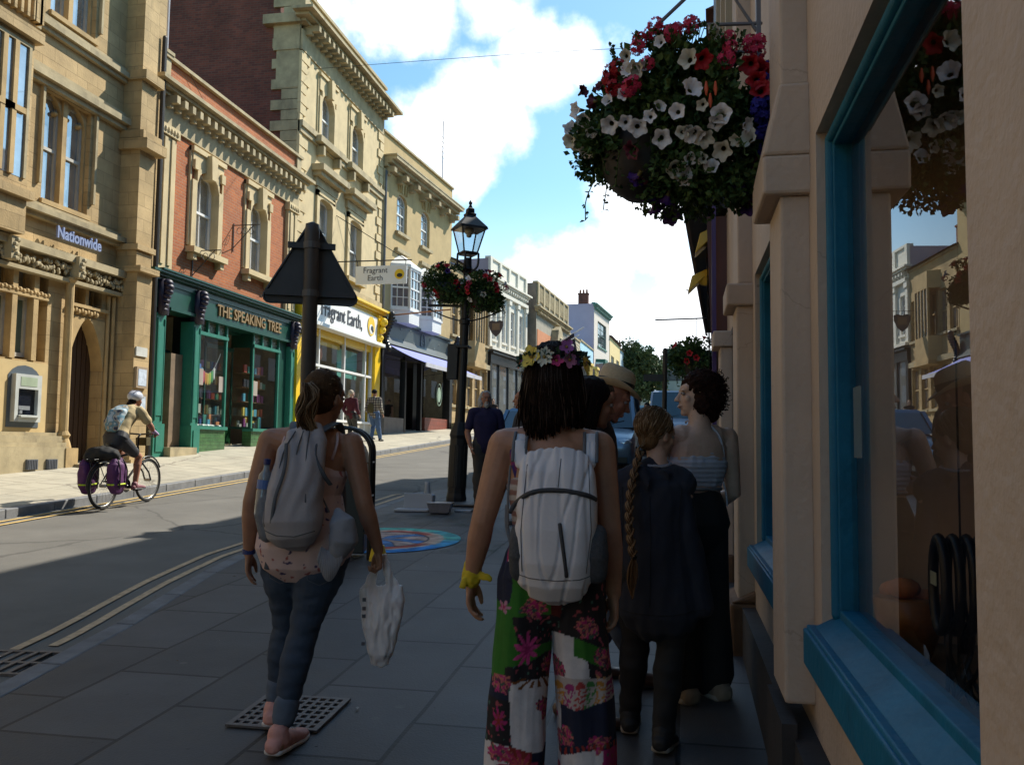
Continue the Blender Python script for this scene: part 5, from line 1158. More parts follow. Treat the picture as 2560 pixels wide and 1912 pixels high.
bigbasket()

# ------------------------------------------------------------------ street lamp with two baskets
def small_basket(loc, rx, n, label, seed, group=None, sc=1., nf=30):
    rnd = random.Random(seed); r = thing('hanging_basket', label, 'hanging basket', loc, 0, group)
    mb = MB(); foliage(mb, (0, 0, .06), (rx, rx*.8, .33*sc), int(n*2.2), rnd, (.03*sc, .06*sc), 4, .6); foliage(mb, (rx*.5, 0, -.08), (rx*.6, rx*.6, .22*sc), n//2, rnd, (.03*sc, .05*sc), 4, .6)
    for k in range(14): w = rnd.random()*6.28; trail(mb, (rx*.8*math.cos(w), rx*.7*math.sin(w), -.05), rnd.randint(4, 9), rnd, s=.045)
    mb.build('foliage', [LEAF, LEAF2], r, fixn=False)
    m = MB(); m.lathe([(.02, -.25), (.11, -.22), (.17, -.12), (.19, .05)], (0, 0, 0), 16); m.build('basket_bowl', mat('dark_bowl', (.018, .014, .013)), r, smooth=True)
    for i in range(nf):
        d = V((rnd.gauss(0, 1), rnd.gauss(-.5, 1), rnd.gauss(0, .8))).normalized(); p = V((d.x*rx, d.y*rx*.8, .1+d.z*.3*sc)); q = rnd.random() if nf > 20 else .6
        me, nm = (PM['w'], 'white_petunia') if q < .25 else (PM['r'], 'red_petunia') if q < .7 else (GM['p'], 'geranium_head') if q < .85 else (PM['v'], 'violet_petunia')
        put(me, nm, r, p, d, 1.15, rnd.random()*6)
    return r
LP = V(G(0, 0) and (-3.44, 13.47, -.85))
def street_lamp():
    r = thing('street_lamp', 'black cast iron street lamp with glazed lantern and two flower baskets', 'street lamp', LP)
    r.rotation_euler.y = math.radians(1.9); r.scale = (1, 1, 1.025)
    m = MB(); m.lathe([(.165, -.1), (.165, .05), (.15, .12), (.145, .95), (.16, 1.0), (.14, 1.08), (.09, 1.2)], (0, 0, 0), 8); 
    for k in range(8): w = (k+.5)*PI/4; m.box(-.04, .04, .125, .145, .2, .85, M_=Matrix.Rotation(w, 4, 'Z'))
    m.build('base', IRON, r, bevel=.01)
    m = MB(); m.lathe([(.085, 1.15), (.08, 1.3), (.068, 2.7), (.09, 2.72), (.09, 2.78), (.065, 2.8), (.06, 3.55), (.09, 3.57), (.07, 3.62), (.06, 3.75)], (0, 0, 0), 14); m.build('post', IRON, r, smooth=False)
    m = MB(); m.box(-.24, -.07, -.07, .07, 1.85, 2.4); m.box(-.11, .11, -.10, .10, 2.34, 2.38); m.build('control_box', IRON, r, bevel=.01)
    m = MB(); m.tube([(-.6, 0, 3.0), (.6, 0, 3.0)], .02, 6)
    for s in (-1, 1): m.tube(spline([(0, 0, 2.75), (s*.3, 0, 2.82), (s*.6, 0, 2.94)], 4), .012, 5); m.tube(spline([(s*.02, 0, 3.5), (s*.16, 0, 3.62), (s*.17, 0, 3.82)], 4), .018, 6); m.tube(spline([(0, s*.02, 3.5), (0, s*.16, 3.62), (0, s*.17, 3.82)], 4), .018, 6)
    m.build('scroll_arm', IRON, r)
    # lantern: tapering square glass box under a hipped roof
    z0, z1, a, b = 3.84, 4.42, .17, .30; m = MB()
    cs = [(1, 1), (-1, 1), (-1, -1), (1, -1)]
    for sx, sy in cs: m.bar((sx*a, sy*a, z0), (sx*b, sy*b, z1), .028, .028)
    for (p, q) in zip(cs, cs[1:]+cs[:1]): m.bar((p[0]*a, p[1]*a, z0), (q[0]*a, q[1]*a, z0), .04, .04); m.bar((p[0]*b, p[1]*b, z1), (q[0]*b, q[1]*b, z1), .035, .035)
    m.box(-a, a, -a, a, z0-.05, z0-.01); lf = m.build('lantern_frame', IRON, r)
    lf.rotation_euler.z = .62; lf.scale = (.66, .66, .66); lf.location.z = 3.8*.34
    m = MB(); m.lathe([(.50, 4.40), (.48, 4.45), (.16, 4.72), (.17, 4.78), (.12, 4.8), (.11, 4.9), (.06, 4.93), (.03, 5.0)], (0, 0, 0), 4, Matrix.Rotation(PI/4, 3, 'Z')); m.lathe([(.01, 4.98), (.045, 5.03), (.045, 5.06), (.01, 5.11)], (0, 0, 0), 10); m.build('lantern_roof', IRON, lf)
    for i, (p, q) in enumerate(zip(cs, cs[1:]+cs[:1])):
        m = MB(); m.quad((p[0]*a, p[1]*a, z0+.02), (q[0]*a, q[1]*a, z0+.02), (q[0]*b, q[1]*b, z1-.02), (p[0]*b, p[1]*b, z1-.02)); m.build('lantern_pane', glass_mat('lantern_glass', (.86, .9, .92), .05, .06), lf, fixn=False)
    m = MB(); m.lathe([(.09, 4.3), (.11, 4.34), (.11, 4.41)], (0, 0, 0), 12); m.ell((0, 0, 4.27), (.07, .07, .06), 10); m.build('bulb_housing', mat('lamp_opal', (.6, .5, .35), .4), lf, smooth=True)
street_lamp()
small_basket(LP+V((-.20, -.1, 3.36)), .38, 1500, 'flower basket of red and white blooms on the left of the lamp post', 3, 'baskets on the lamp post')
small_basket(LP+V((.42, -.1, 3.22)), .40, 1700, 'flower basket with pale trailing leaves on the right of the lamp post', 4, 'baskets on the lamp post')
small_basket(V((.25, 13.3, 1.28)), .42, 1700, 'dark flower basket with red blooms hanging past the black fronted shop', 8, nf=11)
m = MB(); m.tube([(.55, 13.3, 1.95), (-.35, 13.3, 1.93)], .012, 5); m.tube([(.25, 13.3, 1.93), (.25, 13.3, 1.5)], .004, 4); o = m.build('basket_bracket', IRON); tag(o, 'thin iron bracket above the dark basket beyond the black shop', 'bracket')

# ------------------------------------------------------------------ sign post, bin, posts, boxes, chalk
def signpost():
    p = V((-2.46, 5.55, G(0, 5.55))); r = thing('warning_sign', 'back of a triangular road sign on a grey metal pole near the kerb', 'road sign', p, math.radians(23))
    GP = mat('sign_grey_paint', (.055, .062, .07), .55, .15, 6)
    m = MB(); m.lathe([(.05, -.1), (.05, 2.68), (.045, 2.74), (.0, 2.76)], (0, 0, 0), 16); m.build('pole', mat('galvanised_pole', (.06, .055, .052), .5, .25, 5), r, smooth=True)
    tri = []; R = .365; 
    for k in range(3):
        w = PI/2+k*2*PI/3; c = V((math.cos(w)*R*.86, math.sin(w)*R*.86))
        for d in (-1, -.5, 0, .5, 1): a = w+d*PI/3; tri.append((c.x+.045*math.cos(a), c.y+.045*math.sin(a)))
    m = MB(); m.prism(tri, .062, .068, lambda a, b, d: (a, d, b+2.40)); m.build('plate', GP, r)
    m = MB(); pts = [(a*.985, .056, b*.985+2.40) for a, b in tri]; m.tube(pts, .008, 5, closed=True); m.box(-.3, .3, .03, .06, 2.25, 2.29); m.box(-.16, .16, .03, .06, 2.58, 2.62); m.build('rim', GP, r)
    for z in (2.24, 2.57): m = MB(); m.lathe([(.056, z), (.056, z+.045)], (0, 0, 0), 16); m.build('clamp', mat('clamp_steel', (.10, .10, .10), .5), r)
signpost()
def binn():
    p = V((-3.27, 8.35, G(0, 8.35))); r = thing('litter_bin', 'black arched metal bin with tubular hoop frame beside the kerb', 'bin', p, math.radians(15))
    def hoop(R, z, y, rad, n=14): return [(-R, y, 0)]+[(-R*math.cos(PI*i/n), y, z+R*math.sin(PI*i/n)*.9) for i in range(n+1)]+[(R, y, 0)]
    for y in (-.2, .2): m = MB(); m.tube(hoop(.26, 1.04, y, .02), .02, 8); m.build('hoop_frame', BLACK, r, smooth=True)
    m = MB(); m.prism([(-.21, .05)]+[(-.21*math.cos(PI*i/12), .98+.21*math.sin(PI*i/12)) for i in range(13)]+[(.21, .05)], -.17, .17, lambda a, b, d: (a, d, b)); m.build('body', BLACK, r, bevel=.01)
    m = MB(); 
    for z in (.25, .6, .93): m.tube([(-.26, -.2, z), (-.26, .2, z)], .012, 6); m.tube([(.26, -.2, z), (.26, .2, z)], .012, 6); m.tube([(-.26, -.2, z), (-.21, -.17, z)], .01, 5); m.tube([(.26, -.2, z), (.21, -.17, z)], .01, 5)
    m.build('cross_bar', BLACK, r)
binn()
o = MB(); o.box(-.06, .06, -.1, .1, 0, .02); o.prism([(-.06, .02), (.06, .02), (.03, .14), (-.03, .14)], -.1, .1, lambda a, b, d: (a, d, b)); o = o.build('yellow_box', YEL, loc=(-2.86, 8.2, G(0, 8.2)+.004), bevel=.008); tag(o, 'small yellow plastic box on the pavement below the black bin', 'box')
def post():
    p = V((-.22, 12., G(0, 12))); r = thing('slim_post', 'slim black post with a short side arm in front of the parked vans', 'post', p)
    m = MB(); m.tube([(0, 0, 0), (.03, 0, 2.25)], .032, 8); m.build('shaft', IRON, r); m = MB(); m.box(-.26, .0, -.03, .03, 1.83, 1.92); m.build('side_arm', IRON, r)
post()
def boxset():
    z = G(0, 12.)+.004; t = SLOPE
    r = thing('polystyrene_box', 'open white polystyrene box lying on the pavement by the lamp post', 'box', (-3.62, 12.1, z), .1)
    Wt = mat('polystyrene', (.42, .44, .48), .8, .05); m = MB(); m.box(-.25, .17, .1, .13, 0, .24); m.box(-.33, .15, -.18, .1, 0, .03); m.prism([(.17, 0), (.2, 0), (.2, .22), (.17, .24)], -.1, .13, lambda a, b, d: (a, d, b)); m.build('tray', Wt, r, bevel=.006)
    r = thing('clear_tub', 'translucent plastic tub in front of the white polystyrene box', 'tub', (-3.25, 11.85, z), .1); Tb = mat('cloudy_plastic', (.22, .22, .25), .3, .2, 12)
    m = MB(); m.add([(-.13, -.09, 0), (.13, -.09, 0), (.13, .09, 0), (-.13, .09, 0), (-.17, -.12, .13), (.17, -.12, .13), (.17, .12, .13), (-.17, .12, .13)], [(0, 3, 2, 1), (4, 5, 6, 7), (0, 1, 5, 4), (1, 2, 6, 5), (2, 3, 7, 6), (3, 0, 4, 7)]); m.build('tub', Tb, r, bevel=.006); m = MB(); m.box(-.18, .18, -.13, .13, .131, .142); m.build('lid', mat('pale_lid', (.35, .36, .4), .3), r)
    m = MB(); m.box(-.12, .12, -.06, .06, 0, .03); o = m.build('flat_lid', Wt, bevel=.006, loc=(-2.98, 12.1, z)); tag(o, 'flat white lid on the ground right of the plastic tub', 'lid')
    m = MB(); m.lathe([(.05, 0), (.055, .1), (.04, .26), (.045, .32)], (0, 0, 0), 12); o = m.build('white_bottle', Wt, loc=(-3.80, 13.1, G(0, 13.1)), smooth=True); tag(o, 'white plastic bottle standing at the foot of the lamp post', 'bottle')
    # brown cardboard mat
    m = MB(); m.box(-.35, .25, -.12, .12, 0, .012); o = m.build('cardboard_mat', mat('brown_card', (.07, .055, .045), .9), loc=(-3.1, 12.75, G(0, 12.75)+.01)); tag(o, 'dark brown cardboard sheet lying between the boxes and the lamp post', 'cardboard')
boxset()
def mural():
    cx_, cy_, R = -3.28, 9.45, .90; mb = MB(); nr, na = 40, 150; vs = []
    for i in range(nr+1):
        for j in range(na): w = 2*PI*j/na; r = R*i/nr*(1+(.008*noise.noise(V((w*3, 1, 1))) if i == nr else 0)); x, y = cx_+r*math.cos(w), cy_+r*math.sin(w); vs.append((x, y, G(x, y)+.0075))
    fs = [(i*na+j, (i+1)*na+j, (i+1)*na+(j+1) % na, i*na+(j+1) % na) for i in range(nr) for j in range(na)]
    me = bpy.data.meshes.new('chalk_circle'); me.from_pydata(vs, [], fs); me.update()
    def col(co, n):
        x, y = (co.x-cx_)/R, (co.y-cy_)/R; r = math.hypot(x, y); w = math.atan2(y, x); k = .75+.5*noise.noise(co*9)
        nn = noise.noise(V((x*2.5, y*2.5, 3)))
        if r > .80: c = V((.03, .22, .55)).lerp(V((.10, .42, .36)), max(0, min(1, .5+.9*math.sin(w-.1)+nn)))
        elif r > .74: c = V((.50, .40, .32))
        elif r > .60: c = V((.42, .09, .07)).lerp(V((.5, .36, .28)), max(0, min(1, .5+1.6*math.sin(3*w+1))))
        else:
            d = math.sin(6*w+5*r)+2*nn; c = V((.08, .22, .48)) if d > .2 else V((.45, .34, .30))
            if abs(d-.2) < .14: c = V((.03, .04, .06))
        if .585 < r < .61: c = V((.04, .04, .06))
        return c*k*1.5
    paint(me, col); me.materials.append(mat('chalk_drawing', (.3, .3, .3), .95, .18, 30, attr=True))
    o = bpy.data.objects.new('chalk_circle', me); COL.objects.link(o); tag(o, 'round chalk drawing in blue, cream and red on the near pavement', 'chalk drawing', kind='thing')
    rnd = random.Random(4); mb = MB()
    for k in range(150):
        x0 = rnd.uniform(-4.0, -2.5); y0 = rnd.uniform(10.55, 11.6); l = rnd.uniform(.05, .2); a = .45; mb.mi = 1 if (x0*1.4+y0*.9) % .62 < .14 else 0
        dx, dy = l*math.cos(a), l*math.sin(a); w = .009; f = lambda x, y: (x, y, G(x, y)+.0065)
        mb.quad(f(x0, y0), f(x0+dx, y0+dy), f(x0+dx-w*.4, y0+dy+w), f(x0-w*.4, y0+w))
    for k in range(60):
        x0 = rnd.uniform(-2.5, -1.9); y0 = rnd.uniform(8.8, 9.5); l = rnd.uniform(.04, .12); mb.mi = 1 if rnd.random() < .4 else 0; dx, dy = l*.9, l*.4; w = .008
        mb.quad(f(x0, y0), f(x0+dx, y0+dy), f(x0+dx-w*.4, y0+dy+w), f(x0-w*.4, y0+w))
    o = mb.build('chalk_marks', [mat('green_chalk', (.055, .085, .062), .95, .3, 20), mat('yellow_chalk', (.13, .13, .055), .95, .3, 20)], fixn=False); tag(o, 'faint green and yellow chalk hatching beyond the round drawing', 'chalk drawing', kind='stuff')
mural()
def grate():
    c = V((-1.87, 4.13, G(0, 4.13)+.006)); r = thing('drain_cover', 'square perforated iron drain cover set in the pavement under the walking woman', 'drain cover', c, .02); r.rotation_euler.x = math.atan(SLOPE)
    MT = mat('worn_iron', (.13, .12, .12), .5, .3, 20, metal=.3); a = .212
    m = MB(); m.box(-a, a, -a, a, 0, .002); m.build('hollow_shade', mat('hollow_shade_black', (.004, .004, .004), .9), r)  # flat black sheet paints the shaded hollow under the bars
    m = MB(); 
    for s in (-1, 1): m.box(s*a-.014, s*a+.014, -a-.014, a+.014, .0, .012); m.box(-a, a, s*a-.014, s*a+.014, .001, .0115)
    for i in range(1, 9): x = -a+2*a*i/9; m.box(x-.009, x+.009, -a, a, .002, .0105)
    for j in range(1, 7): y = -a+2*a*j/7; m.box(-a, a, y-.011, y+.011, .002, .0108)
    m.build('grille', MT, r)
    c = V((-4.10, 4.86, -1.62+.05*4.86+.004)); r = thing('gully_grate', 'cast iron gully grate in the road at the end of the double yellow lines', 'drain cover', c, .12); r.rotation_euler.x = math.atan(SLOPE)
    m = MB(); m.box(-.26, .26, -.22, .22, 0, .003); m.build('hollow_shade', mat('hollow_shade_black', (.004, .004, .004)), r); m = MB()  # black sheet again stands in for the gully's shaded hollow
    for k in range(7): m.bar((-.26+k*.085, -.22, .012), (-.26+k*.085-.0, .22, .012), .03, .014)
    m.box(-.27, .27, -.24, -.21, .002, .02); m.box(-.27, .27, .21, .24, .002, .02); m.box(-.27, .27, -.015, .015, .004, .018); m.build('grille', MT, r)
grate()

# ------------------------------------------------------------------ vehicles
def car(name, label, loc, rz, body, L=4.1, Wd=1.72, H=1.8, van=False, lampr=1.):
    """front faces local -Y"""
    r = thing(name, label, 'van' if van else 'car', loc, rz); w = Wd/2; y0 = -L/2
    # side profile as stations along y: (y, half width low, z sill, z belt, z roof or None)
    prof = [(0, .25, .62), (.05, .22, .78), (.28, .20, .93), (.75, .20, 1.02), (1.02, .20, 1.08)]
    m = MB(); st = [(y0, w*.80, .28, .60), (y0+.06, w*.90, .24, .74), (y0+.28, w*.97, .20, .86), (y0+.8, w, .19, .98), (y0+1.05, w, .19, 1.04), (y0+2.2, w, .19, 1.06), (y0+L-.3, w, .2, 1.08), (y0+L-.04, w*.95, .26, 1.05), (y0+L, w*.9, .34, .95)]
    n = 14; vs = []
    for y, hw, zl, zh in st:
        ring = [(-hw*.94, zl), (-hw, zl+.14), (-hw*1.0, (zl+zh)/2), (-hw*.985, zh-.12), (-hw*.93, zh-.03), (-hw*.80, zh), (-hw*.4, zh+.02), (hw*.4, zh+.02), (hw*.80, zh), (hw*.93, zh-.03), (hw*.985, zh-.12), (hw, (zl+zh)/2), (hw, zl+.14), (hw*.94, zl)]
        vs += [(x, y, z) for x, z in ring]
    fs = [(i*n+j, i*n+(j+1) % n, (i+1)*n+(j+1) % n, (i+1)*n+j) for i in range(len(st)-1) for j in range(n)] + [tuple(range(n)), tuple((len(st)-1)*n+j for j in range(n))]
    m.add(vs, fs); b = m.build('body', body, r, smooth=True, bevel=0); 
    e = b.modifiers.new('e', 'EDGE_SPLIT'); e.split_angle = .7
    # greenhouse
    yw0, yw1, yr = y0+.95, y0+1.55, y0+L-(.12 if van else .35); zb, zt = 1.04, H
    P = lambda x, y, z: (x, y, z)
    g = MB(); wi = w*.80; wb = w*.93
    lo = [(-wb, yw0), (wb, yw0), (wb, yr+.2), (-wb, yr+.2)]; hi = [(-wi, yw1), (wi, yw1), (wi, yr-.05), (-wi, yr-.05)]
    g.add([(x, y, zb) for x, y in lo]+[(x, y, zt-.06) for x, y in hi], [(0, 1, 5, 4), (1, 2, 6, 5), (2, 3, 7, 6), (3, 0, 4, 7)]); g.build('windows', mat('car_glass', (.03, .07, .10), .03, 0, spec=1.), b)
    g = MB(); g.add([(x*1.01, y, zt-.06) for x, y in hi]+[(x*.9, y+(.1 if i < 2 else -.1), zt) for i, (x, y) in enumerate(hi)], [(0, 1, 5, 4), (1, 2, 6, 5), (2, 3, 7, 6), (3, 0, 4, 7), (4, 5, 6, 7)])
    for k in (-1, 1):
        g.bar((k*wb*1.0, yw0, zb), (k*wi*1.01, yw1, zt-.05), .08, .05); g.bar((k*wb, y0+2.3, zb), (k*wi*1.01, y0+2.3, zt-.05), .1, .04); g.bar((k*wb, yr+.15, zb), (k*wi*1.01, yr-.05, zt-.05), .12, .05)
        if van: g.tube([(k*wi*.9, yw1+.2, zt+.03), (k*wi*.9, yr-.3, zt+.03)], .02, 6)
    g.build('roof', body, b)
    for k in (-1, 1):
        h = MB(); h.ell((k*w*.70, y0+.13, .70), (.2*lampr, .09, .10), 14); h.build('headlight', mat('headlamp_glass', (.5, .52, .55), .08, .1, 20, metal=.6), b, smooth=True)
        h = MB(); h.ell((k*(w+.12), y0+1.15, 1.08), (.11, .07, .08), 10); h.build('wing_mirror', body, b, smooth=True)
    h = MB(); h.box(-w*.45, w*.45, y0-.02, y0+.1, .50, .62); h.box(-w*.8, w*.8, y0-.02, y0+.12, .26, .40); h.build('grille', BLACK, b, bevel=.01)
    h = MB(); h.box(-.26, .26, y0-.035, y0-.02, .41, .5); h.build('number_plate', mat('plate_white', (.6, .6, .55)), b)
    h = MB(); h.tube([(-.1, yw0-.02, 1.08), (.55, yw0+.12, 1.2)], .008, 4); h.tube([(-.6, yw0-.02, 1.08), (0, yw0+.1, 1.18)], .008, 4); h.build('wiper', BLACK, b)
    for k in (-1, 1):
        for y in (y0+.75, y0+L-.75):
            t = MB(); Mx = Matrix.Rotation(PI/2, 3, 'Y'); t.lathe([(.2, -.09), (.3, -.1), (.315, -.06), (.315, .06), (.3, .1), (.2, .09)], (k*(w-.09), y, .31), 24, Mx); wh = t.build('wheel', mat('tyre_rubber', (.02, .02, .02), .8), r, smooth=True)
            t = MB(); t.lathe([(.0, .095*k), (.2, .085*k)], (k*(w-.09), y, .31), 18, Mx); t.build('wheel_trim', STEELG, wh)
    return r
rg = lambda y: -1.62+.05*y+.02
c = car('parked_car', 'silver blue people carrier parked facing the camera behind the man in the straw hat', (-1.85, 22.2, rg(22.2)), .0, mat('silver_blue_paint', (.22, .30, .38), .3, .03, 3, metal=.6, coat=.5), L=4.2, H=1.85, van=False); c.rotation_euler.x = .05
c = car('parked_car', 'blue hatchback with sloping windscreen beyond the woman in the flower crown', (-2.95, 19.0, rg(19.)), .06, mat('mid_blue_paint', (.06, .13, .22), .3, .03, 3, metal=.4, coat=.5), L=3.9, H=1.5); c.rotation_euler.x = .05
c = car('parked_car', 'pale teal hatchback parked behind the silver blue people carrier', (-1.45, 29.5, rg(29.5)), 0, mat('teal_paint', (.16, .30, .32), .3, .03, 3, metal=.3, coat=.5), L=3.9, H=1.55); c.rotation_euler.x = .05
c = car('parked_van', 'pale blue van with dark windscreen parked furthest up the shaded kerb', (-.35, 37.5, rg(37.5)), 0, mat('pale_blue_van_paint', (.30, .38, .50), .35, .03, 3, coat=.4), L=4.6, H=2.15, van=True, Wd=1.85); c.rotation_euler.x = .05

# ------------------------------------------------------------------ trees and hill
def tree(name, label, loc, h, rx, rz_, n, seed, s=(.25, .5), group=None, mats=None, trunk=.18):
    rnd = random.Random(seed); r = thing(name, label, 'tree', loc, 0, group)
    t = MB(); top = V((0, 0, h*.55)); t.tube([(0, 0, -.3), (.05, 0, h*.25), top], [trunk, trunk*.75, trunk*.4], 8)
    for k in range(9): w = k*2.4; t.tube([(0, 0, h*(.25+.03*k)), (rx*.35*math.cos(w), rx*.35*math.sin(w), h*(.42+.04*k)), (rx*.65*math.cos(w), rx*.65*math.sin(w), h*(.5+.05*k))], [trunk*.4, trunk*.25, trunk*.08], 6)
    t.build('trunk', mat('bark', (.08, .06, .045), .9, .3, 4, .5, 20), r)
    m = MB(); cz = h-rz_
    for k in range(16):
        w = rnd.random()*6.28; q = rnd.random()**.6; c = V((rx*.62*q*math.cos(w), rx*.62*q*math.sin(w), cz+rz_*.66*rnd.uniform(-1, 1)*math.sqrt(max(.1, 1-q*q*.6))))
        foliage(m, c, (rx*.46, rx*.46, rz_*.36), n//16, rnd, s, 1.2, .6)
    m.build('crown', mats or [mat('leaf_mid', (.055, .085, .03), .7, .3, 3), mat('leaf_light', (.11, .15, .05), .7, .3, 3)], r, fixn=False)
    return r
tree('street_tree', 'full green street tree in front of the grey stone townhouse', (-4.5, 100, 3.4), 9.3, 3.2, 4.2, 11000, 5, (.22, .42))
HM_ = [mat('far_leaf_dark', (.05, .075, .06), .8, .2, 1), mat('far_leaf_mid', (.075, .11, .075), .8, .2, 1)]
rnd = random.Random(21)
for i, (x, y, h, rx) in enumerate([(1.0, 205, 15, 5), (9, 215, 16, 7), (17, 225, 20, 9), (-4, 230, 14, 7), (27, 220, 22, 9), (5, 245, 15, 8), (-12, 225, 11, 7)]):
    tree('hillside_tree', ['pale green tree on the skyline left of the dark post', 'dark rounded tree on the far hill', 'tall dark tree on the far hill near the hanging basket', 'low far tree behind the grey townhouse roof', 'far tree hidden behind the right hand shops', 'hazy tree high on the far hill', 'far tree behind the yellow house'][i], (x, y, -1+.05*y), h, rx, h*.42, 2600, 30+i, (.9, 1.6), 'trees on the far hill', HM_, .4)
# overhead wire
m = MB(); m.tube(spline([(-11.4, 25.5, 11.9), (-4, 24, 11.2), (.7, 23, 10.6)], 8), .007, 4); o = m.build('overhead_cable', IRON); tag(o, 'thin black cable strung high across the street', 'cable')
m = MB(); m.tube(spline([(-11.4, 18.2, 8.9), (-11.35, 21, 7.5), (-11.45, 24.9, 8.6)], 6), .006, 4); m.tube(spline([(-11.35, 28.2, 8.0), (-11.3, 29.6, 6.3)], 6), .01, 4); o = m.build('facade_cable', IRON); tag(o, 'thin cables looping along the upper fronts of the brick and limestone buildings', 'cable')
def gull(sx, sy, Y):
    p = onY(sx, sy, Y); m = MB(); m.tube([(-.2, 0, 0), (0, 0, .02), (.2, 0, 0)], [.03, .06, .02], 6)
    for s in (-1, 1): m.add([(0, -.02*s, .02), (.02, -.35*s, .16), (-.05, -.68*s, .08), (-.1, -.35*s, .12), (-.08, -.02*s, .02)], [(0, 1, 3, 4), (1, 2, 3)])
    o = m.build('gull', mat('gull_white', (.5, .5, .5), .7), loc=p); o.rotation_euler.z = 1.2; return o
tag(gull(1718, 725, 60), 'gull gliding over the street near the hanging basket', 'bird'); tag(gull(1582, 855, 75), 'small gull above the far roofs', 'bird')

rnd = random.Random(44); m = MB()
for i in range(70):                                    # bits of litter and dry leaf along the paving
    x, y = rnd.uniform(-3.9, .2), rnd.uniform(2.6, 14)
    if rnd.random() < .5: x = kR(y)+rnd.uniform(-.25, .1)-.05
    z = G(x, y)+.012 if x > kR(y) else G(x, y)-.1+.012; a = rnd.random()*6.28; l = rnd.uniform(.006, .022); w = l*rnd.uniform(.2, .7); c, s = math.cos(a), math.sin(a); m.mi = rnd.randrange(3)
    m.quad((x-c*l, y-s*l, z), (x+s*w, y-c*w, z+.003), (x+c*l, y+s*l, z+.001), (x-s*w, y+c*w, z+.004))
o = m.build('litter', [mat('dry_leaf', (.16, .10, .05), .9), mat('paper_scrap', (.35, .34, .32), .9), mat('dark_scrap', (.02, .02, .02), .9)], fixn=False); tag(o, 'scattered scraps and dry leaves on the pavement and gutter', 'litter', kind='stuff')
# ------------------------------------------------------------------ people
SKIN = lambda n, c: mat('skin_'+n, c, .5, .16, 14, .2, 300, sub=.05, spec=.4, bd=.002)
def lv(a, b, t): return V(a).lerp(V(b), t)
def head_parts(mb, c, M_, s=1., male=False):
    """head in its own axes: x right, y forward, z up; c = centre between the ears; M_ 3x3"""
    def P(x, y, z): return V(c) + M_ @ (V((x, y, z))*s)
    def E(x, y, z, rx, ry, rz): mb.ell(P(x, y, z), (1, 1, 1), 20, (M_ @ Matrix.Diagonal((rx*s, ry*s, rz*s))).to_3x3())
    E(0, -.018, .042, .076, .095, .082); E(0, -.008, .0, .071, .085, .08)
    E(0, .028, -.03, .058, .062, .078); E(0, .038, -.072, .045, .045, .042); E(0, .066, -.098, .021, .018, .016); E(0, .058, .035, .056, .032, .035)
    for k in (-1, 1):
        E(k*.036, .058, -.022, .024, .022, .026); E(k*.076, -.004, -.008, .007, .018, .03); E(k*.081, -.012, .004, .006, .012, .02); E(k*.03, .083, .024, .02, .009, .006); E(k*.009, .1, -.032, .008, .009, .007)
    mb.tube([P(0, .086, .018), P(0, .099, -.01), P(0, .111, -.028)], [.008*s, .0095*s, .0115*s], 10)
    E(0, .092, -.058, .023, .0085, .0055); E(0, .089, -.069, .019, .009, .006); E(0, .086, -.046, .011, .007, .009)
    if male: E(0, .062, -.1, .03, .022, .02); E(0, .085, .03, .04, .012, .008)
def hand_parts(mb, w, d, side, nrm, s=1., curl=.5, thumb=1., spread=.12, fine=True):
    """w wrist, d pointing direction, side = towards the thumb, nrm = out of the palm (fingers curl to it)"""
    d = V(d).normalized(); side = V(side); side = (side-d*side.dot(d)).normalized(); n_ = d.cross(side); n_ = n_ if n_.dot(V(nrm)) > 0 else -n_
    w = V(w); k = .082*s
    mb.tube([w-d*.02, w+d*.02*s, w+d*k*.6, w+d*k], [(.024*s, .019*s), (.029*s, .016*s), (.038*s, .014*s), (.039*s, .012*s)], 14, side=side)
    ln = (.068, .078, .073, .056)
    for i in range(4):
        a = (1.5-i)/1.5; b = w+d*k*(1-.06*abs(a)-.04*(i == 3))+side*a*.029*s; dr = (d+side*a*spread).normalized(); c = curl*(1+.12*i); p = b-dr*.012; pts = [p, b]; L_ = ln[i]*s; t = 0
        for q, f in ((.45, .55), (.3, .9), (.25, .7)): t += c*f; dd = dr*math.cos(t)+n_*math.sin(t); pts.append(pts[-1]+dd*L_*q)
        mb.tube(pts, [.0098*s, .0092*s, .0086*s, .0078*s, .0066*s], 8)
    b = w+d*.018*s+side*.024*s; td = (d*.62+side*.62*thumb+n_*.35).normalized(); mb.tube([b-td*.012, b, b+td*.036*s, b+td*.036*s+(td*.6+d*.5).normalized()*.028*s, b+td*.036*s+(td*.5+d*.6).normalized()*.052*s], [.014*s, .0155*s, .0125*s, .0105*s, .008*s], 9)
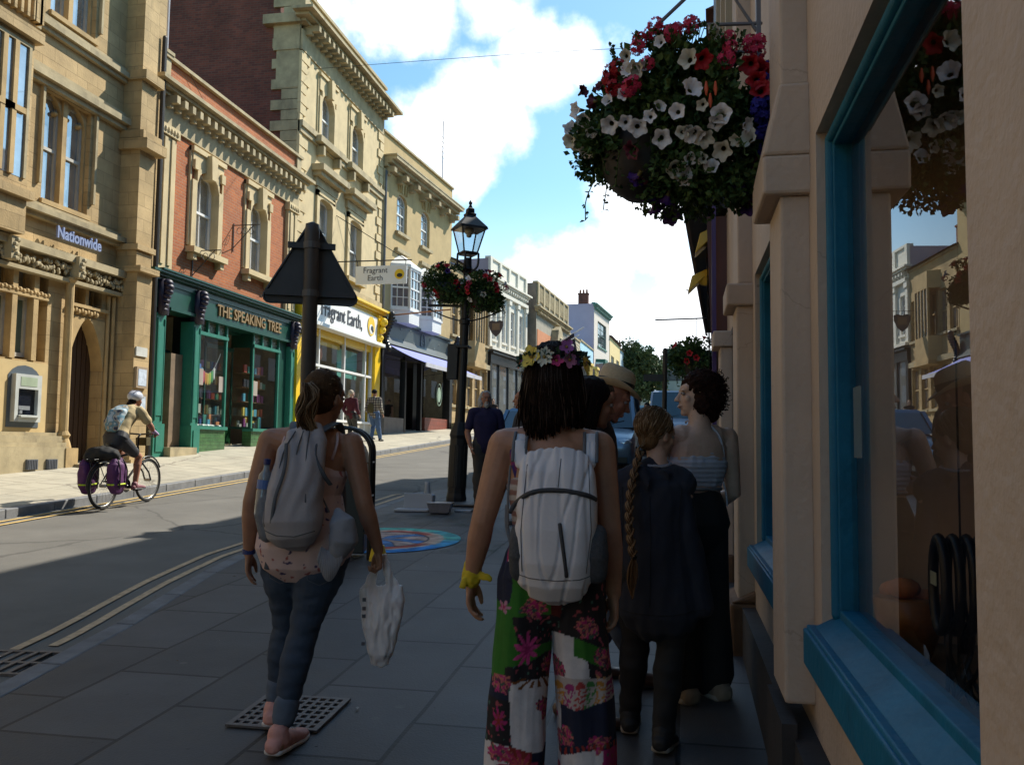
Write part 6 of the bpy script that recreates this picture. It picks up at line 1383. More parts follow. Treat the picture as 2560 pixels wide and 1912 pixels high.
class Fig:
    """standing figure; joints in local metres: y forward, x right, z up"""
    def __init__(f, H=1.68, male=False, hips=1., **J):
        h = H; f.H = H; f.male = male; f.hips = hips; w = .112 if male else .10
        f.J = dict(pelvis=V((0, 0, .53*h)), waist=V((0, .005, .615*h)), chest=V((0, -.005, .72*h)), neck=V((0, -.018, .825*h)), head=V((0, .01, .925*h)),
                   shL=V((-w*h, -.01, .80*h)), shR=V((w*h, -.01, .80*h)), elL=V((-w*h-.035, -.03, .625*h)), elR=V((w*h+.035, -.03, .625*h)), wrL=V((-w*h-.05, .03, .475*h)), wrR=V((w*h+.05, .03, .475*h)),
                   hipL=V((-.052*h, 0, .515*h)), hipR=V((.052*h, 0, .515*h)), knL=V((-.058*h, .01, .283*h)), knR=V((.058*h, .01, .283*h)), anL=V((-.058*h, -.03, .048*h)), anR=V((.058*h, -.03, .048*h)))
        f.J.update({k: V(v) for k, v in J.items()}); f.HM = Matrix.Identity(3)
    def torso(f, mb, g=0., z0=-9, z1=9, side=None, sh=True):
        j = f.J; h = f.H; m = f.male; side = side or (j['shR']-j['shL']).normalized()
        P = [j['pelvis']-(j['waist']-j['pelvis'])*.5, j['pelvis'], lv(j['pelvis'], j['waist'], .55), j['waist'], lv(j['waist'], j['chest'], .5), j['chest'], lv(j['chest'], j['neck'], .5), lv(j['chest'], j['neck'], .78), lv(j['chest'], j['neck'], .95)]
        H_ = f.hips
        R = [(.085*H_, .06), (.103*H_, .071*H_), (.092, .064), (.078, .057), (.083, .06), (.094, .066), (.093, .057), (.068, .046), (.040, .036)] if not m else [(.085, .06), (.096, .068), (.094, .066), (.092, .064), (.097, .067), (.105, .07), (.106, .062), (.078, .05), (.045, .04)]
        q = [i for i, p in enumerate(P) if z0 <= p.z <= z1]
        mb.tube([P[i] for i in q], [(R[i][0]*h+g, R[i][1]*h+g) for i in q], 24, side=side, power=2.3)
        if sh and z1 > j['chest'].z:
            for s, k in (('shL', -1), ('shR', 1)):
                mb.tube([lv(j['chest'], j['neck'], .62), lv(lv(j['chest'], j['neck'], .7), j[s], .6), j[s]], [(.05*h+g, .04*h+g), (.042*h+g, .036*h+g), (.034*h+g, .034*h+g)], 14)
    def arm(f, mb, s, g=0., t0=0., t1=1., wide=0.):
        j = f.J; h = f.H; a, b, c = j['sh'+s], j['el'+s], j['wr'+s]; m = 1.12 if f.male else 1.; P = [a, lv(a, b, .3), lv(a, b, .7), b, lv(b, c, .3), lv(b, c, .7), c]
        R = [.0335, .0315, .0275, .0245, .0252, .0192, .0152]; T = [0, .15, .35, .5, .65, .85, 1.]; q = [i for i in range(7) if t0 <= T[i] <= t1+1e-6]
        mb.tube([P[i] for i in q], [R[i]*h*m+g+wide*T[i] for i in q], 14)
    def leg(f, mb, s, g=0., t0=0., t1=1., wide=0., k=1.):
        j = f.J; h = f.H; a, b, c = j['hip'+s], j['kn'+s], j['an'+s]; P = [a+(a-b)*.12, a, lv(a, b, .3), lv(a, b, .7), b, lv(b, c, .28)+V((0, -.012, 0)), lv(b, c, .65), c]
        R = [.050, .054, .0505, .0395, .0325, .0335, .0245, .0195]; T = [-.05, 0, .15, .35, .5, .64, .82, 1.]; q = [i for i in range(8) if t0-.06 <= T[i] <= t1+1e-6]
        mb.tube([P[i] for i in q], [R[i]*h*k*(f.hips if T[i] < .3 else 1)+g+wide*max(0, T[i]) for i in q], 18)
    def neck(f, mb): j = f.J; mb.tube([lv(j['chest'], j['neck'], .8), j['neck'], lv(j['neck'], j['head'], .45), j['head']+f.HM @ V((0, -.015, -.03))], [(.05*f.H*.9, .036*f.H), (.036*f.H, .034*f.H), .031*f.H*(1.1 if f.male else 1), .03*f.H], 16)
    def foot(f, mb, s, fwd=(0, 1, 0), g=0., L=.155, pitch=0.):
        a = f.J['an'+s]; h = f.H; fw = V(fwd).normalized(); dn = V((0, 0, -1)); b = a+dn*.028*h; q = Matrix.Rotation(pitch, 3, fw.cross(V((0, 0, 1)))); u = lambda x, z: a+q @ (fw*x*h+dn*z*h)
        mb.tube([a+V((0, 0, .02)), u(-.008, .018)], [.021*h+g, .023*h+g], 12)
        mb.tube([u(-.032, .027), u(.0, .024), u(.045, .028), u(.085, .033), u(.112, .036)], [(.019*h+g, .017*h+g), (.021*h+g, .021*h+g), (.024*h+g, .016*h+g), (.027*h+g, .011*h+g), (.02*h+g, .008*h+g)], 14, side=fw.cross(V((0, 0, 1))))
def shoe(root, f, s, fwd, mats, name='shoe', sole=.014, pitch=0., high=False, g=.007):
    m = MB(); a = f.J['an'+s]; h = f.H; fw = V(fwd).normalized(); sd = fw.cross(V((0, 0, 1))); q = Matrix.Rotation(pitch, 3, sd); u = lambda x, z, y=0.: a+q @ (fw*x*h-V((0, 0, 1))*z*h+sd*y)
    m.tube([u(-.034, .026), u(.0, .022), u(.045, .026), u(.085, .031), u(.118, .035)], [(.02*h+g, .017*h+g), (.021*h+g, .022*h+g), (.0235*h+g, .017*h+g), (.027*h+g, .011*h+g), (.02*h+g, .008*h+g)], 16, side=sd, power=2.4)
    m.tube([u(-.01, .0), u(-.006, .02)], [.024*h+g, .026*h+g], 14)
    o = remesh(m, name, mats[0], root, .004, 3, disp=lambda c, n: .0012*noise.noise(c*40))
    m = MB(); m.tube([u(-.037, .040), u(.0, .042), u(.045, .0435), u(.085, .044), u(.122, .0425)], [(.021*h+g, sole), (.023*h+g, sole), (.022*h+g, sole), (.028*h+g, sole), (.02*h+g, sole*.9)], 16, side=sd, power=3.)
    m.build('shoe_sole', mats[1], o, smooth=True); 
    if len(mats) > 2:
        m = MB()
        for k in range(4): m.tube([u(.035+.014*k, .010+.003*k, -.018), u(.04+.014*k, .002+.004*k, 0), u(.035+.014*k, .010+.003*k, .018)], .0028, 5)
        m.build('shoe_lace', mats[2], o)
    return o
def eyes(root, f, s=1.):
    c = f.J['head']
    for k in (-1, 1):
        p = c+f.HM @ (V((k*.031, .0785, .006))*s); m = MB(); m.ell(p, .0105*s, 12); e = m.build('eye', mat('eye_white', (.28, .25, .23), .35), root, smooth=True)
        m = MB(); m.ell(p+f.HM @ V((0, .008, 0)), .0052*s, 8); m.build('iris', mat('iris_dark', (.02, .012, .01), .1), e, smooth=True)
def hairmat(n, c, st=(30, 30, 2)): return mat('hair_'+n, c, .62, .5, 6, .6, 25, stretch=st, spec=.08, bd=.004)
def strands(pts_fn, n, rnd, r=.0022, k=6):
    m = MB()
    for i in range(n): m.tube(spline(pts_fn(i), 3), [r]*0 or r, k=None, n=4) if False else m.tube(spline(pts_fn(i), 3), r, 4, cap=False)
    return m
def strap(mb, pts, w, t, side=V((1, 0, 0))): mb.tube(pts, [(w, t)]*len(pts), 8, side=side, power=3.)

# ---- woman with the grey drawstring rucksack and carrier bag (left)
def left_woman():
    r = thing('person', 'woman walking away in blue jeans and pink floral vest with grey rucksack and blonde ponytail', 'person', (-1.70, 3.86, G(0, 3.86)), math.radians(9))
    f = Fig(1.665, hips=1.2, head=(.075, .01, 1.545), neck=(.045, -.02, 1.395), chest=(.02, -.005, 1.20), waist=(.0, .0, 1.01), pelvis=(0, 0, .87), shL=(-.175, -.01, 1.345), shR=(.205, -.01, 1.335),
            elL=(-.24, -.05, 1.06), wrL=(-.262, .0, .825), elR=(.275, -.03, 1.06), wrR=(.335, .03, .845), hipL=(-.085, 0, .83), hipR=(.09, 0, .83), knL=(-.105, .11, .47), anL=(-.150, .11, .10), knR=(.015, -.06, .465), anR=(-.035, -.19, .082))
    f.HM = (Matrix.Rotation(math.radians(-28), 3, 'Z') @ Matrix.Rotation(math.radians(3), 3, 'Y') @ Matrix.Rotation(math.radians(-4), 3, 'X')); sk = SKIN('tan', (.36, .18, .11))
    b = MB(); f.torso(b); f.neck(b); head_parts(b, f.J['head'], f.HM, .98)
    for s in 'LR': f.arm(b, s)
    for s, k in (('L', 0), ('R', 0)): f.leg(b, s); f.foot(b, s)
    hand_parts(b, f.J['wrL'], (-.02, .06, -1), (-.1, .85, 0), (.6, -.3, 0), 1., .35, .6)
    hand_parts(b, f.J['wrR'], (.06, .12, -1), (-.3, .9, 0), (-.9, -.3, .1), 1., 1.25, .4, spread=.0)
    remesh(b, 'body', sk, r, .0052, 3); eyes(r, f)
    # vest
    def vcol(c, n):
        q = noise.noise(V((c.x*38, c.y*38, c.z*38))); q2 = noise.noise(V((c.x*45+7, c.y*45, c.z*30)))
        if q > .50: return V((.05, .04, .12))
        if q2 > .5: return V((.35, .10, .09))
        return V((.60, .44, .41))
    t = MB(); f.torso(t, .011, .95, 1.262, sh=False); t.tube([(.0, -.005, .85), (0, 0, .92), (0, .0, 1.0), (.01, 0, 1.1)], [(.224, .178), (.217, .168), (.182, .132), (.156, .112)], 24, power=2.3)
    remesh(t, 'floral_vest', mat('floral_fabric', (.5, .4, .38), .85, .05, 20, .2, 150, attr=True, bd=.003), r, .006, 2, disp=lambda c, n: .005*noise.noise(V((c.x*14, c.y*14, c.z*7))), col=vcol)
    t = MB()
    for k in (-1, 1): strap(t, spline([(.02+k*.115, -.088, 1.26), (.03+k*.125, -.085, 1.33), (.03+k*.115, -.035, 1.385), (.03+k*.11, .04, 1.36)], 4), .0065, .0025)
    t.build('vest_strap', mat('pink_strap', (.55, .38, .36), .8), r, smooth=True)
    # jeans with turn-ups
    J = mat('denim_dark', (.033, .052, .085), .85, .25, 9, .35, 220, bd=.003); t = MB(); f.torso(t, .010, .5, .90, sh=False); 
    for s in 'LR': f.leg(t, s, .010, 0, .82, 0, 1.04)
    def jf(c, n): return .006*noise.noise(V((c.x*9, c.y*9, c.z*22))) + .004*noise.noise(V((c.x*20, c.y*20, c.z*40+5)))
    j = remesh(t, 'jeans', J, r, .0062, 3, disp=jf)
    for s in 'LR':
        t = MB(); a, c = f.J['kn'+s], f.J['an'+s]; p = lv(a, c, .70); q = lv(a, c, .86); t.tube([p, q], [.056, .051], 18)
        remesh(t, 'turn_up', mat('denim_pale', (.09, .12, .17), .85, .2, 12), j, .005, 1, disp=lambda c, n: .002*noise.noise(c*30))
    SM = mat('seam_pale', (.10, .11, .13), .9); pk = []
    for x in (-.085, .10): pk.append(dense([(x-.055, .815), (x+.055, .815), (x+.052, .725), (x, .70), (x-.052, .725), (x-.055, .815)]))
    drape(j, pk+[dense([(.005, .86), (.01, .78), (.01, .70)]), dense([(-.19, .83), (.0, .80), (.19, .83)])], SM, 'seam', .0016)
    PK = mat('trainer_pink', (.60, .30, .26), .75, .12, 30, .2, 200, bd=.002); SO = mat('sole_white', (.62, .60, .60), .6)
    shoe(r, f, 'L', (-.05, 1, 0), (PK, SO, SO), 'trainer', pitch=-.16); shoe(r, f, 'R', (.22, 1, 0), (PK, SO, SO), 'trainer')
    # hair: head cap, pony tail of wavy strands
    H = hairmat('dark_blonde', (.070, .040, .020)); HL = mat('hair_blonde_streak', (.23, .14, .065), .45, .3, 30, stretch=(20, 20, 2)); c = f.J['head']; M_ = f.HM
    t = MB(); t.ell(c+M_ @ V((0, -.028, .042)), (1, 1, 1), 24, M_ @ Matrix.Diagonal((.087, .096, .092)).to_3x3()); t.ell(c+M_ @ V((0, -.045, -.015)), (1, 1, 1), 20, M_ @ Matrix.Diagonal((.074, .07, .075)).to_3x3())
    hc = remesh(t, 'hair', H, r, .006, 2, disp=lambda q, n: .004*noise.noise(V((q.x*30, q.y*30, q.z*70))))
    rnd = random.Random(3); pb = c+V((-.045, -.115, .06)); t = MB(); t2 = MB(); tl = MB()
    for i in range(230):                             # hair drawn back over the skull to the tie
        th = rnd.uniform(-2.6, 2.6); ph = rnd.uniform(-.9, 1.5); d = V((math.sin(th)*math.cos(ph), math.cos(th)*math.cos(ph)*.9, math.sin(ph))); 
        if d.y > .25 and d.z < .55: continue
        p0 = c+M_ @ (V((0, -.028, .042))+V((d.x*.089, d.y*.098, d.z*.094))); m1 = p0.lerp(pb, .5)-c; m1 = c+m1.normalized()*max(m1.length, .098); tgt = (t2 if rnd.random() < .35 else t); tgt.tube(spline([p0, m1, pb], 4), [.0028, *([.003]*7), .002][:9], 4, cap=False)
    for i in range(260):
        a = rnd.random()*6.28; q = rnd.random()**.5; ph0 = rnd.uniform(-.4, .4); dx = V((math.cos(a)*q, math.sin(a)*q*.7, 0)); P = []
        for k in range(9):
            u = k/8; wd = .012+.036*max(0, math.sin(PI*min(1, u*1.1+.1)))**.8*(1-.3*u); P.append(pb+V((-.012+.016*math.sin(u*9+ph0)*1.2+.035*u, -.035*math.sin(PI*u)**.7-.02, (-.30-.05*math.sin(a*3))*u+.0))+dx*wd+V((.006*math.sin(u*17+a*2), .004*math.sin(u*14+a), 0)))
        (t2 if rnd.random() < .5 else t).tube(spline(P, 2), .0023, 4, cap=False)
    t.build('hair_strands', H, hc, smooth=True); t2.build('blonde_strands', HL, hc, smooth=True)
    # drawstring rucksack
    RG = mat('rucksack_grey', (.36, .335, .345), .8, .12, 8, .3, 120, bd=.003); RD = mat('rucksack_dark_grey', (.085, .095, .11), .7, .2, 10)
    t = MB(); t.tube([(.01, -.19, .885), (.01, -.20, .90), (.005, -.21, .935), (.0, -.215, .99), (.0, -.20, 1.12), (.012, -.175, 1.25), (.03, -.145, 1.36), (.04, -.115, 1.405)], [(.06, .03), (.092, .055), (.118, .085), (.129, .10), (.122, .095), (.112, .07), (.092, .045), (.055, .03)], 26, power=2.5)
    def rf(c, n): 
        return (.010*math.sin((c.x*(1+.6*(1.4-c.z))+.06*math.sin(c.z*9))*85)*max(0, min(1, (c.z-.98)*3.2)) + .007*noise.noise(V((c.x*16, c.y*10, c.z*9))))*.55
    rk = remesh(t, 'rucksack', RG, r, .006, 2, disp=rf)
    drape(rk, [dense([(-.115, .955), (-.05, .935), (.03, .932), (.11, .955)]), dense([(-.10, 1.25), (-.115, 1.1), (-.11, .97)])], RD, 'seam', .0022)
    t = MB()
    strap(t, spline([(-.035, -.235, 1.33), (-.028, -.275, 1.22), (-.055, -.305, 1.10), (-.07, -.30, .99)], 4), .008, .003); strap(t, spline([(.085, -.175, 1.36), (.085, -.215, 1.28), (.125, -.215, 1.20), (.15, -.17, 1.15)], 4), .011, .003)
    for x0 in (-.05, .01, .055): strap(t, spline([(x0*.6+.02, -.185, 1.385), (x0, -.235, 1.28), (x0*1.3, -.29, 1.08)], 4), .003, .003)
    strap(t, [(-.112, -.12, .93), (-.125, -.13, .84), (-.135, -.13, .77)], .014, .003)
    t.build('rucksack_cord', RD, rk, smooth=True)
    for k in (-1, 1):
        t = MB(); strap(t, spline([(.03+k*.05, -.14, 1.38), (.035+k*.08, -.085, 1.41), (.04+k*.10, -.01, 1.425), (.03+k*.11, .06, 1.36), (.02+k*.11, .1, 1.2), (.02+k*.13, .06, 1.02), (k*.13, -.08, .97)], 4), .022, .006, side=V((1, 0, 0))); t.build('shoulder_strap', RD, rk, smooth=True)
    t = MB(); t.lathe([(.028, 0), (.032, .02), (.032, .12), (.026, .14), (.030, .16), (.030, .19), (.013, .215), (.013, .24)], (-.148, -.20, 1.0), 16, Matrix.Rotation(.08, 3, 'Y')); bt = t.build('water_bottle', mat('clear_plastic', (.20, .23, .26), .12, .2, 15, spec=.8), rk, smooth=True)
    t = MB(); t.lathe([(.016, .238), (.016, .262), (.0, .264)], (-.148, -.20, 1.0), 12, Matrix.Rotation(.08, 3, 'Y')); t.build('bottle_cap', mat('navy_plastic', (.01, .02, .12), .4), bt); t = MB(); t.lathe([(.0335, .13), (.033, .17)], (-.148, -.20, 1.0), 16, Matrix.Rotation(.08, 3, 'Y'), cap=False); t.build('bottle_label', mat('blue_label', (.08, .16, .4), .5), bt)
    t = MB(); t.tube([(-.12, -.18, .93), (-.135, -.19, 1.02), (-.135, -.19, 1.09)], [(.04, .045), (.045, .05), (.04, .045)], 16); remesh(t, 'mesh_pocket', mat('grey_mesh', (.17, .18, .20), .8, .2, 60), rk, .006, 2)
    # cap clipped to the bag
    cp = thing('baseball_cap', 'grey cap clipped to the rucksack of the woman in jeans', 'cap', r.matrix_basis @ V((.165, -.165, .93)), r.rotation_euler.z)
    cm = mat('cap_grey', (.24, .25, .28), .8, .1, 20); t = MB(); t.tube([(.02, .0, .10), (.045, -.02, .06), (.055, -.02, -.02), (.03, -.01, -.07)], [(.02, .02), (.058, .05), (.065, .06), (.045, .05)], 18, power=2.2); cr = remesh(t, 'crown', cm, cp, .006, 2, disp=lambda c, n: .004*noise.noise(c*25))
    t = MB(); n = 12; pts = [(-.055+.115*(i/n)-.0, -.055-.012*math.sin(PI*i/n), -.10-.095*math.sin(PI*i/n)) for i in range(n+1)]; up = [(p[0]*.75+.0, p[1]+.02, -.045-.02*math.sin(PI*i/n)) for i, p in enumerate(pts)]
    for i in range(n): t.quad(pts[i], pts[i+1], up[i+1], up[i])
    pk = t.build('peak', cm, cp, smooth=True); q = pk.modifiers.new('s', 'SOLIDIFY'); q.thickness = .006
    t = MB(); t.tube([(-.02, -.0, .1), (-.06, .02, .17), (-.1, .03, .22)], .004, 5); t.build('clip_cord', RD, cp)
    t = MB(); t.lathe([(.0295, -.01), (.030, .012)], f.J['wrL']+V((0, 0, .005)), 16, cap=False); o = t.build('wristband', mat('blue_band', (.01, .03, .16), .5), r); q = o.modifiers.new('s', 'SOLIDIFY'); q.thickness = .003
    # carrier bag
    w = r.matrix_basis @ V((.345, .075, .765)); bg = thing('carrier_bag', 'white plastic carrier bag hanging from the hand of the woman in jeans', 'bag', w, r.rotation_euler.z)
    t = MB(); t.tube([(.0, .0, -.44), (.0, 0, -.40), (.0, .0, -.28), (.005, 0, -.16), (.0, 0, -.10)], [(.045, .02), (.062, .045), (.085, .05), (.10, .035), (.095, .012)], 30, power=2.4)
    t.tube([(-.062, 0, -.13), (-.045, 0, -.06), (-.012, 0, .02), (-.005, .0, .05)], [(.036, .01), (.024, .009), (.012, .008), (.009, .007)], 12); t.tube([(.062, 0, -.13), (.045, .0, -.06), (.018, 0, .02), (.012, .0, .05)], [(.036, .01), (.024, .009), (.012, .008), (.009, .007)], 12)
    def bf(c, n): return .013*noise.noise(V((c.x*26, c.y*20, c.z*7))) + .006*noise.noise(V((c.x*60, c.y*50, c.z*22)))
    remesh(t, 'bag', mat('thin_white_plastic', (.74, .72, .74), .38, .08, 12, .3, 40, bd=.004), bg, .0045, 1, disp=bf)
    t = text_mb('CO', .05, Matrix.Translation((-.068, -.052, -.22)) @ Matrix.Rotation(PI/2, 4, 'X') @ Matrix.Rotation(PI/2, 4, 'Z'), ext=.002) if False else MB()
    for z in (-.16, -.20, -.235, -.36): t.box(-.082, -.066, -.032, -.028, z, z+.016)
    t.build('printed_mark', mat('print_dark', (.08, .08, .1), .6), bg)
left_woman()

# ---- woman in patchwork trousers with white rucksack and flower crown (centre)
def patch(c, n):
    """patchwork print, in the trousers' own coordinates"""
    x, z = c.x, c.z; side = -1 if x < .0 else 1; back = c.y < .02
    W, Nv, Gr, Bk, Mg, Rd = V((.62, .58, .59)), V((.008, .012, .035)), V((.028, .15, .013)), V((.012, .009, .012)), V((.36, .02, .13)), V((.30, .03, .02))
    w = .045*noise.noise(c*6); z = z+w+.5*abs(x)*(.3 if z > .6 else -.15)+.0; x = x+.02*noise.noise(c*8+V((5, 5, 5)))
    def flower(fx, fz, r, n_, a, b):
        dx, dz = x-fx, z-fz; d = math.hypot(dx, dz)
        if d > r: return None
        th = math.atan2(dz, dx); pet = r*(.72+.28*math.cos(n_*th))
        if d > pet: return None
        return a if (math.cos(n_*th) > -.35 and d > r*.22) else b
    if side < 0:
        base = (Gr if x > -.13 or z < .86 else Nv) if z > .80 else (Bk if x > -.12 else Gr) if z > .70 else (Gr if (z > .665 and x > -.16) or x < -.155 else Bk) if z > .575 else (W if x > -.13 else (Nv if z > .5 else Bk)) if z > .37 else (Rd*.7 if -.14 < x < -.06 else (W if x < -.14 else Nv)) if z > .2 else (Bk if x > -.1 else Nv)
        fl = flower(-.09, .70, .045, 9, V((.55, .05, .22)), Mg) or flower(-.15, .845, .03, 5, V((.45, .2, .3)), Mg) or flower(-.10, .295, .075, 11, V((.42, .03, .08)), V((.5, .12, .06))) or flower(-.17, .45, .03, 7, Mg, Rd)
        if fl is None and .54 < z < .585 and x > -.13:
            d = math.hypot(x+.055, z-.60); th = math.atan2(z-.60, x+.055)
            if .03 < d < .075 and math.cos(14*th) > .3: return Rd*.4+V((.05, .04, 0))
    else:
        base = (Bk if x > .03 or z < .8 else Rd*.3) if z > .74 else (Gr if x > .075 else W) if z > .665 else (W if x < .125 else Bk) if z > .585 else V((.45, .38, .36)) if z > .50 else (Nv if x > .03 else W*.8) if z > .335 else (W if .0 < x < .17 else Mg) if z > .2 else W*.8
        fl = flower(.145, .225, .055, 8, V((.42, .04, .22)), V((.25, .01, .1))) or flower(.165, .60, .03, 6, V((.5, .25, .1)), Gr)
        if fl is None and .50 < z < .585:
            k = (x*1.0) % .036; t = (z-.545); cc = [V((.35, .04, .04)), V((.05, .2, .05)), V((.45, .2, .03)), V((.3, .03, .15))][int((x+.5)/.036) % 4]
            if z > .55 and math.hypot(k-.018, t-.008) < .016: return cc
            if z < .55 and noise.noise(V((x*120, 0, z*120))) > .05: return cc*1.1
        if fl is None and .335 < z < .36 and math.cos(x*340) > .2: return Rd
    for fx, fz, rr in ((-.05, .83, .05), (.12, .80, .05), (.0, .62, .045), (-.165, .56, .05), (.19, .70, .05), (.05, .40, .045), (-.02, .47, .04), (.16, .36, .04), (-.17, .33, .05), (.03, .25, .05)):
        d = math.hypot(x-fx, z-fz+.01*noise.noise(c*30))
        if d < rr*(.8+.3*noise.noise(V((math.atan2(z-fz, x-fx)*3, fx*9, 1)))) and fl is None:
            q = noise.noise(V((c.x*80, c.y*80, c.z*80)))
            fl = Mg*1.2 if q > .15 else V((.5, .16, .12)) if q > -.1 else V((.12, .02, .06)) if q > -.35 else V((.05, .12, .08))
    if fl is not None: return fl*(.8+.7*abs(noise.noise(c*70)))
    q = noise.noise(V((c.x*55, c.y*55, c.z*55)))
    if base == Bk or base is Mg: 
        if q > .42: return V((.32, .06, .08))
        if q < -.5: return V((.05, .13, .1))
    if not back and q > .3 and abs(x) > .15: return V((.28, .05, .14))
    return base
def centre_woman():
    r = thing('person', 'woman walking away in patchwork trousers with white rucksack and a flower crown', 'person', (-.435, 3.08, G(0, 3.08)), math.radians(5))
    f = Fig(1.70, head=(-.005, .02, 1.60), neck=(.0, -.015, 1.425), chest=(0, -.005, 1.235), waist=(0, .0, 1.06), pelvis=(0, 0, .92), shL=(-.175, -.01, 1.375), shR=(.158, -.01, 1.37),
            elL=(-.245, -.03, 1.105), wrL=(-.292, .03, .895), elR=(.195, -.03, 1.08), wrR=(.212, .03, .86), hipL=(-.09, 0, .87), hipR=(.09, 0, .87), knL=(-.105, .08, .48), anL=(-.12, .0, .08), knR=(.11, .01, .48), anR=(.12, -.03, .08))
    f.HM = Matrix.Rotation(math.radians(-6), 3, 'Z') @ Matrix.Rotation(math.radians(-4), 3, 'X'); sk = SKIN('warm', (.42, .215, .135))
    b = MB(); f.torso(b); f.neck(b); head_parts(b, f.J['head'], f.HM, 1.)
    for s in 'LR': f.arm(b, s); f.leg(b, s); f.foot(b, s)
    hand_parts(b, f.J['wrL'], (-.02, .12, -1), (.1, .9, 0), (.7, -.3, 0), 1.02, .45, .7); hand_parts(b, f.J['wrR'], (.02, .1, -1), (-.2, .9, 0), (-.8, -.3, 0), 1.02, .5, .6)
    for k in (-1, 1): b.ell((k*.07, -.075, 1.30), (.05, .02, .065), 12)      # shoulder blades
    remesh(b, 'body', sk, r, .005, 3); eyes(r, f)
    t = MB(); f.torso(t, .012, .6, 1.02)
    for s, k in (('L', -1), ('R', 1)):
        a = f.J['hip'+s]; t.tube([a+V((0, 0, .04)), a+V((k*.005, 0, -.1)), a+V((k*.02, 0, -.3)), a+V((k*.035, 0, -.55)), a+V((k*.045, -.01, -.80))], [(.098, .105), (.096, .105), (.096, .10), (.102, .10), (.112, .11)], 26, power=2.2)
    remesh(t, 'patchwork_trousers', mat('patchwork_print', (.3, .3, .3), .85, .12, 25, .2, 180, attr=True, bd=.003), r, .0045, 3, disp=lambda c, n: .013*noise.noise(V((c.x*13, c.y*13, c.z*2.6+3)))+.006*noise.noise(V((c.x*30, c.y*26, c.z*7))), col=patch)
    # patterned top with striped side
    def tcol(c, n):
        if c.x < 0 and c.z < 1.26 and c.z > 1.10: return V((.5, .46, .44)) if math.sin(c.z*170) > 0 else V((.28, .15, .13))
        q = noise.noise(c*32)
        return V((.42, .03, .12)) if q > .25 else V((.05, .2, .18)) if q < -.42 else V((.03, .02, .10))
    t = MB(); f.torso(t, .008, .86, 1.25, sh=False); remesh(t, 'top', mat('top_print', (.1, .1, .1), .85, .1, 30, attr=True), r, .006, 2, col=tcol, disp=fold(.004, 14, 14, 6))
    t = MB(); strap(t, spline([(-.105, -.075, 1.26), (-.125, -.07, 1.34), (-.115, -.02, 1.42), (-.11, .04, 1.38)], 5), .024, .004)
    o = t.build('top_strap_floral', mat('top_print', (.1, .1, .1)), r, smooth=True); paint(o.data, lambda c, n: V((.45, .03, .10)) if noise.noise(c*45) > .0 else V((.05, .03, .16)))
    t = MB(); strap(t, spline([(.07, -.088, 1.23), (.118, -.08, 1.32), (.125, -.02, 1.42), (.12, .04, 1.38)], 5), .022, .004); t.build('top_strap', mat('navy_cotton', (.012, .02, .10), .8), r, smooth=True)
    for s in 'LR': shoe(r, f, s, (0, 1, 0), (mat('sandal_tan', (.2, .12, .07), .7), BLACK), 'sandal')
    # yellow scarf tied round the wrist
    w = f.J['wrL']+V((.004, -.004, .02)); t = MB(); t.tube([w+V((-.003, 0, -.02)), w, w+V((.003, 0, .03))], [.034, .036, .033], 16); t.tube([w+V((.03, -.02, 0)), w+V((.055, -.03, -.004)), w+V((.075, -.03, -.012))], [(.006, .018), (.005, .014), (.004, .01)], 8, side=V((0, 1, 0))); t.tube([w+V((-.02, -.03, -.01)), w+V((-.03, -.035, -.045))], [(.012, .006), (.014, .004)], 8); remesh(t, 'wrist_scarf', mat('yellow_cotton', (.62, .46, .02), .8, .15, 20), r, .0045, 1, disp=lambda c, n: .004*noise.noise(c*60))
    # hair
    H = hairmat('dark_brown', (.015, .0085, .0065)); c = f.J['head']; t = MB(); t.ell(c+V((0, -.02, .05)), (.092, .108, .092), 24)
    t.tube([c+V((0, -.035, .07)), c+V((0, -.05, .0)), c+V((0, -.055, -.08)), c+V((.0, -.05, -.11)), c+V((.01, -.05, -.13))], [(.088, .075), (.094, .078), (.096, .07), (.090, .06), (.07, .045)], 28, power=2.4)
    hc = remesh(t, 'hair', H, r, .0055, 2, disp=lambda q, n: .0055*noise.noise(V((q.x*75, q.y*75, q.z*5)))+.006*noise.noise(V((q.x*22, q.y*22, q.z*3))))
    rnd = random.Random(6); t = MB(); t2 = MB()
    for i in range(950):
        th = rnd.uniform(-1.95, 1.95); r0 = .100+rnd.uniform(-.010, .007)+.004*math.sin(th*9); jx = rnd.gauss(0, .006); d = V((math.sin(th), -math.cos(th), 0)); top = c+V((d.x*.03, d.y*.05-.01, .138)); z1 = -.108-.08*rnd.random()-.025*math.cos(th*2.2+1)
        P = [top, c+V((d.x*.085, d.y*.1-.02, .085)), c+V((d.x*r0, d.y*.09-.045, -.0)), c+V((d.x*(r0+.002)+jx, d.y*.075-.05, -.07)), c+V((d.x*r0*(.90+.05*math.sin(th*7))+jx*2+rnd.gauss(0, .006), d.y*.062-.05+rnd.gauss(0, .004), z1))]
        (t2 if rnd.random() < .16 else t).tube(spline(P, 3), rnd.uniform(.0012, .0021), 4, cap=False)
    for i in range(70):
        th = rnd.uniform(-2.2, 2.2); d = V((math.sin(th), -math.cos(th), 0)); z0 = rnd.uniform(-.1, .13); q = c+V((d.x*.094, d.y*.095-.035, z0)); t.tube(spline([q, q+d*rnd.uniform(.008, .022)+V((0, 0, -.02)), q+d*rnd.uniform(.0, .03)+V((rnd.gauss(0, .01), 0, -.06-.05*rnd.random()))], 3), .0007, 3, cap=False)
    t.build('hair_strands', H, hc, smooth=True); t2.build('brown_strands', mat('hair_mid_brown', (.045, .020, .012), .45, .3, 20), hc, smooth=True)
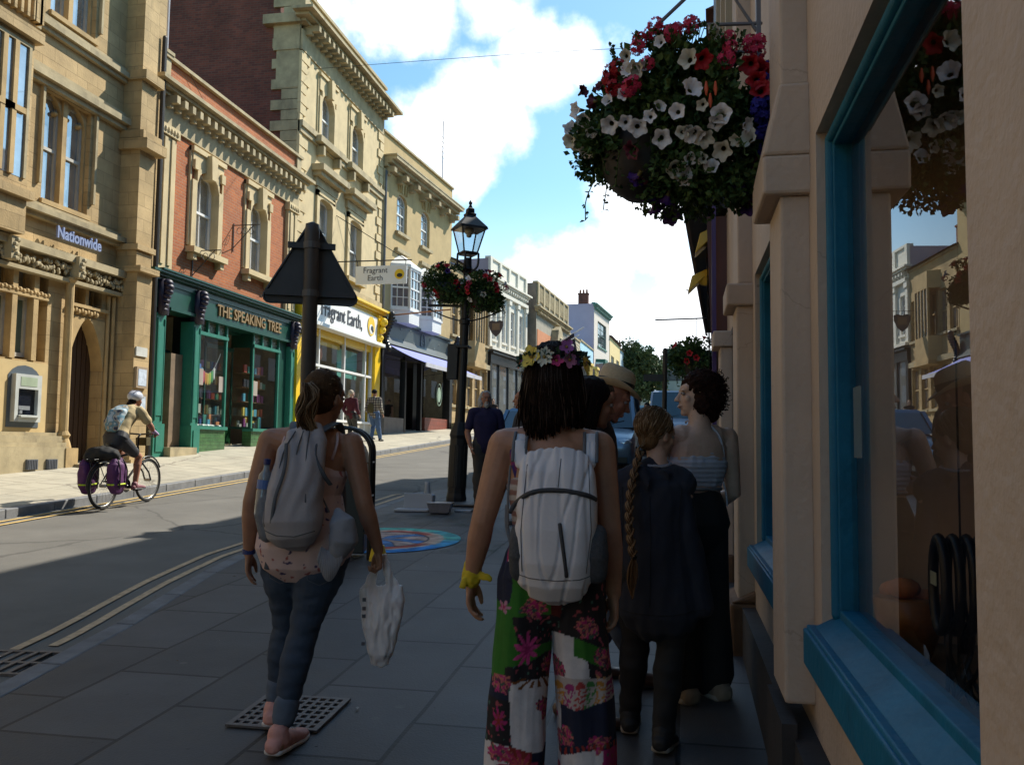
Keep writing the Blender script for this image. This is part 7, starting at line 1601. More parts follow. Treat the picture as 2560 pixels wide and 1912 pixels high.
    # flower crown
    fc = thing('flower_crown', 'garland of yellow, white, pink and purple cloth flowers on the dark haired head', 'flower crown', r.matrix_basis @ (c+V((0, -.01, .062))), r.rotation_euler.z); fc.rotation_euler.x = math.radians(-4)
    t = MB(); ring = [V((.104*math.cos(w), .118*math.sin(w), 0)) for w in [i*PI/14 for i in range(28)]]; t.tube(ring, .005, 6, closed=True); t.build('band', mat('garland_green', (.03, .05, .03), .7), fc)
    fl = [(-2.95, 'peach', (.6, .22, .13), .028), (-2.7, 'violet', (.2, .08, .3), .018), (-2.5, 'pale_green', (.35, .42, .25), .024), (-2.2, 'yellow', (.75, .60, .12), .040), (-1.78, 'white', (.66, .66, .55), .034), (-1.42, 'rose', (.62, .06, .22), .024), (-1.12, 'lilac', (.45, .16, .48), .028), (-1.02, 'pink', (.50, .18, .32), .030), (-.8, 'deep_violet', (.07, .03, .12), .018), (-.62, 'navy_bud', (.05, .04, .10), .016), (-.32, 'yellow', (.72, .6, .15), .036), (-.1, 'violet', (.2, .08, .3), .022), (.1, 'dusky_green', (.08, .10, .08), .026)]
    for i, (a, n_, cc, s) in enumerate(fl):
        p = V((.112*math.cos(a), .126*math.sin(a), .012*math.sin(i*2.3)+(.028 if n_ == 'lilac' else 0))); d = V((math.cos(a), math.sin(a), .15)); m = MB(); Mx = Matrix.Translation(p) @ rot_to(d, i)
        pass
        m.T = Mx; np_ = 6 if s > .03 else 5
        for k in range(np_ if n_ != 'white' else 12):
            w = k*2*PI/(np_ if n_ != 'white' else 12); cx, sy = math.cos(w), math.sin(w); ln = s*(1.15 if k % 2 else .95); wd = s*(.42 if n_ != 'white' else .24)
            m.add([(0, 0, 0), (cx*ln*.4-sy*wd*.9, sy*ln*.4+cx*wd*.9, s*.2), (cx*ln*.8-sy*wd*.8, sy*ln*.8+cx*wd*.8, s*.36), (cx*ln, sy*ln, s*.30), (cx*ln*.8+sy*wd*.8, sy*ln*.8-cx*wd*.8, s*.36), (cx*ln*.4+sy*wd*.9, sy*ln*.4-cx*wd*.9, s*.2)], [(0, 1, 2, 3, 4, 5)])
        m.T = None; o = m.build(n_+'_flower' if n_ not in ('navy_bud',) else 'dark_bud', mat('crown_'+n_, cc, .75, .15, 40), fc, fixn=False); q = o.modifiers.new('s', 'SOLIDIFY'); q.thickness = .0015
        m = MB(); m.ell(p+d.normalized()*.006, s*.2, 8); m.build('flower_centre', mat('crown_centre', (.3, .2, .05), .8), o)
    m = MB(); rr = random.Random(2)
    for i in range(60): a = rr.uniform(-3.1, .3); p = V((.108*math.cos(a), .12*math.sin(a), rr.uniform(-.01, .02))); leaf(m, p, V((math.cos(a), math.sin(a), rr.uniform(-.6, 1))), .03, rr)
    m.build('leaves', mat('garland_leaf', (.03, .07, .04), .7, .3, 20), fc, fixn=False)
    # white rucksack
    RW = mat('rucksack_white', (.70, .66, .67), .75, .06, 6, .25, 90, bd=.003); RT = mat('rucksack_trim', (.12, .12, .13), .7, .1, 9)
    t = MB(); prof = [(.875, .045, .030, .02), (.895, .095, .058, .02), (.935, .122, .082, .02), (1.0, .130, .095, .02), (1.10, .132, .095, .02), (1.20, .133, .082, .02), (1.28, .128, .06, .02), (1.335, .112, .035, .018)]
    t.tube([(x, -.155-ry*.5, z) for z, rx, ry, x in prof], [(rx, ry) for z, rx, ry, x in prof], 30, power=3.); t.tube([(-.09, -.15, 1.31), (-.11, -.125, 1.355), (-.11, -.10, 1.385)], [(.034, .016), (.028, .010), (.022, .007)], 12); t.tube([(.12, -.15, 1.31), (.13, -.125, 1.355), (.13, -.10, 1.385)], [(.03, .016), (.026, .010), (.022, .007)], 12)
    def wf(c, n): return -.004*max(0, math.cos((c.x-.0)*2*PI/.085+3*c.z))**6*max(0, min(1, (c.z-.93)*4)) + .007*noise.noise(V((c.x*14, c.y*9, c.z*5))) - .007*max(0, 1-abs(noise.noise(V((c.x*16+3, c.y*3, c.z*3.2))))*9)
    rk = remesh(t, 'white_rucksack', RW, r, .0055, 2, disp=wf)
    drape(rk, [dense([(-.125, .965), (-.06, .95), (.02, .945), (.10, .95), (.155, .965)]), dense([(.035, 1.33), (.028, 1.24)]), dense([(-.075, 1.31), (-.09, 1.1), (-.085, .97)]), dense([(.125, 1.31), (.135, 1.1), (.12, .97)])], RT, 'seam', .0016)
    def back(x, z):                                     # y of the rucksack's outer face
        for (z0, a0, b0, c0), (z1, a1, b1, c1) in zip(prof, prof[1:]):
            if z0 <= z <= z1: q = (z-z0)/(z1-z0); rx = a0+(a1-a0)*q; ry = b0+(b1-b0)*q; u = min(.98, abs(x-.02)/rx); return -.155-ry*.5-ry*(1-u**3)**(1/3)
        return -.2
    t = MB(); P = [(x, back(x, z)-.002, z) for x, z in [(-.128, 1.155), (-.11, 1.185), (-.07, 1.215), (-.02, 1.228), (.05, 1.228), (.12, 1.215), (.15, 1.20)]]; strap(t, spline(P, 4), .008, .005, side=V((0, 0, 1))); P = [(x, back(x, z)-.003, z) for x, z in [(.036, 1.125), (.047, 1.05), (.056, .985), (.058, .96)]]; strap(t, spline(P, 4), .006, .004); t.build('zip', mat('dark_zip', (.035, .035, .04), .6), rk, smooth=True)
    for k, x0 in ((-1, -.092), (1, .15)):
        t = MB(); t.tube([(x0, -.205, .965), (x0, -.215, 1.02), (x0, -.21, 1.065), (x0+.004*k, -.20, 1.085)], [(.038, .05), (.042, .056), (.038, .052), (.034, .044)], 18, power=2.6); remesh(t, 'mesh_pocket', mat('black_mesh', (.055, .058, .065), .8, .35, 90, .3, 300), rk, .005, 2)
    for k, x0 in ((-1, -.11), (1, .13)):
        t = MB(); strap(t, spline([(x0, -.15, 1.32), (x0-k*.0, -.105, 1.375), (x0, -.03, 1.415), (x0+k*.005, .05, 1.36), (x0+k*.01, .1, 1.22), (x0+k*.02, .06, 1.06), (x0+k*.015, -.1, .98)], 4), .021, .004); s_ = t.build('shoulder_strap', RW, rk, smooth=True)
        t = MB(); 
        for e in (-1, 1): strap(t, spline([(x0+e*.021, -.156, 1.32), (x0+e*.021, -.11, 1.378), (x0+e*.021, -.03, 1.419), (x0+e*.021+k*.005, .052, 1.363)], 4), .006, .005)
        t.build('strap_trim', RT, s_, smooth=True)
    t = MB(); strap(t, spline([(-.15, -.12, 1.17), (-.148, -.14, 1.1), (-.115, -.17, 1.0)], 4), .007, .002); strap(t, [(-.14, -.13, 1.3), (-.145, -.15, 1.2), (-.142, -.16, 1.1)], .004, .004); t.build('side_strap', RT, rk, smooth=True)
centre_woman()
# ---- girl with the long plait
def plait_girl():
    r = thing('person', 'girl with a long ginger plait in a dark hooded top, seen from behind', 'person', (-.122, 4.12, G(0, 4.12)), math.radians(-4))
    f = Fig(1.47, head=(.014, .03, 1.375), neck=(.02, 0, 1.225), shL=(-.13, 0, 1.165), shR=(.13, 0, 1.165), elL=(-.155, -.02, .92), elR=(.155, -.04, .92), wrL=(-.14, .10, .74), wrR=(.20, .03, .72),
            hipL=(-.075, 0, .74), hipR=(.085, 0, .74), knL=(-.085, .06, .42), anL=(-.115, .10, .085), knR=(.08, .0, .42), anR=(.055, -.10, .075))
    f.HM = Matrix.Rotation(math.radians(-42), 3, 'Z') @ Matrix.Rotation(math.radians(-10), 3, 'X'); b = MB(); f.torso(b); f.neck(b); head_parts(b, f.J['head'], f.HM, .93)
    for s in 'LR': f.arm(b, s); f.leg(b, s); f.foot(b, s); hand_parts(b, f.J['wr'+s], (0, .3, -1), (0, 1, 0), (1 if s == 'L' else -1, 0, 0), .85, .4)
    remesh(b, 'body', SKIN('fair', (.50, .31, .23)), r, .0055, 3); eyes(r, f, .93)
    K = mat('black_trousers', (.010, .010, .012), .85, .3, 12, .3, 120, bd=.003); t = MB(); f.torso(t, .012, .6, .86, sh=False)
    for s in 'LR': f.leg(t, s, .016, 0, 1.0, .004)
    remesh(t, 'trousers', K, r, .0065, 3, disp=lambda c, n: .009*noise.noise(V((c.x*10, c.y*10, c.z*18))))
    # cape-like coat
    N_ = mat('navy_cloth', (.014, .017, .030), .9, .15, 10, .35, 160, bd=.003); t = MB(); rg_ = [(.565, .185, .13, .03), (.60, .185, .13, .03), (.75, .17, .125, .02), (.92, .158, .128, .006), (1.05, .162, .13, .004), (1.15, .15, .115, 0), (1.205, .095, .075, 0), (1.235, .06, .055, -.01)]
    t.tube([(x, .0, z) for z, a, c_, x in rg_], [(a, c_) for z, a, c_, x in rg_], 30, power=2.2)
    t.tube([(.13, 0, 1.14), (.155, -.02, .95), (.19, .0, .76), (.225, .0, .60)], [(.050, .055), (.052, .06), (.052, .065), (.05, .07)], 18); t.tube([(-.13, 0, 1.14), (-.155, -.01, .95), (-.16, .06, .78), (-.15, .1, .7)], [(.055, .06), (.06, .065), (.055, .06), (.05, .055)], 18)
    t.tube([(-.145, 0, 1.15), (-.08, 0, 1.185), (0, 0, 1.20), (.08, 0, 1.185), (.145, 0, 1.15)], [.064, .062, .06, .062, .064], 14)
    t.tube([(-.09, .02, 1.225), (-.05, -.07, 1.20), (.0, -.095, 1.15), (.055, -.075, 1.19), (.09, .01, 1.225)], [.024, .036, .046, .038, .024], 14)
    cp = remesh(t, 'hooded_cape', N_, r, .0065, 3, disp=lambda c, n: .012*noise.noise(V((c.x*11, c.y*11, c.z*3.2)))+.007*noise.noise(V((c.x*24, c.y*20, c.z*13)))+(.004*math.sin(math.atan2(c.y, c.x)*9)*max(0, 1.0-c.z)))
    drape(cp, [dense([(-.20, .60), (-.1, .585), (.0, .582), (.1, .585), (.24, .61)]), dense([(.0, 1.10), (.005, .9), (.0, .62)]), dense([(.135, 1.14), (.125, 1.0), (.13, .86)]), dense([(-.13, 1.14), (-.125, 1.0), (-.13, .86)])], mat('dark_seam', (.006, .007, .012), .9), 'seam', .0022)
    t = MB(); t.tube([V((.062*math.cos(w)+.02, .055*math.sin(w), 1.245+.01*math.sin(w))) for w in [i*PI/8 for i in range(16)]], .008, 6, closed=True); t.build('collar', mat('pale_collar', (.30, .30, .36), .8), r, smooth=True)
    for s, fw, pt in (('L', (-.1, 1, 0), 0.), ('R', (.1, 1, 0), -.1)): shoe(r, f, s, fw, (mat('skate_black', (.012, .012, .014), .7), mat('sole_cream', (.32, .29, .26), .7), mat('lace_white', (.45, .45, .42), .8)), 'canvas_shoe', sole=.016, pitch=pt, g=.010)
    # hair and plait
    H = hairmat('ginger_blonde', (.125, .072, .036)); HB = mat('hair_ginger_light', (.25, .155, .08), .45, .3, 30); c = f.J['head']; M_ = f.HM
    t = MB(); t.ell(c+M_ @ V((0, -.028, .045)), (1, 1, 1), 24, M_ @ Matrix.Diagonal((.084, .092, .086)).to_3x3()); t.ell(c+M_ @ V((0, -.045, -.02)), (1, 1, 1), 20, M_ @ Matrix.Diagonal((.062, .04, .06)).to_3x3())
    hc = remesh(t, 'hair', H, r, .0055, 2, disp=lambda q, n: .003*noise.noise(V((q.x*60, q.y*60, q.z*20)))); rnd = random.Random(8); m = MB(); m2 = MB(); pb = c+V((-.062, -.078, -.06))
    for i in range(300):
        th = rnd.uniform(-2.8, 2.8); ph = rnd.uniform(-.5, 1.5); d = V((math.sin(th)*math.cos(ph), -math.cos(th)*math.cos(ph), math.sin(ph)))
        if d.y > .35 and d.z < .6: continue
        o = M_ @ V((0, -.028, .045)); p0 = o+M_ @ V((d.x*.086, d.y*.094, d.z*.088)); e = pb-c; q1 = p0.lerp(e, .35); q1 = o+(q1-o).normalized()*.092; q2 = p0.lerp(e, .7); q2 = o+(q2-o).normalized()*.09
        (m2 if rnd.random() < .3 else m).tube(spline([c+p0, c+q1, c+q2, pb], 3), .0022, 4, cap=False)
    m.build('hair_strands', H, hc, smooth=True); m2.build('light_strands', HB, hc, smooth=True)
    m = MB(); m2 = MB(); n = 20; end = V((-.061, -.175, .84))
    def pl(u): return pb.lerp(end, u)+V((-.03*math.sin(PI*u), -.055*math.sin(PI*u*.8), 0))
    for i in range(n):
        u = i/n; p = pl(u); q = pl(min(1, u+1.9/n)); k = 1 if i % 2 else -1; w = .0145*(1-.3*u); 
        for j in range(7):
            o = (j-3)/3*.006; a = p+V((k*w*1.0, -.004, 0)); b = p.lerp(q, .5)+V((k*w*.55, -.016, 0)); e = q+V((-k*w*.75, -.003, -.006))
            (m2 if j in (2, 5) else m).tube(spline([p+V((-k*w*.2+0, .004, .012)), a+V((o, 0, o)), b+V((o, 0, o*1.6)), e+V((0, 0, o))], 3), [.0036]*10, 5)
    ptb = pl(1.0)
    for j in range(60):
        a = rnd.random()*6.28; q = rnd.random()**.5; P = [ptb+V((math.cos(a)*.006, math.sin(a)*.006, 0)), ptb+V((math.cos(a)*.022*q-.006, math.sin(a)*.02*q, -.05)), ptb+V((math.cos(a)*.020*q-.01, math.sin(a)*.016*q, -.11)), ptb+V((-.006, 0, -.15-.03*rnd.random()))]; (m2 if j % 3 == 0 else m).tube(spline(P, 3), .0028, 4, cap=False)
    plo = m.build('plait', H, r, smooth=True); m2.build('plait_highlights', HB, plo, smooth=True); m = MB(); m.lathe([(.012, -.008), (.015, 0), (.012, .008)], ptb, 10); m.build('hair_tie', BLACK, plo, smooth=True)
plait_girl()

# ---- young woman with curly hair and halter top, looking over her shoulder
def curly_woman():
    r = thing('person', 'young woman with short dark curly hair and white halter top, smiling to the left', 'person', (.085, 4.78, G(0, 4.78)), math.radians(32))
    f = Fig(1.68, head=(.01, .01, 1.565), neck=(.01, -.02, 1.405), elL=(-.24, .10, 1.12), wrL=(-.14, .30, 1.05), elR=(.235, -.0, 1.05), wrR=(.18, .20, .95), shL=(-.185, .0, 1.345), shR=(.185, -.02, 1.345))
    f.HM = Matrix.Rotation(math.radians(72), 3, 'Z') @ Matrix.Rotation(math.radians(2), 3, 'X'); b = MB(); f.torso(b); f.neck(b); head_parts(b, f.J['head'], f.HM, .98)
    for s in 'LR': f.arm(b, s); hand_parts(b, f.J['wr'+s], f.J['wr'+s]-f.J['el'+s], (0, .2, 1), (0, 0, -1) if s == 'L' else (-1, 0, 0), .98, .5)
    for k in (-1, 1): b.ell((k*.07, -.075, 1.27), (.05, .02, .07), 12)
    remesh(b, 'body', SKIN('pale', (.58, .38, .29)), r, .005, 3); eyes(r, f)
    LP_ = MB(); c = f.J['head']; LP_.ell(c+f.HM @ V((.0, .0935, -.063)), (1, 1, 1), 14, f.HM @ Matrix.Diagonal((.022, .007, .0045)).to_3x3()); LP_.build('lips', mat('lip_pink', (.34, .11, .10), .4), r, smooth=True)
    LP_ = MB(); LP_.ell(c+f.HM @ V((0, .0985, -.063)), (1, 1, 1), 10, f.HM @ Matrix.Diagonal((.013, .003, .002)).to_3x3()); LP_.build('teeth', WHITE, r, smooth=True)
    HT = mat('halter_white', (.46, .46, .53), .85, .06, 10, .3, 90, bd=.004); t = MB(); f.torso(t, .009, 1.10, 1.25, sh=False)
    remesh(t, 'halter_top', HT, r, .0055, 2, disp=lambda c_, n: .005*noise.noise(V((c_.x*30, c_.y*30, c_.z*8)))+.002*math.sin(c_.z*260))
    t = MB(); t.tube(spline([(.115, -.075, 1.20), (.11, -.09, 1.28), (.075, -.075, 1.36), (.04, -.04, 1.425), (.02, .03, 1.43)], 5), .006, 6); t.tube(spline([(.055, -.06, 1.405), (.085, -.085, 1.36), (.10, -.095, 1.31)], 4), .005, 6); t.tube(spline([(-.03, .05, 1.42), (-.05, .0, 1.43), (.02, -.045, 1.43)], 4), .005, 6); t.tube(spline([(.115, -.07, 1.13), (.13, -.08, 1.06), (.135, -.085, .99)], 4), .005, 6); t.build('halter_tie', HT, r, smooth=True)
    K = mat('black_trousers', (.010, .010, .012)); t = MB(); f.torso(t, .014, .7, 1.07, sh=False)
    for s, k in (('L', -1), ('R', 1)): a = f.J['hip'+s]; t.tube([a+V((0, 0, .06)), a+V((0, 0, -.15)), a+V((k*.005, 0, -.45)), a+V((k*.01, 0, -.76))], [(.09, .10), (.095, .105), (.10, .10), (.115, .115)], 24)
    tr = remesh(t, 'wide_trousers', K, r, .0075, 3, disp=lambda c_, n: .012*noise.noise(V((c_.x*10, c_.y*10, c_.z*3))))
    t = MB(); w = f.J['waist']; t.tube([V((.138*math.cos(q), .10*math.sin(q), 1.075)) for q in [i*PI/12 for i in range(24)]], .010, 6, closed=True); t.build('belt', mat('grey_belt', (.2, .19, .2), .5), tr, smooth=True)
    for s in 'LR': shoe(r, f, s, (0, 1, 0), (mat('beige_suede', (.26, .20, .15), .9), mat('sole_cream', (.32, .29, .26), .7)), 'chunky_shoe', sole=.022, g=.022)
    H = hairmat('dark_curls', (.028, .013, .010), (40, 40, 40)); t = MB(); M_ = f.HM
    for x, y, z, a, b_, d in ((0, -.03, .055, .098, .108, .088), (0, -.07, -.01, .098, .075, .10), (-.06, -.03, -.03, .045, .06, .08), (.06, -.03, -.03, .045, .06, .08), (0, -.075, -.08, .075, .05, .06)): t.ell(c+M_ @ V((x, y, z)), (1, 1, 1), 20, M_ @ Matrix.Diagonal((a, b_, d)).to_3x3())
    hc = remesh(t, 'curly_hair', H, r, .006, 1, disp=lambda q, n: .012*noise.noise(q*42)+.006*noise.noise(q*90)); rnd = random.Random(12); m = MB()
    for i in range(520):
        d = V((rnd.gauss(0, 1), rnd.gauss(-.3, 1), rnd.gauss(.2, 1))).normalized()
        if d.y > .45 and d.z < .35: continue
        base = V((0, -.04, .03))+V((d.x*.098, d.y*.108, d.z*.105-(.03 if d.z < 0 else 0))); ax = V((rnd.gauss(0, 1), rnd.gauss(0, 1), rnd.gauss(-.6, 1))).normalized(); a, e = frame_of(ax, V((1, .3, .2))); rr = rnd.uniform(.006, .011); tt = rnd.uniform(2, 3.2); P = []
        for k in range(9): w_ = k/8*tt*PI; P.append(c+M_ @ (base+ax*(k/8*.038)+a*rr*math.cos(w_)+e*rr*math.sin(w_)+d*.004))
        m.tube(P, .0022, 4, cap=False)
    m.build('hair_curls', H, hc, smooth=True); t = MB(); t.ell(c+M_ @ V((.084, .0, -.028)), .006, 8); t.ell(c+M_ @ V((-.084, .0, -.028)), .006, 8); t.build('earrings', STEELG, r)
curly_woman()

# ---- couple talking: dark haired woman and man in a straw hat
def couple():
    r = thing('person', 'dark haired woman in profile beside the man in the straw hat', 'person', (-.47, 4.30, G(0, 4.30)), math.radians(-72))
    f = Fig(1.64, head=(0, .06, 1.52), neck=(0, .0, 1.37), elL=(-.22, .02, 1.03), wrL=(-.15, .24, .98)); f.HM = Matrix.Rotation(math.radians(10), 3, 'Z') @ Matrix.Rotation(math.radians(-8), 3, 'X'); b = MB(); f.torso(b); f.neck(b); head_parts(b, f.J['head'], f.HM, .98)
    for s in 'LR': f.arm(b, s); f.leg(b, s); f.foot(b, s); hand_parts(b, f.J['wr'+s], f.J['wr'+s]-f.J['el'+s], (0, .2, 1), (0, 0, -1), 1, .6)
    remesh(b, 'body', SKIN('tan', (.36, .18, .11)), r, .006, 3); eyes(r, f)
    t = MB(); f.torso(t, .010, .8, 1.24, sh=False); t.tube(spline([(-.1, -.06, 1.24), (-.12, 0, 1.37), (-.1, .08, 1.24)], 5), .012, 6); t.tube(spline([(.1, -.06, 1.24), (.12, 0, 1.37), (.1, .08, 1.24)], 5), .012, 6); remesh(t, 'vest', mat('rust_vest', (.10, .02, .02), .85, .2, 14), r, .007, 2, disp=fold(.006, 12, 12, 8))
    t = MB(); f.torso(t, .011, .5, .92, sh=False)
    for s in 'LR': f.leg(t, s, .012, 0, .96)
    remesh(t, 'jeans', mat('denim_grey', (.045, .055, .085), .85, .25, 9), r, .007, 2, disp=fold(.006, 12, 12, 16))
    for s in 'LR': shoe(r, f, s, (0, 1, 0), (mat('brown_leather', (.07, .035, .025), .4), BLACK), 'shoe')
    c = f.J['head']; M_ = f.HM; t = MB(); t.ell(c+M_ @ V((0, -.03, .05)), (1, 1, 1), 22, M_ @ Matrix.Diagonal((.092, .103, .088)).to_3x3()); t.ell(c+M_ @ V((0, -.05, -.04)), (1, 1, 1), 20, M_ @ Matrix.Diagonal((.090, .072, .095)).to_3x3())
    H = hairmat('near_black', (.014, .009, .008)); hc = remesh(t, 'hair', H, r, .006, 2, disp=lambda q, n: .005*noise.noise(V((q.x*50, q.y*50, q.z*10)))); rnd = random.Random(2); m = MB()
    for i in range(160):
        th = rnd.uniform(-2.3, 2.3); P = [c+M_ @ V((.01, -.02, .138)), c+M_ @ V((math.sin(th)*.088, -math.cos(th)*.095-.03, .08)), c+M_ @ V((math.sin(th)*.096, -math.cos(th)*.085-.045, -.02)), c+M_ @ V((math.sin(th)*.088, -math.cos(th)*.07-.05, -.13-.03*rnd.random()))]; m.tube(spline(P, 3), .0024, 4, cap=False)
    m.build('hair_strands', H, hc, smooth=True)
    # man
    r = thing('person', 'man in a straw hat bending his head to talk, partly hidden behind the plaited girl', 'person', (-.47, 4.92, G(0, 4.92)), math.radians(-78))
    f = Fig(1.74, male=True, head=(0, .10, 1.555), neck=(0, .01, 1.43), elL=(-.25, .03, 1.08), wrL=(-.17, .28, 1.08), knL=(-.10, .20, .47), anL=(-.1, -.02, .085), hipL=(-.09, 0, .88), knR=(.10, .1, .47), anR=(.1, .22, .085)); f.HM = Matrix.Rotation(math.radians(-4), 3, 'Z') @ Matrix.Rotation(math.radians(-26), 3, 'X'); b = MB(); f.torso(b); f.neck(b); head_parts(b, f.J['head'], f.HM, 1.04, True)
    for s in 'LR': f.arm(b, s); f.leg(b, s); f.foot(b, s); hand_parts(b, f.J['wr'+s], f.J['wr'+s]-f.J['el'+s], (0, .2, 1), (0, 0, -1), 1.08, .5)
    remesh(b, 'body', SKIN('ruddy', (.36, .16, .10)), r, .006, 3); eyes(r, f)
    t = MB(); f.torso(t, .014, .8, 1.45)
    for s in 'LR': f.arm(t, s, .014, 0, .4, .01)
    remesh(t, 'tee_shirt', mat('dark_shirt', (.03, .025, .03), .85, .2, 14), r, .007, 2, disp=fold(.008, 12, 12, 7)); t = MB(); f.torso(t, .012, .5, .98, sh=False)
    for s in 'LR': f.leg(t, s, .018, 0, .98)
    remesh(t, 'jeans', mat('denim_mid', (.06, .085, .15), .85, .25, 9), r, .007, 2, disp=fold(.008, 12, 12, 14))
    for s in 'LR': shoe(r, f, s, (0, 1, 0), (mat('brown_leather', (.07, .035, .025)), BLACK), 'shoe')
    c = f.J['head']; M_ = f.HM; t = MB(); t.ell(c+M_ @ V((0, -.04, .02)), (1, 1, 1), 20, M_ @ Matrix.Diagonal((.086, .09, .08)).to_3x3()); remesh(t, 'hair', hairmat('grey_brown', (.06, .045, .035)), r, .006, 1, disp=fold(.004, 40, 40, 40))
    # hat: crown with a dent, dark band, brim dipping at front
    w = r.matrix_basis @ (c+M_ @ V((0, -.01, .065))); h = thing('straw_hat', 'pale straw hat with a black band worn by the man talking', 'hat', w); h.matrix_basis = r.matrix_basis @ Matrix.Translation(c+M_ @ V((0, -.012, .060))) @ (M_ @ Matrix.Rotation(math.radians(10), 3, 'X')).to_4x4()
    ST = mat('straw', (.52, .41, .27), .8, .14, 60, .4, 220, stretch=(1, 1, 2), bd=.003); m = MB(); n = 40; vs = []; prof = [(1.0, 0, 1.0), (1.0, .03, 1.0), (.98, .075, .98), (.93, .105, .96), (.80, .118, .9), (.5, .110, .9), (.2, .098, .9), (0.01, .096, .9)]
    for k, z, s_ in prof:
        for j in range(n): a = 2*PI*j/n; x, y = .088*k*math.cos(a), .104*k*math.sin(a); dent = -.016*math.exp(-(x/.03)**2)*(z > .1) - .012*(z > .1)*(y/.1); vs.append((x, y, z+dent))
    for i in range(len(prof)-1):
        for j in range(n): m.f.append((i*n+j, i*n+(j+1) % n, (i+1)*n+(j+1) % n, (i+1)*n+j)); m.m.append(0)
    m.v = vs; o = m.build('hat_crown', ST, h, smooth=True); 
    m = MB(); vs = []
    for i, (k, z) in enumerate(((.99, .004), (1.12, -.002), (1.35, -.003), (1.62, .002), (1.66, .004), (1.66, .0), (1.35, -.008), (.99, -.002))):
        for j in range(n): a = 2*PI*j/n; x, y = .088*k*math.cos(a), .104*(1+(k-1)*.9)*math.sin(a); e = max(0, k-1.05); vs.append((x, y, z+e*(.055*abs(math.cos(a))**2-.055*max(0, math.sin(a)))))
    for i in range(7):
        for j in range(n): m.f.append((i*n+j, i*n+(j+1) % n, (i+1)*n+(j+1) % n, (i+1)*n+j)); m.m.append(0)
    m.v = vs; m.build('hat_brim', ST, h, smooth=True); m = MB(); vs = []
    for k, z in ((1.008, .002), (1.02, .006), (1.02, .036), (1.0, .04)):
        for j in range(n): a = 2*PI*j/n; vs.append((.089*k*math.cos(a), .105*k*math.sin(a), z))
    for i in range(3):
        for j in range(n): m.f.append((i*n+j, i*n+(j+1) % n, (i+1)*n+(j+1) % n, (i+1)*n+j)); m.m.append(0)
    m.v = vs; m.build('hat_band', mat('black_ribbon', (.008, .008, .010), .6), h, smooth=True)
couple()

# ---- simpler figures further off
def walker(label, loc, rz, H, male, skin, top, bottom, hair, hairc='short', sleeve=1., headrot=0., shoe_m=None, voxel=.009, pose=None, topcol=None, bag=None, coat=0., beard=None):
    r = thing('person', label, 'person', loc, math.radians(rz)); f = Fig(H, male, **(pose or {})); f.HM = Matrix.Rotation(math.radians(headrot), 3, 'Z'); b = MB(); f.torso(b); f.neck(b); head_parts(b, f.J['head'], f.HM, H/1.7, male)
    for s in 'LR': f.arm(b, s); f.leg(b, s); f.foot(b, s); hand_parts(b, f.J['wr'+s], f.J['wr'+s]-f.J['el'+s], (0, 1, 0), (1 if s == 'L' else -1, 0, 0), 1., .4)
    remesh(b, 'body', SKIN(*skin), r, voxel*.75, 2); t = MB(); f.torso(t, .018, (.46-coat)*H, .9*H)
    for s in 'LR': f.arm(t, s, .014, 0, sleeve*.97, .006)
    remesh(t, 'top', top, r, voxel, 2, disp=fold(.012, 9, 9, 6), col=topcol); t = MB(); f.torso(t, .012, .4*H, .6*H, sh=False)
    for s in 'LR': f.leg(t, s, .018, 0, 1.02, .012)
    remesh(t, 'trousers', bottom, r, voxel, 2, disp=fold(.012, 8, 8, 12))
    for s in 'LR': shoe(r, f, s, (0, 1, 0), (shoe_m or mat('dark_shoe', (.03, .025, .02), .5), BLACK), 'shoe')
    c = f.J['head']; M_ = f.HM; t = MB()
    if hairc != 'bald':
        t.ell(c+M_ @ V((0, -.03, .045)), (1, 1, 1), 18, M_ @ Matrix.Diagonal((.088, .098, .088)).to_3x3())
        if hairc == 'long': t.tube([c+M_ @ V((0, -.05, .03)), c+M_ @ V((0, -.075, -.06)), c+M_ @ V((0, -.075, -.14))], [(.1, .07), (.115, .06), (.10, .05)], 18); t.ell(c+M_ @ V((-.07, -.02, -.05)), (.035, .045, .08), 12); t.ell(c+M_ @ V((.07, -.02, -.05)), (.035, .045, .08), 12)
        remesh(t, 'hair', hair, r, .007, 1, disp=fold(.012, 35, 35, 16))
    if beard: t = MB(); t.ell(c+M_ @ V((0, .062, -.095)), (.045, .04, .05), 14); t.ell(c+M_ @ V((0, .085, -.055)), (.035, .018, .015), 12); remesh(t, 'beard', beard, r, .006, 1, disp=fold(.006, 50, 50, 50))
    return r, f
GH = hairmat('grey', (.42, .41, .40)); KH = mat('khaki_grey', (.060, .052, .045), .9, .25, 8)
eyes(*walker('grey haired bearded man in a navy tee shirt standing by the street lamp', (-2.93, 13.2, G(0, 13.2)), -158, 1.72, True, ('ruddy', (.36, .16, .10)), mat('navy_tee', (.014, .010, .050), .85, .15, 9), KH, GH, 'long', .45, 4, voxel=.007, beard=GH, pose=dict(elL=(-.27, -.02, 1.07), wrL=(-.25, .05, .84), elR=(.27, -.02, 1.07), wrR=(.24, .10, .86))))
def plaid(c, n):
    k = (math.sin(c.x*75) > .1) + (math.sin(c.z*75) > .1); return (V((.42, .38, .30)), V((.16, .13, .11)), V((.025, .022, .03)))[k]
st = dict(knL=(-.09, .16, .50), anL=(-.10, .05, .13), knR=(.10, .12, .48), anR=(.11, .28, .08), elL=(-.27, -.06, 1.08), wrL=(-.2, .08, .90), elR=(.27, -.08, 1.08), wrR=(.28, .08, .88))
G2 = lambda x, y: -1.4+.05*y+.088*(-8.6-x)
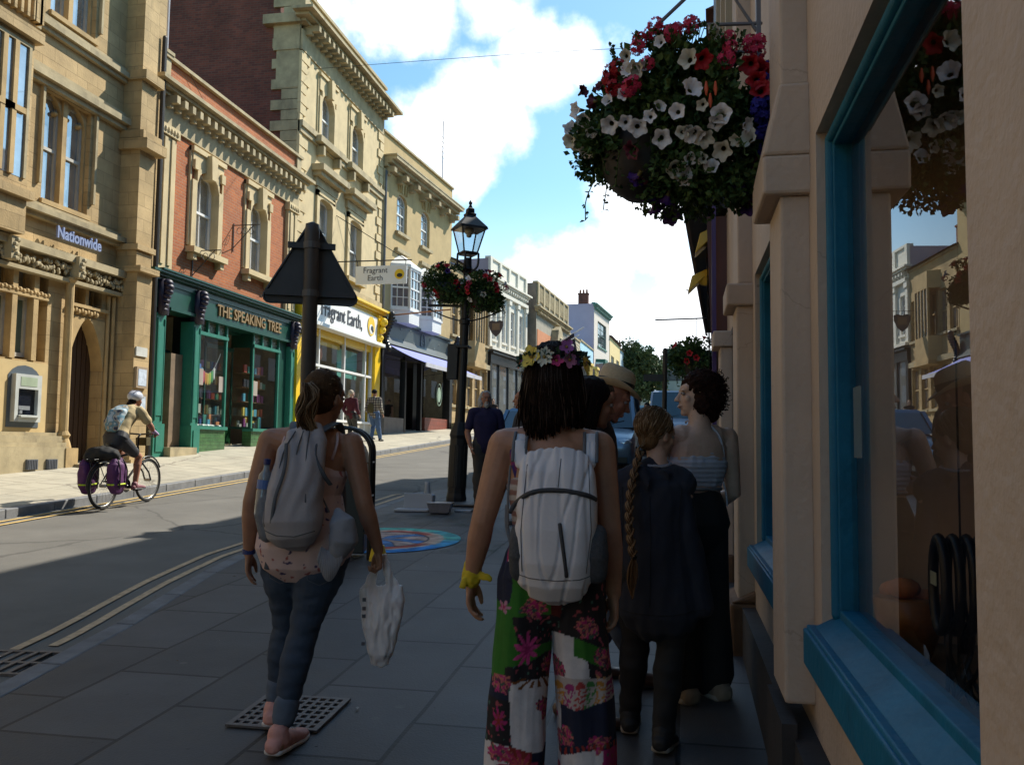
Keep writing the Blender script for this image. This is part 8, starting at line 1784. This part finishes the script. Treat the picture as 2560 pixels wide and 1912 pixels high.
r, f = walker('man in a checked shirt and blue jeans walking past the yellow shop', (-10.16, 28.4, G2(-10.16, 28.4)), -6, 1.74, True, ('tan', (.36, .18, .11)), mat('checked_cotton', (.3, .3, .3), .85, .05, 9, attr=True), mat('denim_blue', (.07, .13, .26), .85, .25, 6), hairmat('black', (.012, .010, .009)), 'short', .9, 0, pose=st, topcol=plaid, coat=.02)
t = MB(); t.tube([(-.06, -.16, .98), (-.06, -.17, 1.12), (-.05, -.155, 1.22)], [(.11, .06), (.12, .07), (.10, .05)], 16); t.build('shoulder_bag', mat('olive_canvas', (.10, .08, .03), .9, .2), r, smooth=True)
walker('grey haired woman in a long sleeved maroon top walking past the yellow shop', (-10.52, 27.2, G2(-10.52, 27.2)), -10, 1.66, False, ('fair', (.50, .31, .23)), mat('maroon_knit', (.07, .008, .018), .9, .15, 9), BLACK, hairmat('pale_grey', (.50, .44, .36)), 'short', .95, -20, pose={k: V(v)*.955 for k, v in st.items()}, coat=.06)
walker('woman in a dark sleeveless top with bare arms outside the white classical building', (-8.35, 39.2, G2(-8.35, 39.2)), 175, 1.64, False, ('fair', (.50, .31, .23)), mat('dark_sleeveless', (.02, .014, .012), .85), mat('pale_print_trousers', (.35, .3, .28), .9, .5, 22), hairmat('ginger_blonde', (.135, .068, .030)), 'short', .0, 20)
walker('bald man half hidden behind the flower crowned woman', (-1.98, 11.1, G(0, 11.1)), 100, 1.70, True, ('ruddy', (.36, .16, .10)), mat('charcoal_jersey', (.03, .03, .035), .9), KH, GH, 'bald', .5, 0)
walker('person in a pale blue shirt bending between the parked vans', (-.95, 26.2, G(0, 26.2)), 160, 1.55, True, ('tan', (.36, .18, .11)), mat('pale_blue_shirt', (.13, .19, .42), .85), BLACK, hairmat('near_black', (.014, .009, .008)), 'short', .9, 0)

# ---- touring cyclist
def bicycle():
    r = thing('bicycle', 'loaded touring bicycle with purple panniers on the far side of the road', 'bicycle', (-8.0, 11.76, -1.515+.05*11.76+.005), 0); r.rotation_euler.x = math.atan(SLOPE)
    R = .33; ry, fy = -.54, .52; DK = mat('bike_black', (.015, .014, .016), .35, .1, 9); TY = mat('tyre_rubber', (.02, .02, .02)); RM = mat('alloy', (.45, .44, .42), .3, .05, 5, metal=.8)
    for y in (ry, fy):
        m = MB(); m.tube([(0, y+(R-.02)*math.cos(w), R+(R-.02)*math.sin(w)) for w in [i*PI/20 for i in range(40)]], .02, 8, closed=True); w_ = m.build('wheel', TY, r, smooth=True)
        m = MB(); m.tube([(0, y+(R-.045)*math.cos(w), R+(R-.045)*math.sin(w)) for w in [i*PI/20 for i in range(40)]], .010, 6, closed=True); m.build('rim', RM, w_, smooth=True)
        m = MB(); 
        for k in range(28): w = k*2*PI/28; m.tube([(.025*(-1)**k, y+.02*math.cos(w+.6), R+.02*math.sin(w+.6)), (0, y+(R-.045)*math.cos(w), R+(R-.045)*math.sin(w))], .0012, 3, cap=False)
        m.build('spokes', RM, w_); m = MB(); m.tube([(-.04, y, R), (.04, y, R)], .022, 8); m.build('hub', RM, w_)
        m = MB(); m.tube([(0, y+(R+.03)*math.cos(w), R+(R+.03)*math.sin(w)) for w in [.5+i*PI/14 for i in range(13)]], (.012), 6); m.build('mudguard', DK, w_, smooth=True)
    bb, st_, hd, ht = V((0, -.09, .30)), V((0, -.24, .80)), V((0, .30, .62)), V((0, .26, .86)); m = MB()
    for a, b in ((bb, st_), (bb, hd), (lv(bb, st_, .85), lv(hd, ht, .6)), (hd, ht)): m.tube([a, b], .017, 8)
    for s in (-1, 1): m.tube([bb+V((s*.02, 0, 0)), (s*.055, ry, R)], .010, 6); m.tube([lv(bb, st_, .85)+V((s*.015, 0, 0)), (s*.055, ry, R)], .009, 6); m.tube([hd+V((s*.045, .01, -.02)), (s*.05, fy-.05, R+.12), (s*.05, fy, R)], .013, 6); m.tube([(s*.06, ry, R+.02), (s*.06, ry-.2, .72)], .006, 5); m.tube([(s*.06, -.22, .72), (s*.06, ry-.28, .72)], .006, 5)
    m.build('frame', DK, r, smooth=True)
    m = MB(); m.tube([ht, ht+V((0, .01, .13)), ht+V((0, .06, .17))], .014, 8); m.tube(spline([(-.29, -.0+.26, 1.03), (-.16, .30, 1.04), (0, .33, 1.03), (.16, .30, 1.04), (.29, .26, 1.03)], 4), .013, 8); m.build('handlebar', DK, r, smooth=True)
    m = MB(); m.tube([(.1, .36, 1.03), (.1, .38, 1.06)], .03, 8); m.box(-.09, .09, .34, .44, .86, .98); m.build('bar_bag', mat('olive_canvas', (.10, .08, .03)), r)
    m = MB(); m.tube([(0, -.40, .915), (0, -.28, .925), (0, -.12, .92)], [(.07, .03), (.055, .03), (.02, .015)], 12); m.tube([st_, (0, -.26, .9)], .013, 6); m.build('saddle', DK, r, smooth=True)
    m = MB(); m.lathe([(.09, -.006), (.1, 0), (.09, .006)], (.06, -.09, .30), 20, Matrix.Rotation(PI/2, 3, 'Y')); m.tube([(.07, -.09, .30), (.09, .06, .235)], .010, 6); m.tube([(-.07, -.09, .30), (-.09, -.24, .365)], .010, 6); m.box(.09, .18, .01, .10, .215, .24); m.box(-.18, -.09, -.29, -.2, .355, .38); m.tube([(.055, -.09, .38), (.05, ry, .37)], .004, 4); m.tube([(.055, -.09, .22), (.05, ry, .30)], .004, 4); m.build('crankset', DK, r)
    m = MB(); m.box(.14, .34, -.43, -.40, .26, .285); m.build('pump', mat('cream_plastic', (.6, .5, .35)), r)
    PU = mat('purple_nylon', (.085, .018, .10), .7, .2, 12, .3, 60); LM_ = mat('lime_strip', (.55, .70, .02), .6)
    for x, y0, nm in ((.19, -.50, 'near'), (-.19, -.60, 'far')):
        m = MB(); m.tube([(x, y0, .27), (x, y0, .33), (x, y0, .52), (x, y0, .64), (x, y0, .70)], [(.065, .12), (.085, .155), (.09, .165), (.08, .15), (.04, .10)], 20, power=3.5); q = remesh(m, 'pannier', PU, r, .008, 2, disp=fold(.014, 12, 12, 9))
        m = MB(); m.tube([V((x+.092*math.cos(w), y0+.160*math.sin(w), .36)) for w in [i*PI/14 for i in range(28)]], (.006, .014) and .013, 6, closed=True); m.build('reflective_strip', LM_, q, smooth=True)
        m = MB(); m.tube(spline([(x+.06, y0+.05, .70), (x+.105, y0+.08, .55), (x+.09, y0+.07, .3)], 4), .010, 5); m.tube(spline([(x+.06, y0-.06, .70), (x+.105, y0-.08, .55), (x+.09, y0-.07, .3)], 4), .010, 5); m.build('pannier_strap', DK, q, smooth=True)
    m = MB(); m.tube([(-.14, -.62, .76), (.0, -.58, .80), (.16, -.52, .76)], [(.10, .10), (.12, .10), (.09, .09)], 16); remesh(m, 'rack_bag', mat('black_nylon', (.012, .012, .012), .8, .2, 9), r, .008, 2, disp=fold(.02, 12, 12, 12))
    # rider
    p = thing('person', 'cyclist in a sand coloured shirt, black shorts and pale helmet riding the loaded bicycle', 'person', r.location, 0); p.rotation_euler.x = r.rotation_euler.x
    f = Fig(1.70, pelvis=(0, -.27, .99), waist=(0, -.20, 1.13), chest=(0, -.06, 1.30), neck=(0, .09, 1.43), head=(0, .20, 1.545), shL=(-.17, .05, 1.385), shR=(.17, .05, 1.385), elL=(-.27, .16, 1.17), elR=(.27, .16, 1.17), wrL=(-.27, .24, 1.08), wrR=(.27, .24, 1.08),
            hipL=(-.085, -.24, .95), hipR=(.085, -.24, .95), knL=(-.11, .13, .86), anL=(-.12, -.20, .47), knR=(.11, .12, .70), anR=(.12, .03, .31)); f.HM = Matrix.Rotation(math.radians(-8), 3, 'X'); S_ = V((1, 0, 0))
    b = MB(); f.torso(b, side=S_); f.neck(b); head_parts(b, f.J['head'], f.HM, 1.)
    for s in 'LR': f.arm(b, s); f.leg(b, s); f.foot(b, s); hand_parts(b, f.J['wr'+s], (0, .7, -.55), (-1 if s == 'R' else 1, 0, .2), (0, -.5, -1), .95, 1.1)
    remesh(b, 'body', SKIN('ruddy', (.36, .16, .10)), p, .0065, 2); eyes(p, f)
    t = MB(); f.torso(t, .016, 1.0, 9, side=S_)
    for s in 'LR': f.arm(t, s, .015, 0, .36, .02)
    remesh(t, 'sand_shirt', mat('sand_cotton', (.46, .36, .20), .85, .12, 9), p, .007, 2, disp=fold(.010, 12, 12, 12)); t = MB(); f.torso(t, .014, .85, 1.12, side=S_, sh=False)
    for s in 'LR': f.leg(t, s, .012, 0, .40)
    remesh(t, 'shorts', mat('black_lycra', (.022, .022, .028), .6, .2, 9), p, .007, 2, disp=fold(.004, 12, 12, 12))
    for s in 'LR': shoe(p, f, s, (0, 1, 0), (mat('plum_shoe', (.22, .08, .10), .6), BLACK), 'cycling_shoe')
    for s in 'LR': t = MB(); w = f.J['wr'+s]; t.tube([w, w+V((0, .05, -.03)), w+V((0, .085, -.05))], [(.036, .03), (.042, .03), (.04, .025)], 12); t.build('glove', mat('lilac_glove', (.40, .30, .50), .8), p, smooth=True)
    c = f.J['head']; t = MB(); t.ell(c+V((0, -.02, .055)), (.10, .135, .088), 22); t.tube([c+V((0, .10, .05)), c+V((0, .15, .035))], [(.06, .02), (.035, .006)], 12); hl = t.build('helmet', mat('helmet_silver', (.50, .52, .60), .3, .1, 6, coat=.3), p, smooth=True)
    t = MB()
    for k in (-1, 0, 1): t.tube(spline([c+V((k*.04, -.12, .10)), c+V((k*.045, -.02, .142)), c+V((k*.035, .08, .11))], 4), (.009), 6)
    t.build('helmet_vent', mat('vent_dark', (.10, .10, .13)), hl, smooth=True); t = MB(); t.tube([c+V((.08, 0, .02)), c+V((.06, .03, -.07)), c+V((0, .05, -.105)), c+V((-.06, .03, -.07)), c+V((-.08, 0, .02))], .005, 5); t.build('chin_strap', BLACK, hl)
    t = MB(); t.ell(c+V((0, -.09, -.02)), (.06, .06, .06), 12); t.ell(c+V((0, -.15, -.06)), (.04, .05, .05), 12); remesh(t, 'hair_bun', hairmat('near_black', (.014, .009, .008)), p, .007, 1, disp=fold(.01, 40, 40, 40))
    t = MB(); t.tube([(0, -.36, 1.13), (0, -.34, 1.22), (0, -.23, 1.36), (0, -.12, 1.44)], [(.10, .05), (.13, .075), (.13, .075), (.09, .04)], 20, side=S_, power=2.6)
    def dy(c_, n): q = noise.noise(c_*14); return V((.42, .50, .55)) if q > .12 else V((.13, .25, .32)) if q > -.15 else V((.38, .34, .28)) if q > -.4 else V((.05, .06, .10))
    remesh(t, 'day_sack', mat('tie_dye', (.4, .4, .4), .85, .05, 9, attr=True), p, .007, 2, disp=fold(.014, 12, 12, 12), col=dy)
bicycle()
